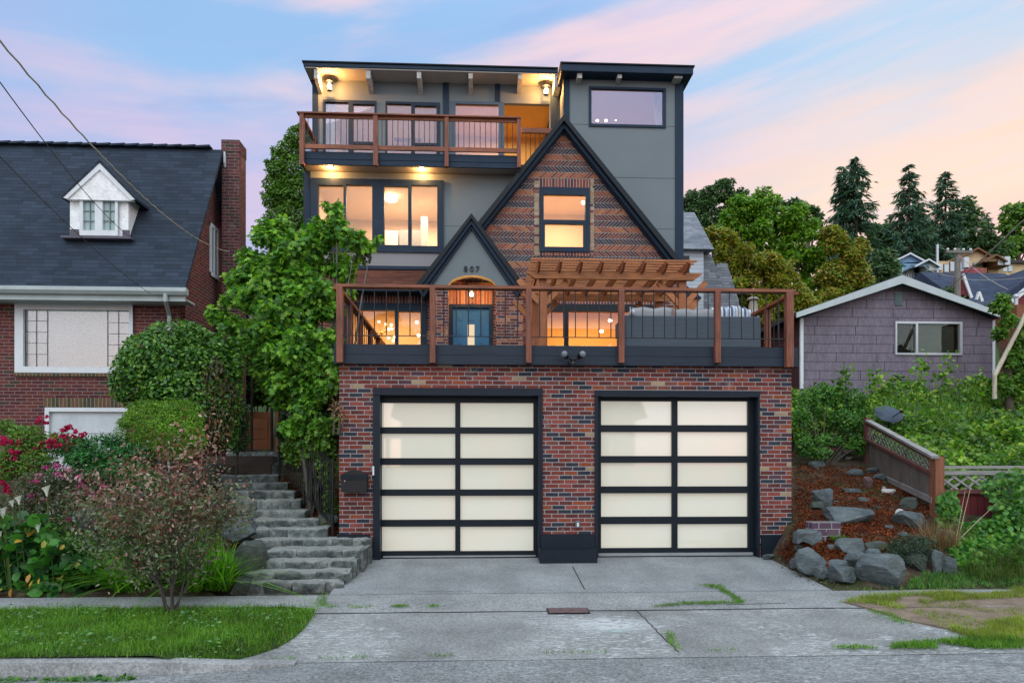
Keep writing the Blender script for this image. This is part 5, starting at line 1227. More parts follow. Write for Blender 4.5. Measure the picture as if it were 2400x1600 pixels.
# timber fence and gate seen up the side passage
sf_ = thing('timber_fence', 'orange brown timber fence in the passage at the top of the stone steps', 'fence', (PX(610, 16.5), 16.5, 1.7))
m_orf = timber('orange_fence_board', (.20,.07,.025), 'z', .7); m_orx = timber('orange_fence_plank', (.16,.055,.02), 'x', .7)
for k in range(7):
    x = PX(566+k*10, 16.5); part('board', m_orf, sf_, lambda m: m.box(x, x+.095, 16.5, 16.53, 1.5, PZ(600, 965, 16.5)))
part('post', m_orf, sf_, lambda m: m.box(PX(645, 15.5), PX(655, 15.5), 15.5, 15.6, 1.4, PZ(650, 950, 15.5)))
for k in range(3):
    z = PZ(600, 1052-k*24, 15.3); part('plank', m_orx, sf_, lambda m: m.box(PX(584, 15.3), PX(626, 15.3), 15.3, 15.36, z, z+.21))
for px, lb in ((590, 'left'), (637, 'right')):
    x = PX(px, 15.0)
    tag(MB().tube([(x, 15.0, 1.4), (x, 15.0, PZ(px, 810, 15))], .03, 8).build('metal_post', m_balus, loc=(x, 15.0, 1.4)), 'tall black metal post, %s one of two in the passage behind the steps' % lb, 'post', 'passage posts')

# ============================================================ ROCKS
m_rock = stonemat('blue_grey_rock', (.045,.058,.062), (.125,.15,.155), 2.5, .15, 1.0)
m_rockw = stonemat('pale_rock', (.35,.35,.34), (.55,.54,.52), 4, 0, .5)
m_rockd = stonemat('mossy_rock', (.03,.038,.034), (.085,.10,.085), 3, .5, 1.0)
def rock(px, py, w, h, label, mat=None, seed=0, name='boulder', depth=.8, sink=.12, group=None, tiltx=0.0):
    """px,py = foot centre in the photo; w,h in photo pixels"""
    q = hit(px, py); s = q.y/F; W_, H_ = w*s, h*s*1.02
    rg = random.Random(seed*7+3); import bmesh
    bm_ = bmesh.new(); bmesh.ops.create_icosphere(bm_, subdivisions=4, radius=1)
    planes = []
    for k in range(10):
        d = Vector((rg.gauss(0, 1), rg.gauss(0, 1), rg.gauss(0, .8))).normalized(); planes.append((d, rg.uniform(.45, .85)))
    planes.append((Vector((rg.uniform(-.2, .2), rg.uniform(-.25, .1), 1)).normalized(), .7))
    off = Vector((seed*3.1, 0, 0)); pts = []
    for v in bm_.verts:
        c = v.co.copy()
        for d, r in planes:
            k = c.dot(d)-r
            if k > 0: c -= d*k*.97
        c += c.normalized()*(mnoise.noise(c*2.2+off)*.05+mnoise.noise(c*5+off)*.03+mnoise.noise(c*14+off)*.016)
        pts.append(c)
    mn = [min(p[i] for p in pts) for i in range(3)]; mx = [max(p[i] for p in pts) for i in range(3)]
    D_ = W_*depth
    for v, c in zip(bm_.verts, pts):
        u = [(c[i]-mn[i])/(mx[i]-mn[i]) for i in range(3)]
        x = (u[0]-.5)*W_; y = (u[1]-.5)*D_; z = u[2]*(H_*(1+sink))-H_*sink
        v.co = (x+z*tiltx, y, z)
    me = bpy.data.meshes.new(name); bm_.to_mesh(me); bm_.free(); me.materials.append(mat or m_rock)
    for p in me.polygons: p.use_smooth = False
    o = bpy.data.objects.new(name, me); COL.objects.link(o); o.location = (q.x, q.y+D_*.35, q.z); ORG[o.name] = Vector(o.location)
    return tag(o, label, 'rock', group)
RK = [
 (1933,1190,50,46,'blocky grey boulder standing in red mulch, nearest the garage wall halfway up the slope',0,.8),
 (1915,1196,34,22,'dark low stone under the blocky boulder in the red mulch',2,.8),
 (2000,1232,118,44,'long humped grey boulder lying across the middle of the red mulch slope',0,.5),
 (2028,1180,28,16,'small flat oval stone just above the long humped boulder',0,.8),
 (2117,1212,28,20,'small white stone resting against a flat rock below the fence',1,.8),
 (2142,1238,78,42,'broad flat grey rock at the foot of the lattice fence',0,.8),
 (2137,1198,40,34,'rough reddish grey stone directly under the fence bottom board',2,.8),
 (2000,1300,78,40,'smooth grey slab stone in the mulch behind the front rocks',0,.5),
 (2056,1292,52,24,'dark slab stone right of the smooth slab, under a dry twig',2,.6),
 (1909,1345,84,60,'large rounded grey boulder at the left end of the front rock row',0,.7),
 (1931,1356,36,34,'small pitted grey rock in the front row beside the rounded boulder',0,.8),
 (1970,1338,42,26,'flat topped pale grey rock balanced between two front rocks',0,.8),
 (1984,1368,64,44,'triangular grey rock in the front row left of the biggest boulder',0,.7),
 (2012,1336,54,50,'upright cracked grey rock behind the triangular rock',0,.7),
 (2049,1312,44,26,'low wedge shaped rock touching the top of the biggest boulder',0,.8),
 (2080,1377,124,76,'biggest boulder of the front row, wide and angular grey beside the sidewalk',0,.6),
 (2201,1347,30,60,'tall narrow upright grey stone right of the juniper shrub',0,.6),
 (2229,1346,38,46,'leaf shaped grey stone leaning beside the tall narrow one',0,.6),
 (2157,1338,60,42,'dark mossy rock in the shade beneath the juniper shrub',2,.8),
 (2070,1126,34,16,'bluish stone at the fence foot near its upper post',0,.8),
 (2038,1146,24,30,'broken brick chunk standing in the mulch',3,.8),
 (2087,1158,32,13,'pale thin stone lying in the mulch below the fence',1,.8),
 (2074,1148,14,9,'tiny pale stone above the thin one below the fence',1,.8),
 (2002,1156,44,12,'low speckled stone in the mulch at mid slope',0,.8),
 (2010,1118,46,20,'grey rubble stone at the upper edge of the mulch',0,.8),
 (1972,1080,22,22,'round grey stone among the debris above the mulch',0,.8),
 (1917,1096,40,18,'crumpled grey rubble lump nearest the garage above the mulch',0,.8),
 (1992,1077,18,8,'white flat fragment among the debris above the mulch',1,.8),
 (1880,1150,16,10,'small rubble stone in the mulch close to the garage wall',2,.8),
 (1960,1180,14,8,'tiny grey stone above the humped boulder at left',0,.8),
 (2060,1195,16,9,'little dark stone between the oval stone and the white one',2,.8),
 (2085,1240,20,10,'little grey stone below the white stone',0,.8),
 (2120,1260,26,14,'low grey stone just behind the juniper shrub',0,.8),
 (2110,1128,22,12,'small stone against the kick board of the fence, upper one',0,.8),
 (2140,1160,24,14,'small stone against the kick board of the fence, lower one',2,.8),
 (2050,1110,30,16,'grey stone left of the fence foot at its upper end',0,.8),
 (1880,1290,30,16,'dark stone between the brick rubble and the rounded boulder',2,.8),
 (1872,1330,34,22,'dull stone at the driveway edge left of the rounded boulder',0,.8),
 (1950,1290,26,14,'small stone in the mulch left of the smooth slab',0,.8),
 (2225,1270,40,30,'shaded grey stone behind the dry grass clump',2,.8),
 (1805,1312,30,14,'low rubble stone at the corner of the garage plinth',0,.8),
]
for i, (px, py, w, h, lb, mt, dp) in enumerate(RK):
    rock(px, py, w, h, lb, {0: m_rock, 1: m_rockw, 2: m_rockd, 3: m_rust}[mt], i+1, 'boulder' if w > 45 else 'rock', dp, group='rocks on the mulch slope')
LK = [
 (570,1345,88,74,'big dark angular boulder beside the lower stone steps',2,.9),
 (555,1268,92,56,'grey boulder with a flat top above the big dark one by the steps',0,.9),
 (563,1392,52,40,'low mossy boulder at the foot of the steps beside the daylilies',2,.8),
 (474,1155,62,66,'rounded grey stone wall boulder left of the upper steps',2,.8),
 (512,1188,50,30,'angular pale stone beside the middle of the steps',0,.8),
 (447,1130,46,44,'grey boulder behind the red leaved shrub near the timber risers',2,.8),
 (100,1210,52,22,'long pale grey stone above the calla lilies',1,.6),
 (215,1245,110,62,'broad grey retaining boulder behind the red leaved shrub',0,.6),
 (320,1170,46,28,'small grey stone glimpsed below the dark juniper',0,.8),
 (740,1145,50,40,'dark rock on the bank behind the iron railing',2,.8),
 (762,1240,60,34,'low dark rock at the foot of the iron railing bank',2,.8),
]
for i, (px, py, w, h, lb, mt, dp) in enumerate(LK):
    rock(px, py, w, h, lb, {0: m_rock, 1: m_rockw, 2: m_rockd}[mt], i+61, 'boulder', dp, group='rocks beside the steps')
# tumbled brick chunk
q = hit(1925, 1270); bc_ = thing('brick_rubble', 'broken piece of purple brick paving tilted in the mulch beside the garage', 'rubble', q)
m_pb = brickmat('purple_paver', [(0, (.10,.06,.09)), (.5, (.07,.05,.075)), (.8, (.12,.075,.10))], bw=.2, bh=.1, mcol=(.3,.3,.28), var=.2)
part('slab', m_pb, bc_, lambda m: (m.box(q.x-.12, q.x+.33, q.y+.05, q.y+.25, q.z+.08, q.z+.30), m.box(q.x-.2, q.x+.08, q.y-.02, q.y+.2, q.z-.08, q.z+.16)))
part('mortar_lump', m_rock, bc_, lambda m: rough_block(m, q.x-.38, q.x-.02, q.y-.08, q.y+.15, q.z-.02, q.z+.18, random.Random(3), .04))
# ============================================================ RIGHT FENCE
m_fw = timber('weathered_fence_board', (.17,.15,.13), 'z', .85, .5); m_fr = timber('faded_red_rail', (.15,.055,.05), 'x', .8); m_fp = timber('brown_post', (.22,.085,.045), 'z', .7); m_fx = timber('grey_cap_rail', (.26,.25,.24), 'x', .85)
fc = thing('lattice_fence', 'weathered grey board fence with lattice top stepping down the slope, brown end post', 'fence', (8.1, 13, 1))
A = Vector((PX(2033, 15), 15, 0)); B = Vector((PX(2186, 11), 11, 0))
zA0, zA1 = PZ(2033, 1100, 15), PZ(2033, 985, 15); zB0, zB1 = PZ(2186, 1172, 11), PZ(2186, 1068, 11)
fz = lambda u, h: (zA0+(zA1-zA0)*h)*(1-u)+(zB0+(zB1-zB0)*h)*u
def fp(u, h, o=0): p = A.lerp(B, u); return Vector((p.x-o*.9, p.y-o*.4, fz(u, h)))
part('post', m_fr, fc, lambda m: m.box(A.x-.06, A.x+.05, A.y-.06, A.y+.05, zA0-.1, zA1+.06))
part('post', m_fp, fc, lambda m: m.box(B.x-.02, B.x+.13, B.y-.1, B.y+.05, tz(B.x, B.y)-.1, zB1-.01))
part('cap_rail', m_fx, fc, lambda m: m.bar(fp(0, 1.0), fp(1.03, 1.0), .12, .045))
part('rail', m_fr, fc, lambda m: m.bar(fp(0, .60, .02), fp(1, .60, .02), .05, .06)); part('rail', m_fr, fc, lambda m: m.bar(fp(0, .93, .01), fp(1, .93, .01), .03, .05))
part('kick_board', m_fx, fc, lambda m: m.bar(fp(0, .0, .02), fp(1, .0, .02), .03, .1))
for k in range(24):
    u0, u1 = (k+.06)/24, (k+.94)/24; a, b = fp(u0, .02), fp(u1, .02); c, d = fp(u1, .58), fp(u0, .58)
    t_ = Vector((.018, .008, 0))
    part('board', m_fw, fc, lambda m: m.add([a, b, c, d, a+t_, b+t_, c+t_, d+t_], [(0,1,2,3), (7,6,5,4), (0,4,5,1), (3,2,6,7), (0,3,7,4), (1,5,6,2)]))
lt = MB()
for k in range(-3, 18):
    for s in (0, 1):
        u0, u1 = k/17, (k+2.2)/17; h0, h1 = (.63, .92) if s else (.92, .63)
        if u0 < 0: h0 += (h1-h0)*(-u0)/(u1-u0); u0 = 0
        if u1 > 1: h1 -= (h1-h0)*(u1-1)/(u1-u0); u1 = 1
        if u1-u0 > .01: lt.bar(fp(u0, h0, .004*s), fp(u1, h1, .004*s), .008, .024)
lt.build('lattice', m_fx, fc)
f2 = thing('lattice_fence', 'low grey lattice fence over dark red boards, half buried in vines at the right edge', 'fence', (9.5, 11, .6))
X0, X1 = PX(2196, 11), PX(2480, 11); zt1, zt2, zt3 = PZ(2300, 1098, 11), PZ(2300, 1152, 11), .35
part('cap_rail', m_fx, f2, lambda m: (m.box(X0, X1, 10.95, 11.07, zt1, zt1+.05), m.box(X0, X1, 10.97, 11.0, zt1-.1, zt1-.03)))
part('rail', m_fr, f2, lambda m: m.box(X0, X1, 10.95, 11.03, zt2-.03, zt2+.04))
lt = MB()
for k in range(-3, 14):
    for s in (0, 1):
        x0 = X0+k*.24; x1 = x0+.36; za, zb = (zt2+.04, zt1-.1) if s else (zt1-.1, zt2+.04)
        if x0 < X0: za += (zb-za)*(X0-x0)/(x1-x0); x0 = X0
        if x1 <= X1 and x1 > x0+.02: lt.bar((x0, 11.0+s*.012, za), (x1, 11.0+s*.012, zb), .01, .035)
lt.build('lattice', m_fx, f2)
for k in range(18):
    x = X0+k*(X1-X0)/18; part('board', m_rdw, f2, lambda m: m.box(x+.004, x+(X1-X0)/18-.004, 11.0, 11.02, zt3, zt2-.03))
# lumber and junk near the garage corner
rg = random.Random(5)
for i, (px, py, w, lb, mt) in enumerate(((1905, 985, 110, 'thin grey plank sticking out of the brambles beside the garage', m_fx), (1915, 1000, 120, 'brown plank leaning in the brambles beside the garage', m_fr), (1940, 985, 60, 'short orange board in the brambles', m_orx), (1905, 1060, 100, 'dark branch crossing the debris above the mulch', m_fr), (1935, 1052, 80, 'reddish rail lying above the mulch', m_fr), (2010, 1055, 75, 'mossy brown log lying between debris and fence post', m_oldt), (1890, 930, 70, 'grey rail end poking out of the brambles high beside the garage', m_fx), (1975, 1088, 60, 'dark plank lying flat above the mulch', m_oldt))):
    q = hit(px, py+30); Y = q.y; x, z = P(px, py, Y); L = w*Y/F; a = rg.uniform(-.35, .1)
    o = MB().bar((x-L/2, Y, z+L*.5*-a*.8), (x+L/2, Y+.2, z+L*.5*a*.8), .05, .07).build('plank', mt, loc=(x, Y, z)); tag(o, lb, 'plank', 'loose lumber')
# satellite dish in the brambles
x, z = P(2082, 970, 15.6); dsh = thing('satellite_dish', 'old dark blue grey satellite dish half hidden in the brambles', 'satellite dish', (x, 15.6, z-.5))
def dish(m):
    V = []; n = 20
    for i in range(6):
        r = .33*i/5
        for k in range(n): t = 2*math.pi*k/n; V.append((x+r*math.cos(t), 15.6-.12+.9*r*r+r*math.sin(t)*.55, z+r*math.sin(t)*.62+.0))
    m.add(V, [(i*n+k, i*n+(k+1) % n, (i+1)*n+(k+1) % n, (i+1)*n+k) for i in range(5) for k in range(n)])
part('dish', paint('blue_grey_metal', (.045,.065,.10), .5, spec=.3), dsh, dish, smooth=True)
part('arm', m_balus, dsh, lambda m: (m.tube([(x, 15.6, z-.5), (x, 15.55, z)], .025, 6), m.tube([(x, 15.5, z-.1), (x+.02, 15.15, z+.02)], .012, 6), m.ball((x+.02, 15.13, z+.03), .04, 6)))
# ============================================================ VEGETATION
RG = np.random.default_rng(12)
def nrm(a): return a/np.maximum(np.linalg.norm(a, axis=1, keepdims=True), 1e-9)
SH = {
 'oval': ([(0,0,0), (.35,.24,.07), (.75,.2,.06), (1,0,-.06), (.75,-.2,.06), (.35,-.24,.07)], [(0,1,2,3), (0,3,4,5)]),
 'wide': ([(0,0,0), (.25,.36,.08), (.7,.34,.06), (1,0,-.1), (.7,-.34,.06), (.25,-.36,.08)], [(0,1,2,3), (0,3,4,5)]),
 'lobed': ([(0,0,0), (.05,.30,.03), (.34,.50,-.02), (.42,.22,.05), (.78,.34,-.03), (.74,.12,.04), (1,0,-.08), (.74,-.12,.04), (.78,-.34,-.03), (.42,-.22,.05), (.34,-.50,-.02), (.05,-.30,.03), (.4,0,.0)],
           [(0,1,2,3), (0,3,12,12), (3,4,5,12), (5,6,12,12), (12,6,7,12), (12,7,8,9), (0,12,9,9), (0,9,10,11)]),
 'dia': ([(0,0,0), (.5,.3,.03), (1,0,0), (.5,-.3,.03)], [(0,1,2,3)]),
 'slim': ([(0,0,0), (.4,.11,.02), (1,0,-.05), (.4,-.11,.02)], [(0,1,2,3)]),
}
def leaves(name, C, D, N, S, shape, mat, parent=None, loc=(0,0,0)):
    base, fs = SH[shape]; base = np.array(base); k = len(base); n = len(C)
    D = nrm(D); N = N-D*np.sum(N*D, 1, keepdims=True); N = nrm(N); B = np.cross(N, D)
    S = np.asarray(S).reshape(-1, 1)
    V = np.empty((n, k, 3))
    for i, (u, v, w) in enumerate(base): V[:, i] = C+S*(D*u+B*v+N*w)
    fq = [f for f in fs if len(set(f)) == 4]; ft = [tuple(dict.fromkeys(f)) for f in fs if len(set(f)) == 3]
    if ft: tri = ft+[(a, b, c) for a, b, c, d in fq]+[(a, c, d) for a, b, c, d in fq]; F_ = np.array(tri)
    else: F_ = np.array(fq)
    Fs = (np.arange(n)*k)[:, None, None]+F_[None]
    return fastmesh(name, V.reshape(-1, 3), Fs.reshape(-1, F_.shape[1]), mat, parent, loc)
def rand_dir(n): return nrm(RG.normal(size=(n, 3)))
def sample_blobs(blobs, n, shell=.22, flat=0.0):
    b = np.array(blobs); w = b[:, 3]*b[:, 5]; i = RG.choice(len(b), n, p=w/w.sum())
    d = rand_dir(n); r = 1-np.abs(RG.normal(0, shell, n)); r = np.clip(r, .05, 1.08)[:, None]
    return b[i, :3]+d*r*b[i, 3:6], d, i
def subblobs(c, rad, k, f=(.22, .38), seed=0, low=-.75, squash=.8):
    rg = np.random.default_rng(seed); out = []
    c = np.array(c); rad = np.array(rad)
    for j in range(k):
        d = rg.normal(size=3); d /= np.linalg.norm(d)
        if d[2] < low: d[2] = -d[2]
        r = rg.uniform(*f)*rad.mean(); q = rg.uniform(.55, .95)
        p = c+d*(rad)*q
        out.append((*p, r, r, r*squash))
    return out
def tree(name, label, cat, base, c, rad, n, size, mat, shape='dia', k=40, f=(.22, .38), seed=0, trunk=.15, group=None, bark=None, low=-.75, shell=.25, blobs=None, squash=.8):
    t = thing(name, label, cat, base, group); base = Vector(base)
    bl = blobs or subblobs(c, rad, k, f, seed, low, squash)
    C, d, i = sample_blobs(bl, n, shell)
    N = d*.5+np.array([0, -.15, .65])+RG.normal(0, .45, (n, 3)); D = np.cross(N, RG.normal(size=(n, 3)))+d*.4-np.array([0, 0, .25])
    leaves('crown', C, D, N, RG.uniform(.65, 1.25, n)*size, shape, mat, t)
    rg = random.Random(seed); tr = MB(); cc = Vector(c)
    top = cc-Vector((0, 0, rad[2]*.2))
    mid = base.lerp(top, .5)+Vector((rg.uniform(-1, 1), rg.uniform(-1, 1), 0))*trunk
    tr.tube([base-Vector((0, 0, .3)), mid, top], [trunk*1.25, trunk*.9, trunk*.45], 8)
    for b in rg.sample(bl, min(14, len(bl))):
        p = mid.lerp(top, rg.uniform(0, .8)); e = Vector(b[:3]); m_ = p.lerp(e, .5)+Vector((0, 0, -.12*(e-p).length))
        tr.tube([p, m_, e], [trunk*.35, trunk*.22, trunk*.06], 5)
    tr.build('trunk', bark or m_bark, t, smooth=True); return t
m_bark = timber('bark', (.075,.06,.045), 'z', .9)
m_barkg = timber('grey_bark', (.13,.125,.11), 'z', .9)
VB = 1.22
def leafmat_(n, cols, *a, **k): return leafmat(n, [tuple(min(.8, v*VB) if i < 2 else v for i, v in enumerate(c)) for c in cols], *a, **k)
L_fig = leafmat_('fig_leaves', [(.03,.10,.018), (.06,.18,.022), (.11,.27,.028), (.20,.37,.045)], .35)
L_lau = leafmat_('laurel_leaves', [(.02,.075,.014), (.035,.12,.018), (.07,.18,.025), (.13,.25,.04)], .22, .35, .4)
L_lauy = leafmat('dry_laurel_leaves', [(.09,.055,.018), (.13,.10,.025), (.03,.05,.015), (.02,.03,.012)], .2)
L_yg = leafmat_('yellow_green_leaves', [(.05,.14,.012), (.10,.23,.016), (.19,.32,.025), (.07,.17,.014)], .35)
L_dk = leafmat('dark_green_leaves', [(.03,.075,.03), (.055,.12,.04), (.085,.17,.05)], .28)
L_mid = leafmat_('mid_green_leaves', [(.045,.12,.022), (.08,.18,.03), (.13,.23,.035)], .32)
L_or = leafmat_('orange_green_leaves', [(.10,.15,.015), (.18,.20,.018), (.30,.19,.02), (.13,.19,.018)], .3)
L_or2 = leafmat_('golden_green_leaves', [(.07,.13,.015), (.13,.20,.018), (.23,.23,.025), (.28,.18,.04)], .3)
L_con = leafmat('conifer_needles', [(.022,.07,.042), (.038,.10,.056), (.055,.13,.06)], .15, .6)
L_jun = leafmat_('juniper_needles', [(.01,.06,.014), (.018,.10,.02), (.03,.14,.025)], .15, .5)
L_red = leafmat_('bronze_leaves', [(.13,.04,.035), (.26,.08,.075), (.09,.10,.055), (.40,.24,.25), (.07,.09,.06), (.15,.045,.035)], .25, .35, .5)
L_redg = leafmat_('grey_green_leaves', [(.07,.12,.055), (.10,.15,.07), (.20,.20,.15), (.05,.08,.04), (.07,.085,.06)], .25, .35, .5)
L_bram = leafmat_('bramble_leaves', [(.05,.15,.015), (.10,.24,.02), (.17,.33,.035), (.30,.40,.06), (.03,.09,.018)], .35, patch=(.42,.5,.75))
L_ivy = leafmat_('ivy_leaves', [(.02,.08,.02), (.04,.14,.025), (.07,.20,.04), (.12,.24,.04)], .3)
L_cal = leafmat_('calla_leaves', [(.012,.065,.018), (.03,.12,.025), (.06,.20,.035), (.025,.08,.03)], .3, .4, .4)
L_day = leafmat_('daylily_blades', [(.06,.19,.014), (.11,.30,.02), (.18,.40,.03), (.04,.12,.014)], .4)
L_dry = leafmat('dry_stems', [(.24,.15,.07), (.32,.23,.12), (.15,.08,.035), (.22,.10,.04)], .15)
L_day2 = leafmat('bank_grass_blades', [(.04,.11,.014), (.08,.17,.02), (.20,.20,.07), (.03,.07,.012)], .3)
L_grs = leafmat_('grass_blades', [(.045,.15,.012), (.075,.20,.015), (.11,.25,.02), (.17,.27,.035), (.03,.10,.012)], .35)
L_grsy = leafmat_('yellowing_grass', [(.10,.20,.015), (.16,.26,.02), (.22,.28,.04), (.25,.20,.08)], .35)

# ---- fig tree between the steps and the garage
def px_blob(px, py, Y, r, rz=None, ry=None):
    x, z = P(px, py, Y); r = r*Y/F; return (x, Y, z, r, (ry or r*.8), (rz*Y/F if rz else r*.8))
fb_ = [px_blob(a[0], a[1], a[2], a[3]*.86) for a in (
 (660,560,12.9,62),(600,620,12.7,55),(700,600,12.4,65),(740,560,12.6,55),(640,650,12.5,75),(720,680,12.2,75),(570,650,12.8,38),(590,700,12.6,60),(665,740,12.2,80),(760,720,12.2,55),
 (620,800,12.4,70),(700,820,12.0,75),(560,760,12.8,45),(760,800,12.1,45),(790,620,12.6,38),(640,535,12.9,32),(625,540,13.0,28),
 (780,490,12.4,26),(790,530,12.3,32),(820,560,12.2,36),(770,560,12.4,34),(745,850,11.9,50),(690,890,12.0,60),(640,870,12.4,50),(760,900,11.8,38),(720,950,11.9,48),(700,1000,12.0,38),(750,1000,11.7,34),(660,930,12.3,36),
 (785,850,11.2,18),(795,870,11.0,13),(860,575,12.2,20),(885,560,12.2,13),(530,700,12.9,22),(500,735,13,22),(520,740,13,22),(840,600,12.3,16),(800,640,12.4,30),(810,680,12.3,18))]
n = 17500
fs_ = []
r0 = np.random.default_rng(77)
for b in fb_:
    fs_.append((*b[:3], b[3]*.7, b[4]*.7, b[5]*.7))
    for _ in range(6):
        q_ = r0.normal(size=3); q_ /= np.linalg.norm(q_); s_ = b[3]*r0.uniform(.28, .5); fs_.append((b[0]+q_[0]*b[3]*.8, b[1]+q_[1]*b[4]*.8, b[2]+q_[2]*b[5]*.85, s_, s_, s_*.7))
C, d, i = sample_blobs(fs_, n, .28)
C += RG.normal(0, .03, C.shape)
N = d*.55+np.array([0, -.35, .6])+RG.normal(0, .4, (n, 3)); D = d*.5+np.array([0, -.15, -.55])+RG.normal(0, .45, (n, 3))
fig = thing('fig_tree', 'tall leafy fig tree filling the gap between the stone steps and the garage', 'tree', (-3.15, 12.2, .6))
leaves('crown', C, D, N, RG.uniform(.06, .145, n), 'lobed', L_fig, fig)
tk = MB(); B0 = Vector((PX(745, 12), 12.1, .5)); rg = random.Random(3)
for (ex, ey, eY, r0) in ((700, 900, 12.0, .07), (735, 560, 12.5, .06), (660, 600, 12.7, .06), (600, 700, 12.6, .055), (790, 520, 12.3, .045), (870, 575, 12.2, .04), (830, 590, 12.2, .035), (775, 480, 12.4, .035), (640, 800, 12.4, .05), (760, 640, 12.4, .045), (530, 720, 12.9, .035)):
    x, z = P(ex, ey, eY); E = Vector((x, eY, z)); a = B0+Vector((rg.uniform(-.25, .25), rg.uniform(-.2, .2), 0)); m1 = a.lerp(E, .4)+Vector((rg.uniform(-.2, .2), 0, .2)); m2 = a.lerp(E, .75)+Vector((rg.uniform(-.1, .1), 0, .1))
    tk.tube([a, m1, m2, E], [r0*.7, r0*.55, r0*.4, r0*.12], 6)
tk.build('trunk', m_barkg, fig, smooth=True)
n = 26; fr_ = MB()
for k in range(n):
    x, z = P(rg.uniform(830, 870), rg.uniform(592, 612), 12.2)
    fr_.ball((x, 12.2+rg.uniform(-.1, .1), z), .022, 5, (1, 1, 1.2))
fr_.build('figs', paint('unripe_figs', (.03,.035,.015), .5), fig)
# ---- laurel hedge and shrubs on the left
def bush(name, label, cat, blobs, n, size, mat, shape, base, group=None, shell=.12, extra=None, up=.5, core=True):
    t = thing(name, label, cat, base, group)
    r0 = np.random.default_rng(n); bb = list(blobs)
    for b in blobs:
        for _ in range(6):
            q_ = r0.normal(size=3); q_ /= np.linalg.norm(q_); s_ = min(b[3], b[5])*r0.uniform(.22, .4); bb.append((b[0]+q_[0]*b[3]*.86, b[1]+q_[1]*b[4]*.86, b[2]+q_[2]*b[5]*.88, s_, s_, s_*.9))
    C, d, i = sample_blobs(bb, n, shell*1.25)
    N = d*.8+np.array([0, -.1, up])+RG.normal(0, .45, (n, 3)); D = np.cross(N, RG.normal(size=(n, 3)))+d*.5
    leaves('foliage', C, D, N, RG.uniform(.6, 1.2, n)*size, shape, mat, t)
    m = MB(); rg = random.Random(n)
    for b in blobs[:24]:
        b0 = Vector((base[0]+rg.uniform(-.1, .1), base[1]+rg.uniform(-.05, .05), base[2]-.05)); m.tube([b0, b0.lerp(Vector(b[:3]), .5)+Vector((0, 0, .05)), Vector(b[:3])], [.02, .014, .005], 5)
    m.build('stems', m_bark, t); return t
bl = [px_blob(*a) for a in ((400,850,11.9,110,75),(340,880,11.8,75,65),(460,860,11.9,85,90),(510,900,11.9,52,80),(420,800,12.0,80,45),(350,830,12,60,50),(480,960,11.8,75,80),(520,1000,11.9,38,55),(430,930,11.6,90,60),(310,900,11.7,48,50),(545,850,12,24,60),(440,1000,11.8,60,45))]
lau = bush('laurel_hedge', 'big clipped glossy laurel bush in front of the cottage, browning on its right side', 'bush', bl, 23000, .064, L_lau, 'wide', (PX(430, 11.9), 11.9, .5), shell=.10)
b2 = [px_blob(*a) for a in ((500,900,11.65,38,70),(505,990,11.6,42,60),(480,960,11.5,40,70),(530,940,11.75,28,60))]
C, d, i = sample_blobs(b2, 2600, .2); leaves('browned_foliage', C, np.array([0, -.3, -1])+RG.normal(0, .4, (2600, 3)), d+RG.normal(0, .4, (2600, 3)), RG.uniform(.04, .09, 2600), 'oval', L_lauy, lau)
b3 = [px_blob(*a) for a in ((550,870,12.05,18,50),(540,840,12.1,22,34),(553,920,12.0,12,40))]
C, d, i = sample_blobs(b3, 900, .2); leaves('yellow_tips', C, RG.normal(0, .5, (900, 3))+np.array([0,0,.5]), d+RG.normal(0, .4, (900, 3)), RG.uniform(.04, .09, 900), 'oval', L_yg, lau)
bush('rounded_shrub', 'rounded yellow green clipped shrub in front of the laurel bush', 'shrub', [px_blob(*a) for a in ((380,1000,10.7,90,60),(330,1010,10.7,55,45),(430,985,10.8,48,48),(400,1030,10.6,80,50),(340,960,10.8,40,22))], 14000, .034, L_yg, 'oval', (PX(385, 10.8), 10.8, .25), shell=.1)
bush('spreading_juniper', 'low dark green spreading juniper under the rounded shrub', 'shrub', [px_blob(*a) for a in ((240,1060,10.4,75,38),(180,1050,10.5,35,26),(300,1080,10.3,60,40),(270,1110,10.2,70,35),(330,1120,10.1,40,30),(210,1085,10.3,50,30))], 8000, .10, L_jun, 'slim', (PX(250, 10.4), 10.4, .2), shell=.2)
bush('passage_hedge', 'leafy green hedge across the top of the side passage behind the metal posts', 'hedge', [px_blob(*a) for a in ((600,860,17,60,60),(640,890,17,60,50),(580,900,17.2,60,50),(660,840,17.5,60,60))], 5000, .12, L_mid, 'wide', (PX(610, 17), 17, 2), shell=.25)
bush('passage_shrub', 'small dark shrub beside the top timber steps', 'shrub', [px_blob(*a) for a in ((556,1020,13.3,26,40),(566,980,13.4,20,36),(545,1000,13.3,22,44))], 1500, .07, L_dk, 'oval', (PX(556, 13.3), 13.3, 1.1), shell=.2)
tree('birch_tree', 'slim dark leaved tree rising behind the left corner of the grey brick house', 'tree', (PX(670, 24), 24, 3.5), (PX(680, 24), 24, PZ(670, 400, 24)), (.9, 1.0, 2.6), 11000, .12, L_mid, 'oval', 46, (.3, .5), 5, .12, bark=m_barkg,
     blobs=[px_blob(*a) for a in ((700,320,24,30),(680,350,24,28),(660,370,24,24),(690,400,24,45),(650,400,24,24),(640,430,24,22),(700,450,24,45),(665,450,24,34),(640,470,24,24),(690,510,24,45),(650,510,24,30),(705,300,24,12),(628,380,24,7),(645,350,24,8),(620,455,24,8))])
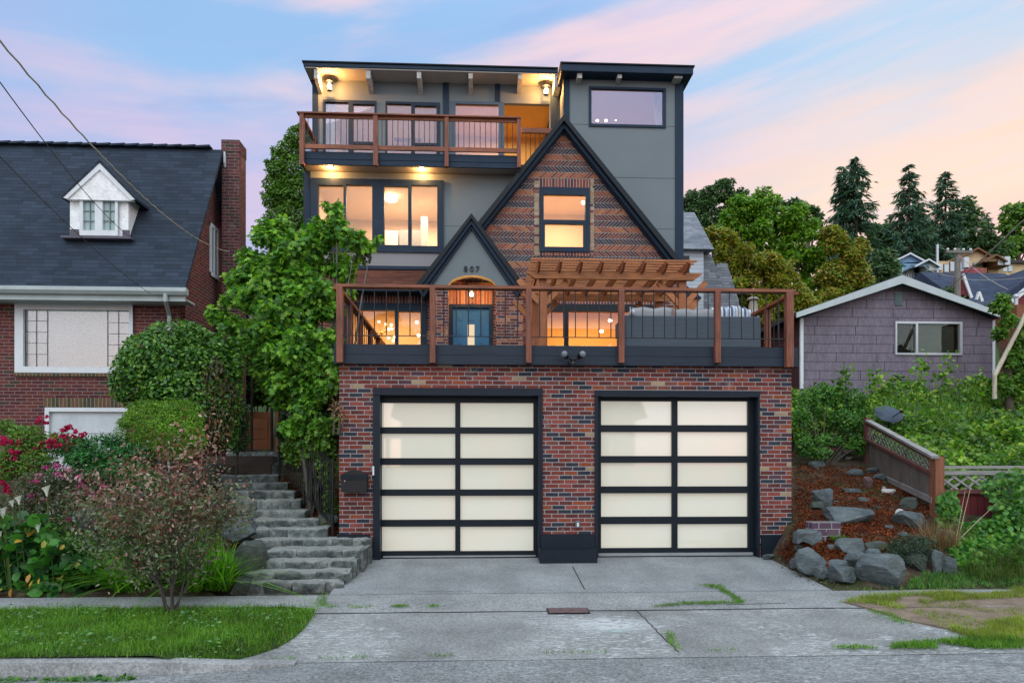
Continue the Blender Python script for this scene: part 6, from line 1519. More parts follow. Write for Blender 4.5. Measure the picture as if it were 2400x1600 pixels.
# ---- bronze leaved shrub-tree in the front lawn strip
bt = thing('bronze_leaf_tree', 'small airy multi-stemmed tree with bronze pink leaves growing in the grass strip at left', 'tree', (PX(397, 8.05), 8.05, -.24))
rg = random.Random(21); st_ = MB(); ends = []
spread = [(390,1030,.3),(450,1010,.1),(500,1000,0),(420,1080,.3),(330,1060,.4),(270,1100,.2),(200,1120,.1),(180,1180,.2),(230,1210,-.1),(300,1150,.3),(350,1120,-.2),(400,1140,-.3),(470,1100,.2),(530,1140,-.1),(560,1190,.1),(490,1180,-.3),(430,1200,.35),(360,1220,-.3),(290,1250,0),(240,1280,.2),(200,1260,-.2),(330,1290,.2),(380,1270,.1),(450,1250,.2),(510,1240,.1),(560,1215,.3),(310,1090,-.2),(440,1050,-.1),(420,1160,.1),(340,1340,.15),(440,1335,.1),(385,1320,-.1),(300,1335,.1),(475,1305,.2),(260,1320,.2),(350,1180,.1),(300,1200,.3),(480,1060,.2),(250,1160,-.2),(395,1300,-.1)]
b0 = Vector((PX(397, 8.05), 8.05, -.24))
KN = [b0+Vector((rg.uniform(-.2, .26), rg.uniform(-.08, .08), rg.uniform(.32, .5))) for _ in range(9)]
for k in KN: st_.tube([b0+Vector((rg.uniform(-.03, .07), rg.uniform(-.03, .03), -.05)), k], [.013, .009], 5)
for (px, py, dy) in spread:
    Y = 8.05+dy; x, z = P(px, py, Y); E = Vector((x, Y, z)); k = min(KN, key=lambda v: abs((v.x-b0.x)*3-(x-b0.x))+rg.random()*.3); m1 = k.lerp(E, .5)+Vector((0, 0, .1))
    st_.tube([k, m1, E], [.007, .004, .0015], 5); ends += [(k, m1, E)]
st_.build('trunk', timber('grey_brown_stem', (.07,.06,.055), 'z', .9), bt)
def twig_leaves(n, mat, sel, name, s0, s1):
    C = np.empty((n, 3)); 
    for q in range(n):
        k, m1, E = sel[rg.randrange(len(sel))]; u = rg.random()**.6
        p = k.lerp(m1, u*2) if u < .5 and rg.random() < .35 else m1.lerp(E, min(1.15, u*1.1))
        C[q] = p+Vector((rg.gauss(0, .115), rg.gauss(0, .10), rg.gauss(0, .085)))
    leaves(name, C, RG.normal(0, .6, (n, 3))+np.array([0, -.1, .1]), RG.normal(0, .45, (n, 3))+np.array([0, -.3, .8]), RG.uniform(s0, s1, n), 'oval', mat, bt)
twig_leaves(4400, L_redg, [e for e in ends if e[2].z < 1.25], 'foliage', .034, .066)
twig_leaves(3300, L_red, [e for e in ends if e[2].z > .85], 'foliage', .032, .064)
# ---- roses, valerian, callas, daylilies
def stalks(m, q, top, r=.006): m.tube([q, Vector(q).lerp(Vector(top), .5)+Vector((.02, 0, .03)), top], [r, r*.8, r*.5], 5)
def petals(m, c, r, rg, k=14):
    c = Vector(c)
    for j in range(k):
        d = Vector((rg.gauss(0, 1), rg.gauss(0, 1)-.5, rg.gauss(0, 1)+.4)).normalized(); a = d.cross(Vector((rg.gauss(0, 1), rg.gauss(0, 1), rg.gauss(0, 1)))).normalized(); b = d.cross(a)
        p = c+d*r*.35; m.add([p-a*r*.45, p+b*r*.4+d*r*.45, p+a*r*.45, p-b*r*.4+d*r*.2], [(0, 1, 2, 3)])
m_rose = paint('crimson_petals', (.42,.010,.07), .6, .35, 25, .1); m_val = paint('pink_petals', (.48,.07,.24), .7, .3, 30, .1); m_valp = paint('faded_pink_petals', (.42,.20,.25), .8, .3, 20)
m_stem = paint('green_stem', (.05,.10,.02), .6)
rg = random.Random(8)
RZS = [(100,985,15),(160,1000,14),(55,1025,14),(30,1040,17),(10,1035,12),(125,1030,13),(155,1025,14),(175,1030,12),(190,1020,11),(40,1060,14),(20,1075,13),(60,1065,12),(8,1080,12),(12,1110,14),(35,1100,11),(185,1035,10),(150,1045,12),(170,1042,11),(5,1130,12),(65,1098,10),(95,1052,10),(120,1035,9),(22,1150,11)]
rb_ = thing('rose_bush', 'climbing rose bush with crimson blooms at the left edge in front of the cottage', 'rose bush', (PX(80, 10.6), 10.6, .2))
bush_b = [px_blob(*a) for a in ((60,1040,10.6,45,36),(130,1040,10.6,40,28),(20,1090,10.5,40,40),(90,1090,10.4,45,34),(10,1000,10.7,30,16),(60,1010,10.7,40,14),(180,1060,10.6,24,20))]
C, d, i = sample_blobs(bush_b, 4200, .35); leaves('foliage', C, RG.normal(0, 1, (4200, 3)), d*.4+np.array([0, -.2, .7])+RG.normal(0, .4, (4200, 3)), RG.uniform(.035, .07, 4200), 'oval', L_mid, rb_)
m = MB(); [stalks(m, (PX(80, 10.6)+rg.uniform(-.3, .3), 10.6, .2), (P(px, py, 10.5)[0], 10.5, P(px, py, 10.5)[1])) for px, py, r in RZS]; m.build('stems', m_stem, rb_)
for px, py, r in RZS:
    Y = 10.45+rg.uniform(-.1, .1); x, z = P(px, py, Y); part('bloom', m_rose, rb_, lambda m: [petals(m, (x+rg.gauss(0, .04), Y+rg.gauss(0, .03), z+rg.gauss(0, .04)), .055, rg, 9) for _ in range(6)])
va = thing('valerian_clump', 'loose clump of pink valerian flowers below the crimson roses', 'flowers', (PX(130, 9.8), 9.8, 0))
C, d, i = sample_blobs([px_blob(*a) for a in ((90,1140,9.9,55,35),(160,1130,9.9,50,34),(200,1160,9.8,45,30),(60,1180,9.7,50,30),(130,1190,9.7,60,26),(240,1130,9.9,34,30))], 3800, .4)
leaves('foliage', C, RG.normal(0, .7, (3800, 3))+np.array([0, 0, .5]), RG.normal(0, 1, (3800, 3)), RG.uniform(.03, .065, 3800), 'oval', leafmat('sage_leaves', [(.05,.085,.045), (.085,.11,.06), (.15,.10,.05), (.04,.07,.03)], .25), va)
VZS = [(88,1118,13),(82,1128,11),(70,1158,12),(52,1175,14),(60,1172,12),(105,1170,9),(185,1072+45,11),(190,1128,9),(183,1152,11),(217,1161,11),(193,1140,8),(135,1110,9),(150,1118,8),(110,1056+40,10),(135,1055+38,11),(240,1138,9),(160,1100,8),(168,1235,9),(160,1220,7),(205,1150,7),(75,1205-30,8)]
m = MB(); [stalks(m, (PX(px, 9.8)+rg.uniform(-.1, .1), 9.8, .05), (P(px, py, 9.7)[0], 9.7, P(px, py, 9.7)[1]), .004) for px, py, r in VZS]; m.build('stems', m_stem, va)
for k, (px, py, r) in enumerate(VZS):
    Y = 9.7; x, z = P(px, py, Y); part('bloom', m_val if k % 4 else m_valp, va, lambda m: [petals(m, (x+rg.gauss(0, .03), Y+rg.gauss(0, .02), z+rg.gauss(0, .018)), .026, rg, 6) for _ in range(12)])
ca = thing('calla_lilies', 'broad leaved calla lily clump with white spathes at the lower left', 'flowers', (PX(70, 9.1), 9.1, -.15))
n = 820; px_ = RG.uniform(-60, 215, n); C = np.empty((n, 3)); u = RG.random(n)
for k in range(n):
    Y = 9.0+.7*RG.random(); top = 1215+max(0, px_[k]-90)*.9; py = top+(1405-top)*u[k]; x, z = P(px_[k], py, Y); C[k] = (x, Y, max(z, tz(x, Y)+.02))
leaves('foliage', C, RG.normal(0, .5, (n, 3))+np.array([0, -.5, .25]), RG.normal(0, .35, (n, 3))+np.array([0, -.6, .6]), RG.uniform(.08, .21, n), 'wide', L_cal, ca)
yl = 60; leaves('yellowed_foliage', C[:yl]+np.array([0, -.08, .05]), RG.normal(0, .4, (yl, 3))+np.array([0, -.4, -.8]), RG.normal(0, .4, (yl, 3))+np.array([0, -1, .2]), RG.uniform(.06, .16, yl), 'oval', leafmat('yellow_leaves', [(.45,.30,.03), (.35,.17,.03), (.30,.30,.04)], .3), ca)
m_spathe = paint('white_spathe', (.72,.74,.66), .5, .06)
for k, (px, py, s) in enumerate(((110,1140,26),(100,1158,0),(45,1163,22),(30,1172,18),(10,1190,22),(5,1197,16),(90,1228,22),(2,1245,14),(62,1155,0),(8,1205,12))):
    if s == 0: continue
    Y = 9.05; x, z = P(px, py, Y); q = Vector((x, Y, z)); rr = s*Y/F*.38
    def f(m):
        V = []; nn = 14
        for j in range(6):
            t = j/5
            for a in range(nn):
                th = 2*math.pi*a/nn; r = rr*(.16+.84*t**1.6); flare = .35*rr*(math.cos(th-.3)+.2)*t**2
                V.append((q.x+r*math.cos(th), q.y+r*math.sin(th)*.8-.02*t, q.z-rr*2.2+rr*2.2*t+flare*1.2))
        m.add(V, [(j*nn+a, j*nn+(a+1) % nn, (j+1)*nn+(a+1) % nn, (j+1)*nn+a) for j in range(5) for a in range(nn)])
    fl2 = part('spathe', m_spathe, ca, f, smooth=True); part('spadix', paint('yellow_spadix', (.6,.4,.05)), fl2, lambda m: m.tube([q-Vector((0, 0, rr*2)), q-Vector((0, .01, rr*.2))], .008, 5))
    part('stalk', m_stem, ca, lambda m: m.tube([q-Vector((0, 0, rr*2.1)), Vector((x+.03, Y+.1, tz(x, Y+.1)))], .009, 6))
def blades(name, pts, n, L, wdt, mat, parent=None, loc=(0,0,0), droop=.8, lean=.5, segs=4, L2=None):
    """arching blades: pts (k,3) roots"""
    pts = np.asarray(pts); i = RG.integers(0, len(pts), n); base = pts[i]+RG.normal(0, .02, (n, 3))*np.array([1, 1, 0])
    ang = RG.uniform(0, 2*math.pi, n); out = np.stack([np.cos(ang), np.sin(ang), np.zeros(n)], 1)
    Ln = RG.uniform(L*.55, L*1.1, n)[:, None]; ln = np.abs(RG.normal(0, lean, n))[:, None]
    side = np.stack([-np.sin(ang), np.cos(ang), np.zeros(n)], 1); K = segs+1; V = np.empty((n, K*2, 3))
    for j in range(K):
        t = j/segs; p = base+out*Ln*(ln*t+droop*.5*t*t*ln)+np.array([0, 0, 1])*Ln*(t-droop*.55*ln*t*t)*.9
        w = wdt*(1-t**1.5*.95)*.5; V[:, j*2] = p-side*w; V[:, j*2+1] = p+side*w
    F_ = np.array([(2*j, 2*j+1, 2*j+3, 2*j+2) for j in range(segs)]); Fs = (np.arange(n)*K*2)[:, None, None]+F_[None]
    return fastmesh(name, V.reshape(-1, 3), Fs.reshape(-1, 4), mat, parent, loc)
for (a, b, lb) in ((255, 352, 'arching daylily clump left of the bronze tree trunk'), (432, 550, 'arching daylily clump between the bronze tree and the stone steps')):
    pts = []
    for k in range(60):
        Y = 9.05+.35*rg.random(); x = PX(rg.uniform(a+15, b-15), Y); pts.append((x, Y, tz(x, Y)))
    c = pts[0]; t = thing('daylily_clump', 'bright green '+lb, 'plant', c, 'daylily clumps'); blades('foliage', pts, 760, .70, .024, L_day, t, droop=1.15, lean=.6)
bush('shade_shrub', 'small green shrub in the shade behind the daylilies', 'shrub', [px_blob(*a) for a in ((410,1310,9.5,50,40),(480,1270,9.6,38,34),(350,1290,9.6,40,34),(440,1340,9.4,50,30))], 3800, .06, L_mid, 'oval', (PX(420, 9.5), 9.5, -.1), shell=.3)
bush('ground_shrub', 'leafy green shrub filling the bed behind the calla lilies', 'shrub', [px_blob(*a) for a in ((230,1330,9.4,50,34),(280,1300,9.5,40,40),(180,1290,9.5,60,50),(130,1240,9.6,50,30),(300,1230,9.8,60,40))], 3600, .06, L_ivy, 'oval', (PX(220, 9.5), 9.5, -.1), shell=.3)
# ivy hanging on the bank behind the railing
bush('bank_ivy', 'dark ivy and vines covering the bank behind the iron railing', 'ivy', [px_blob(*a) for a in ((700,1060,13.2,40,44),(745,1060,12.9,34,50),(690,1000,13.3,36,50),(765,1040,12.6,24,60),(775,980,12.2,20,50),(760,1120,12.6,20,40))], 5200, .085, L_dk, 'wide', (PX(730, 12.2), 12.2, .6), shell=.25)
bush('bank_shrub', 'dark leafy undergrowth at the foot of the fig tree behind the iron railing', 'undergrowth', [px_blob(*a) for a in ((735,1030,12.1,42,50),(700,1050,12.5,36,40),(765,1080,11.7,22,60),(755,1020,11.6,26,40),(740,1130,12.2,22,40),(775,1180,11.7,12,40))], 3800, .08, L_mid, 'wide', (PX(745, 12.3), 12.3, .5), shell=.3)
bush('dried_vine', 'pale dried vine tangle on the corner of the garage wall', 'vine', [px_blob(*a) for a in ((792,965,10.85,16,16),(800,985,10.85,10,12),(785,950,10.86,12,12))], 170, .07, L_dry, 'slim', (PX(790, 10.86), 10.86, 2.0), shell=.3)
# ---- lawn, grass patches, weeds: uncountable
def on_street(x, y): return street(y)
def area_pts(poly, n):
    xs_ = [p[0] for p in poly]; ys_ = [p[1] for p in poly]; out = []
    while len(out) < n:
        x, y = rg.uniform(min(xs_), max(xs_)), rg.uniform(min(ys_), max(ys_)); c = False
        for i in range(len(poly)):
            (x1, y1), (x2, y2) = poly[i], poly[i-1]
            if (y1 > y) != (y2 > y) and x < (x2-x1)*(y-y1)/(y2-y1)+x1: c = not c
        if c: out.append((x, y))
    return out
lawnp = [(-12, 6.27), (-3.0, 6.28), (-2.5, 6.33)]+[gpt(*p) for p in ((600,1536),(650,1519),(690,1496),(716,1470),(733,1445),(743,1420))]+[(-1.92, 8.1), (-2.3, 8.24), (-12, 8.28)]
edge_ = lawnp[2:11]
def lawnz(x, y):
    ex = float(np.interp(y, [p[1] for p in edge_], [p[0] for p in edge_]))
    return street(y)+(.006 if y < 7.9 else .014)+(max(0, -.232-street(y)))*smooth((ex-x)/.45)
mm = MB(); tp = []
for j in range(19):
    y = 6.275+1.99*j/18; ex = float(np.interp(y, [p[1] for p in edge_], [p[0] for p in edge_]))
    for i in range(41):
        x = -12+(ex+12)*(i/40)**.45; tp.append((x, y, lawnz(x, y)))
mm.add(tp, [(j*41+i, j*41+i+1, (j+1)*41+i+1, (j+1)*41+i) for j in range(18) for i in range(40)])
m_turf = paint('turf_soil', (.03,.055,.012), .95, .4, 8)
struct('lawn', mm, m_turf)
pts = [(x, y, lawnz(x, y)) for x, y in area_pts([p if p[0] > -7 else (-7, p[1]) for p in lawnp], 16000)]
tag(blades('lawn_grass', pts, 46000, .085, .0065, L_grs, droop=.9, lean=.6, segs=2), kind='stuff')
# clover and small leaf weeds in the lawn
q = np.array([(x, y, lawnz(x, y)+.06) for x, y in area_pts([p if p[0] > -7 else (-7, p[1]) for p in lawnp], 1500)])
sel = q[[i for i in range(len(q)) if mnoise.noise(Vector((q[i][0]*1.5, q[i][1]*2.5, 4))) > .05]]
tag(leaves('lawn_weeds', sel, RG.normal(0, 1, sel.shape)*np.array([1, 1, .2]), np.array([0, -.2, 1])+RG.normal(0, .3, sel.shape), RG.uniform(.02, .05, len(sel)), 'wide', leafmat('weed_leaves', [(.05,.16,.035), (.08,.21,.05), (.13,.26,.07)], .2)), kind='stuff')
wp = [(x, 6.06+rg.uniform(-.03, .05), -.39) for x in [rg.uniform(-6.2, -3.0) for _ in range(260)] if mnoise.noise(Vector((x*1.2, 0, 7))) > -.1]
q = np.array(wp); tag(leaves('gutter_weeds', q+np.array([0, -.01, .03]), RG.normal(0, 1, q.shape)*np.array([1, .6, .3]), np.array([0, -.2, 1])+RG.normal(0, .4, q.shape), RG.uniform(.02, .06, len(q)), 'wide', L_ivy), kind='stuff')
tag(blades('gutter_grass', wp, 1500, .06, .006, L_grs, droop=.8, segs=2), kind='stuff')
# right-hand dirt patch with tufts
rp = [gpt(*p) for p in ((1975,1412),(2050,1402),(2200,1397),(2400,1385),(2600,1375),(2700,1500),(2400,1505),(2290,1500),(2230,1478),(2120,1455),(2040,1430))]
V = [(x, y, street(y)+.022+.01*mnoise.noise(Vector((x*3, y*3, 0)))) for x, y in rp]; mm = MB(); mm.add(V+[(x, y, -.45) for x, y in rp], [tuple(range(len(V)-1, -1, -1))]+[(i, i+len(V), (i+1) % len(V)+len(V), (i+1) % len(V)) for i in range(len(V))])
m_dirt = paint('dry_dirt', (.20,.155,.115), .95, .35, 6, .8, .1, 40)
struct('dirt_patch', mm, m_dirt)
def tufts(name, poly_px, n, L, mat, thr=-1, seed=0, w=.006, f=1.6):
    po = [gpt(*p) for p in poly_px]; pt = [(x, y, street(y)+.015) for x, y in area_pts(po, n) if mnoise.noise(Vector((x*f, y*f*1.6, seed))) > thr]
    if pt: tag(blades(name, pt, len(pt), L, w, mat, droop=.9, lean=.6, segs=2), kind='stuff')
tufts('verge_grass', [(1960,1416),(2040,1398),(2400,1380),(2400,1402),(2200,1412),(2100,1430),(2040,1416)], 6500, .085, L_grsy, -.15, 1)
tufts('verge_grass', [(2220,1478),(2400,1450),(2400,1506),(2300,1506)], 4200, .085, L_grsy, -.3, 2)
tufts('verge_grass', [(2080,1430),(2400,1400),(2400,1470),(2230,1476)], 2200, .06, L_grsy, .1, 3)
tufts('verge_grass', [(2100,1515),(2300,1500),(2400,1498),(2400,1522),(2090,1523)], 4200, .075, L_grs, -.35, 4)
tufts('verge_grass', [(1960,1519),(2100,1515),(2100,1523),(1960,1524)], 500, .05, L_grs, 0, 5)
for i, p in enumerate(([(1636,1372),(1700,1374),(1708,1370),(1690,1378),(1720,1395),(1742,1412),(1735,1417),(1712,1400),(1680,1381)], [(1525,1423),(1600,1414),(1740,1412),(1742,1416),(1600,1420),(1530,1425)], [(1556,1487),(1576,1485),(1584,1512),(1596,1526),(1582,1524),(1570,1508)], [(775,1423),(870,1423),(870,1426),(760,1427)], [(920,1422),(955,1421),(955,1425),(920,1425)], [(1004,1421),(1024,1421),(1024,1424),(1004,1424)], [(745,1400),(762,1392),(768,1425),(742,1425)], [(2035,1432),(2080,1436),(2150,1468),(2140,1472),(2060,1450)], [(940,1541),(1060,1538),(1060,1543),(940,1545)], [(620,1546),(930,1540),(930,1544),(640,1551)], [(1270,1532),(1420,1529),(1420,1533),(1270,1536)], [(1660,1526),(1740,1525),(1740,1529),(1660,1530)], [(2230,1495),(2330,1492),(2330,1502),(2230,1504)])):
    tufts('crack_grass', p, (900, 900, 260, 160, 160, 90, 260, 420, 120, 160, 90, 60, 120)[i], .042, L_grs, -.5 if i < 8 else -.1, 20+i, .006, 4)
# base verge right: grass and leafy ground cover below the fence
def tz_pts(polypx, n):
    out = []
    for _ in range(n):
        px, py = area_pts(polypx, 1)[0]; q = hit(px, py); out.append((q.x, q.y, q.z))
    return out
pt = tz_pts([(1960,1385),(2120,1385),(2150,1345),(2240,1340),(2300,1300),(2400,1290),(2400,1372),(2200,1380)], 900)
tag(blades('bank_grass', pt, 5000, .10, .007, L_ivy, droop=.9, segs=2), kind='stuff')
pt = tz_pts([(2280,1310),(2400,1290),(2400,1360),(2300,1362),(2260,1340)], 300)
tag(blades('bank_grass', pt, 3500, .20, .007, L_day2, droop=1.0, lean=.6, segs=3), kind='stuff')
pt = np.array(tz_pts([(1830,1330),(1900,1370),(2000,1385),(1830,1300)], 260)); tag(leaves('bank_litter', pt+np.array([0,0,.015]), RG.normal(0, 1, pt.shape)*np.array([1,1,.2]), np.array([0,0,1])+RG.normal(0, .4, pt.shape), RG.uniform(.015, .05, len(pt)), 'oval', leafmat('litter', [(.05,.08,.02), (.12,.08,.05), (.2,.17,.13)], .1)), kind='stuff')
# mulch
mp = [(1862,1150),(1862,1095),(1960,1088),(2035,1098),(2100,1135),(2180,1190),(2150,1260),(2060,1290),(1990,1320),(1900,1345),(1860,1335),(1815,1308),(1862,1250)]
P_ = []
while len(P_) < 9000:
    px, py = area_pts(mp, 1)[0]; Y_ = None
    P_.append((px, py))
arr = np.array([tuple(hit(*p)) for p in P_[:3200]])
arr = np.concatenate([arr+np.concatenate([RG.normal(0, .05, (len(arr), 2)), np.zeros((len(arr), 1))], 1) for _ in range(13)])
keep = (arr[:, 0] > GX1+.02) | ((arr[:, 1] < 10.8) & (arr[:, 0] > 4.72))
arr = arr[keep]; arr[:, 2] = [tz(a, b)+.012+.05*mnoise.noise(Vector((a*1.3, b*1.3, 0))) for a, b, c in arr]
L_mul = leafmat('red_bark_chips', [(.13,.028,.010), (.19,.045,.012), (.085,.02,.008), (.27,.09,.035), (.05,.017,.008)], 0, .9, .1)
tag(leaves('bark_mulch', arr+np.array([0, 0, .01]), RG.normal(0, 1, arr.shape)*np.array([1, 1, .3]), np.array([0, -.1, 1])+RG.normal(0, .5, arr.shape), RG.uniform(.014, .045, len(arr)), 'dia', L_mul), kind='stuff')
# mulch on the bank by the railing
a2 = np.array([tuple(hit(px, py)) for px, py in area_pts([(660,1110),(700,1140),(735,1190),(790,1250),(760,1258),(735,1215),(700,1175),(665,1140)], 500)]); a2 = np.concatenate([a2+RG.normal(0, .05, a2.shape)*np.array([1, 1, .2]) for _ in range(5)])
tag(leaves('bark_mulch', a2+np.array([0, 0, .03]), RG.normal(0, 1, a2.shape)*np.array([1, 1, .3]), np.array([0, -.1, 1])+RG.normal(0, .5, a2.shape), RG.uniform(.025, .07, len(a2)), 'dia', L_mul), kind='stuff')
a3 = np.array([tuple(hit(px, py)) for px, py in area_pts([(330,1130),(420,1100),(480,1160),(560,1200),(560,1290),(480,1250),(330,1200)], 420)]); a3 = np.concatenate([a3+RG.normal(0, .05, a3.shape)*np.array([1, 1, .2]) for _ in range(6)])
tag(leaves('bark_mulch', a3+np.array([0, 0, .03]), RG.normal(0, 1, a3.shape)*np.array([1, 1, .3]), np.array([0, -.1, 1])+RG.normal(0, .5, a3.shape), RG.uniform(.02, .06, len(a3)), 'dia', L_mul), kind='stuff')
# ---- brambles covering the slope in front of the shingled house
n = 30000; C = np.empty((n, 3)); Nn = np.empty((n, 3)); k = 0
def bramble_h(x, y):
    h = .72+.6*mnoise.noise(Vector((x*.8, y*.8, 2)))+.22*mnoise.noise(Vector((x*2.4, y*2.4, 9)))
    return h
while k < n:
    y = rg.uniform(11.1, 19.2); x = rg.uniform(4.9, 16)
    if y < 15.3:
        u = (15-y)/4; fx = A.x+(B.x-A.x)*u      # stay uphill (right) of the lattice fence
        if x < fx+.12: continue
    if y > 15.3 and x < 5.3+.0*(y-15): continue
    if x > .75*y+2.2: continue
    h = bramble_h(x, y)
    if y > 15.3 and x < 8.5: h *= .8
    edge = min(1, (y-11.05)/.8+.35)
    # sample shell of the mound
    z = tz(x, y)+h*edge*(1-abs(rg.gauss(0, .22)))+.05
    C[k] = (x, y, z); Nn[k] = (rg.gauss(0, .4), -.35+rg.gauss(0, .4), .8); k += 1
tag(leaves('bramble_thicket', C, RG.normal(0, .8, (n, 3))+np.array([0, -.2, -.1]), Nn, RG.uniform(.06, .13, n), 'wide', L_bram), kind='stuff')
n = 6500; C = []
while len(C) < n:
    px, py = area_pts([(2200,1225),(2260,1230),(2330,1215),(2400,1170),(2400,1330),(2250,1330),(2200,1260)], 1)[0] if rg.random() < .86 else area_pts([(2200,1160),(2240,1150),(2250,1230),(2200,1230)], 1)[0] if rg.random() < .5 else area_pts([(2300,1130),(2400,1090),(2400,1200),(2340,1215)], 1)[0]
    Y = rg.uniform(10.2, 10.9); x, z = P(px, py, Y); zt = tz(x, Y)
    if z > zt-.05: C.append((x, Y, max(z, zt)))
    else: q = hit(px, py); C.append((q.x, q.y, q.z+.05*rg.random()))
C = np.array(C); tag(leaves('vine_cover', C, RG.normal(0, .8, (n, 3))+np.array([0, -.2, -.4]), RG.normal(0, .4, (n, 3))+np.array([0, -.6, .6]), RG.uniform(.05, .115, n), 'wide', L_ivy), kind='stuff')
# sprays standing above the thicket
for j, (px, py, Y, lb) in enumerate(((2170,840,14.5,'tall thin bramble spray reaching below the shingled house window, left one'),(2225,845,14.5,'tall thin bramble spray crossing the right part of the shingled house window'),(2290,880,15,'bramble spray near the right corner of the shingled house'),(1985,870,15.5,'bramble spray at the left part of the shingled wall'),(2060,880,15.5,'bramble spray above the satellite dish'))):
    x, z = P(px, py, Y); b = Vector((x-.25, Y, tz(x, Y)+.6)); E = Vector((x, Y, z)); t = thing('bramble_spray', lb, 'bramble', b, 'bramble sprays')
    m1 = b.lerp(E, .6)+Vector((-.1, 0, .1)); part('cane', m_stem, t, lambda m: m.tube([b, m1, E], [.012, .009, .003], 5))
    n = 130; C = np.array([tuple(b.lerp(m1, rg.random()) if rg.random() < .3 else m1.lerp(E, rg.uniform(0, 1.08))) for _ in range(n)])+RG.normal(0, .09, (n, 3)); leaves('foliage', C, RG.normal(0, .8, (n, 3)), RG.normal(0, .4, (n, 3))+np.array([0, -.2, .8]), RG.uniform(.06, .13, n), 'wide', L_bram, t)
bush('garage_corner_brush', 'tangled green brush against the garage wall above the mulch', 'bush', [px_blob(*a) for a in ((1890,935,15.4,24,20),(1935,925,15.6,34,26),(1975,985,15.2,36,26),(1990,940,15.6,40,34),(1940,1030,14.9,32,14),(1990,1035,15.2,30,24),(1880,1025,15,20,12),(2020,990,15.4,26,34),(1910,960,15.5,24,14),(1885,1050,14.7,22,22),(1925,1060,14.6,26,14),(2015,1045,15.1,24,20),(1880,975,15.0,20,24))], 9500, .07, L_ivy, 'oval', (PX(1930, 14.8), 14.8, 1.4), shell=.3)
YJ = hit(2140, 1318).y
bush('small_juniper', 'small dark juniper shrub between the biggest boulder and the narrow upright stone', 'shrub', [px_blob(*a) for a in ((2130,1275,YJ,44,28),(2165,1285,YJ,32,28),(2105,1290,YJ,26,24),(2140,1305,YJ-.05,45,20))], 4200, .05, leafmat('dark_juniper', [(.014,.04,.02), (.03,.07,.03), (.04,.08,.045)], .1), 'slim', (PX(2140, YJ), YJ, tz(PX(2140, YJ), YJ)), shell=.2)
pts = [tuple(hit(px, 1290)) for px in (2175, 2190, 2205, 2220, 2235, 2160)]; t = thing('dry_grass_clump', 'tall dry straw coloured stems at the foot of the brown fence post', 'dry grass', pts[2]); blades('stems', pts, 330, .62, .007, L_dry, t, droop=.5, lean=.42)
pts = [tuple(hit(px, 1270)) for px in (1955, 1975)]; t = thing('weed_tuft', 'sparse green weeds on top of the smooth slab stone', 'plant', pts[0]); blades('leaves', pts, 130, .16, .012, L_mid, t)
t = thing('dry_canes', 'long pale dry canes leaning right across the vines', 'canes', tuple(hit(2235, 1270)))
part('cane', paint('dry_cane', (.34,.30,.17)), t, lambda m: [m.tube([Vector(hit(2230+k*4, 1280)), Vector((P(a, b, 10.3)[0], 10.3, P(a, b, 10.3)[1]))], [.007, .003], 5) for k, (a, b) in enumerate(((2345,1170),(2300,1210),(2262,1150),(2280,1120),(2310,1330)))])
pt = tz_pts([(2150,1100),(2400,1100),(2400,960),(2250,940),(2120,980)], 260)
tag(blades('tall_weeds', [(a, b+1.2, tz(a, b+1.2)+.5) for a, b, c in pt if b < 18], 900, .6, .03, L_mid, droop=.5, lean=.4, segs=3), kind='stuff')
# ---- trees behind, right
def conifer(label, px, ptop, pbase, Y, halfw, n=2600, seed=0, size=1.0, droop=.35, top=0.0):
    x, zt = P(px, ptop, Y); zb = PZ(px, pbase, Y); Hh = zt-zb; wd = halfw*Y/F; rg = random.Random(seed)
    t = thing('conifer_tree', label, 'conifer', (x, Y, zb), 'conifers on the hill')
    br = MB(); br.tube([(x, Y, zb-2), (x, Y, zt)], [Hh*.018+.1, .03], 7)
    C = []; D = []; 
    tiers = 30
    for k in range(tiers):
        h = 1-(k/tiers)**.9*.93-.01; L = wd*(1-h)**.78*rg.uniform(.75, 1.15)+.15
        if k < 2: L = .25*k+.15
        for j in range(rg.randint(6, 9)):
            a = rg.uniform(0, 2*math.pi); l = L*rg.choice((.5, .75, .95, 1.05, 1.3)); z0 = zb+Hh*h+rg.uniform(-.3, .3)
            d = Vector((math.cos(a), math.sin(a), 0)); E = Vector((x, Y, z0))+d*l+Vector((0, 0, -droop*l+.12*l)); S0 = Vector((x, Y, z0))
            br.tube([S0, E], [.05, .015], 4, cap=False)
            m_ = max(3, int(n/(tiers*7.5)*(.3+l/wd)*.8))
            for q in range(m_):
                u = rg.uniform(.12, 1.05); p = S0.lerp(E, u)+Vector((0, 0, .10*l*math.sin(u*3.1))); C.append((p.x+rg.gauss(0, .07*l+.04), p.y+rg.gauss(0, .07*l+.04), p.z+rg.gauss(0, .035*l+.03))); D.append((d.x*.8+rg.gauss(0, .4), d.y*.8+rg.gauss(0, .4), -.55+rg.gauss(0, .25)))
    br.build('trunk', m_bark, t)
    C = np.array(C); D = np.array(D); leaves('needles', C, D, RG.normal(0, .5, C.shape)+np.array([0, -.3, .8]), RG.uniform(.45, 1.0, len(C))*size*.9, 'slim', L_con, t)
conifer('tallest dark conifer with a pointed top on the hill', 2006, 368, 720, 88, 88, 9500, 1, 1.5)
conifer('slim conifer leaning close to the left side of the tallest one', 1976, 392, 700, 90, 62, 6500, 2, 1.4)
conifer('symmetrical conifer with layered branches above the blue house', 2130, 388, 700, 100, 72, 8000, 3, 1.5, .12)
conifer('conifer with a bare pointed tip above the tan house', 2216, 402, 700, 104, 66, 7500, 4, 1.5, .15)
conifer('small far conifer behind the wires right of the bigger ones', 2312, 502, 640, 120, 32, 2600, 5, 1.4)
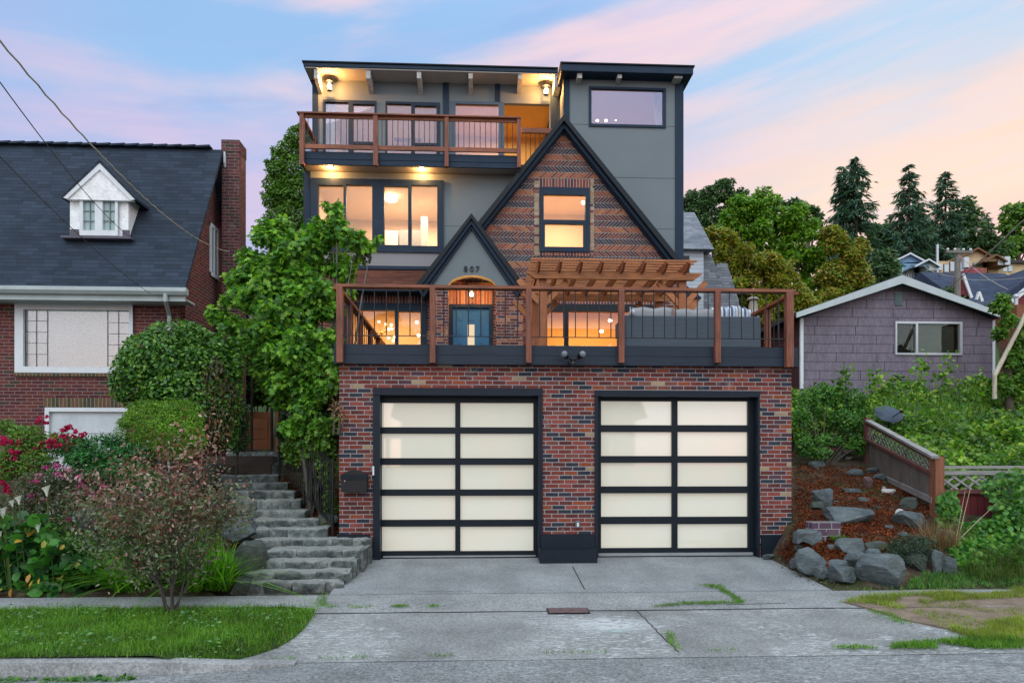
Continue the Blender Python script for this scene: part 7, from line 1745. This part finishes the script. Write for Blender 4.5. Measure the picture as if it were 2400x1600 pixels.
def far(label, name, Y, blobs, n, size, mat, seed, trunk=.3, shape='dia', group='broadleaf trees beyond the houses', shell=.3):
    bl = []
    r0 = np.random.default_rng(seed)
    for (px, py, r, *q) in blobs:
        X, Z = P(px, py, Y); R_ = r*Y/F; dy = q[0] if q else 0
        bl.append((X, Y+dy, Z, R_*.7, R_*.7, R_*.6))
        for k in range(9):
            d = r0.normal(size=3); d /= np.linalg.norm(d); s = r0.uniform(.22, .42)*R_; bl.append((X+d[0]*R_*.8, Y+dy+d[1]*R_*.8, Z+d[2]*R_*.72, s, s, s*.75))
    cx = sum(b[0] for b in bl)/len(bl); cz_ = sum(b[2] for b in bl)/len(bl); zb = tz(cx, Y)
    return tree(name, label, 'tree', (cx, Y, zb), (cx, Y, cz_), (2, 2, max(1.0, (cz_-zb)*.3)), n, size, mat, shape, seed=seed, trunk=trunk, group=group, blobs=bl, shell=shell)
far('dark green tree with an uneven top just right of the grey tower', 'broadleaf_tree', 46, [(1640,470,34),(1690,450,36),(1720,470,30),(1615,480,26),(1760,490,36),(1660,510,45),(1610,510,30),(1690,430,14),(1740,455,18)], 13000, .22, L_dk, 31)
far('large yellow green tree behind the orange tinged maple', 'broadleaf_tree', 40, [(1730,500,45),(1790,490,48),(1840,510,45),(1700,540,40),(1770,560,60),(1850,570,50),(1890,540,36),(1820,620,55),(1900,610,48),(1900,680,50),(1850,690,45)], 26000, .23, L_yg, 32)
far('airy dark twiggy tree top between the yellow green tree and the conifers', 'broadleaf_tree', 44, [(1850,480,22),(1890,495,24),(1915,520,24),(1930,560,22),(1870,500,26)], 3200, .26, L_dk, 33, shell=.45)
far('orange tinged maple nearest the white house roof', 'maple_tree', 33, [(1690,570,36),(1730,600,44),(1780,620,46),(1830,640,46),(1740,660,60),(1810,700,64),(1870,700,50),(1900,740,44),(1780,730,60),(1850,760,50),(1690,610,24),(1665,545,22)], 28000, .18, L_or, 34)
far('golden green tree left of the conifers, above the shingled roof', 'broadleaf_tree', 38, [(1960,560,40),(2000,590,36),(2010,640,40),(1950,640,48),(1970,700,50),(2020,700,34),(1930,720,50),(1990,740,40),(1920,790,50)], 20000, .21, L_or2, 35)
far('dark trees massed behind the conifers above the tan house', 'broadleaf_tree', 112, [(2080,560,50),(2130,580,50),(2180,560,50),(2240,540,45),(2270,520,36),(2285,560,40),(2200,600,50),(2320,590,44),(2255,480,24),(2150,530,36)], 12000, .75, L_dk, 36, .6)
far('pale green distant tree at the right edge beyond the flat roofed house', 'broadleaf_tree', 125, [(2380,500,36),(2400,560,45),(2350,590,40),(2360,530,24),(2420,490,40)], 7000, .8, L_mid, 37, .5, shell=.4)
far('dark low trees below the tallest conifer, left of the blue house', 'broadleaf_tree', 80, [(2060,640,40),(2040,690,36),(2075,700,30),(2010,660,36),(2080,610,30)], 7000, .5, L_dk, 38, .4)
far('bright green tree leaning over the right corner of the shingled house', 'broadleaf_tree', 17.1, [(2345,720,20),(2365,750,20),(2345,780,16),(2375,840,26),(2385,880,34),(2410,850,30),(2350,700,12),(2370,910,24),(2395,800,22),(2400,760,14),(2350,900,26),(2330,915,14)], 7500, .13, L_mid, 39, .1)
far('low dark tree behind the shingled house ridge near the utility pole', 'broadleaf_tree', 48, [(2215,690,22),(2190,700,16),(2240,700,16)], 2000, .3, L_dk, 40, .1)
far('thin pointed cypress in front of the blue house', 'cypress_tree', 84, [(2097,625,5),(2097,640,7),(2097,655,8),(2097,612,3)], 1200, .3, L_dk, 41, .1)

# ---- house across the street, seen only in the garage panes and windows
op = thing('clapboard_house', 'white clapboard house with a porch across the street, faintly mirrored in the garage panes', 'house', (1, -17, -.4))
m_op = shinglemat('op_clapboard', (.22,.23,.23), 4, .2, .8, .05, line=.7)
part('wall', m_op, op, lambda m: m.box(-4.5, 9, -22, -17, -.6, 4.2)); part('roof', m_dkr, op, lambda m: m.prismx([(-22.6, 4.1), (-19.5, 6.2), (-16.4, 4.1)], -5, 9.6))
for a in (-3.5, 0, 3, 6.5): part('window', m_balus, op, lambda m: m.box(a, a+1.3, -16.99, -16.95, 1.4, 3.4))
for a in (-5, -1, 3, 7): part('porch_column', m_white, op, lambda m: m.box(a, a+.2, -14.6, -14.4, -.5, 2.9))
part('porch_roof', m_white, op, lambda m: m.box(-5.5, 8, -16.94, -14.2, 2.9, 3.15))
for k in range(40): part('fence_picket', m_white, op, lambda m: m.box(-9+k*.25, -8.85+k*.25, -13.02, -13, -.4, .75))
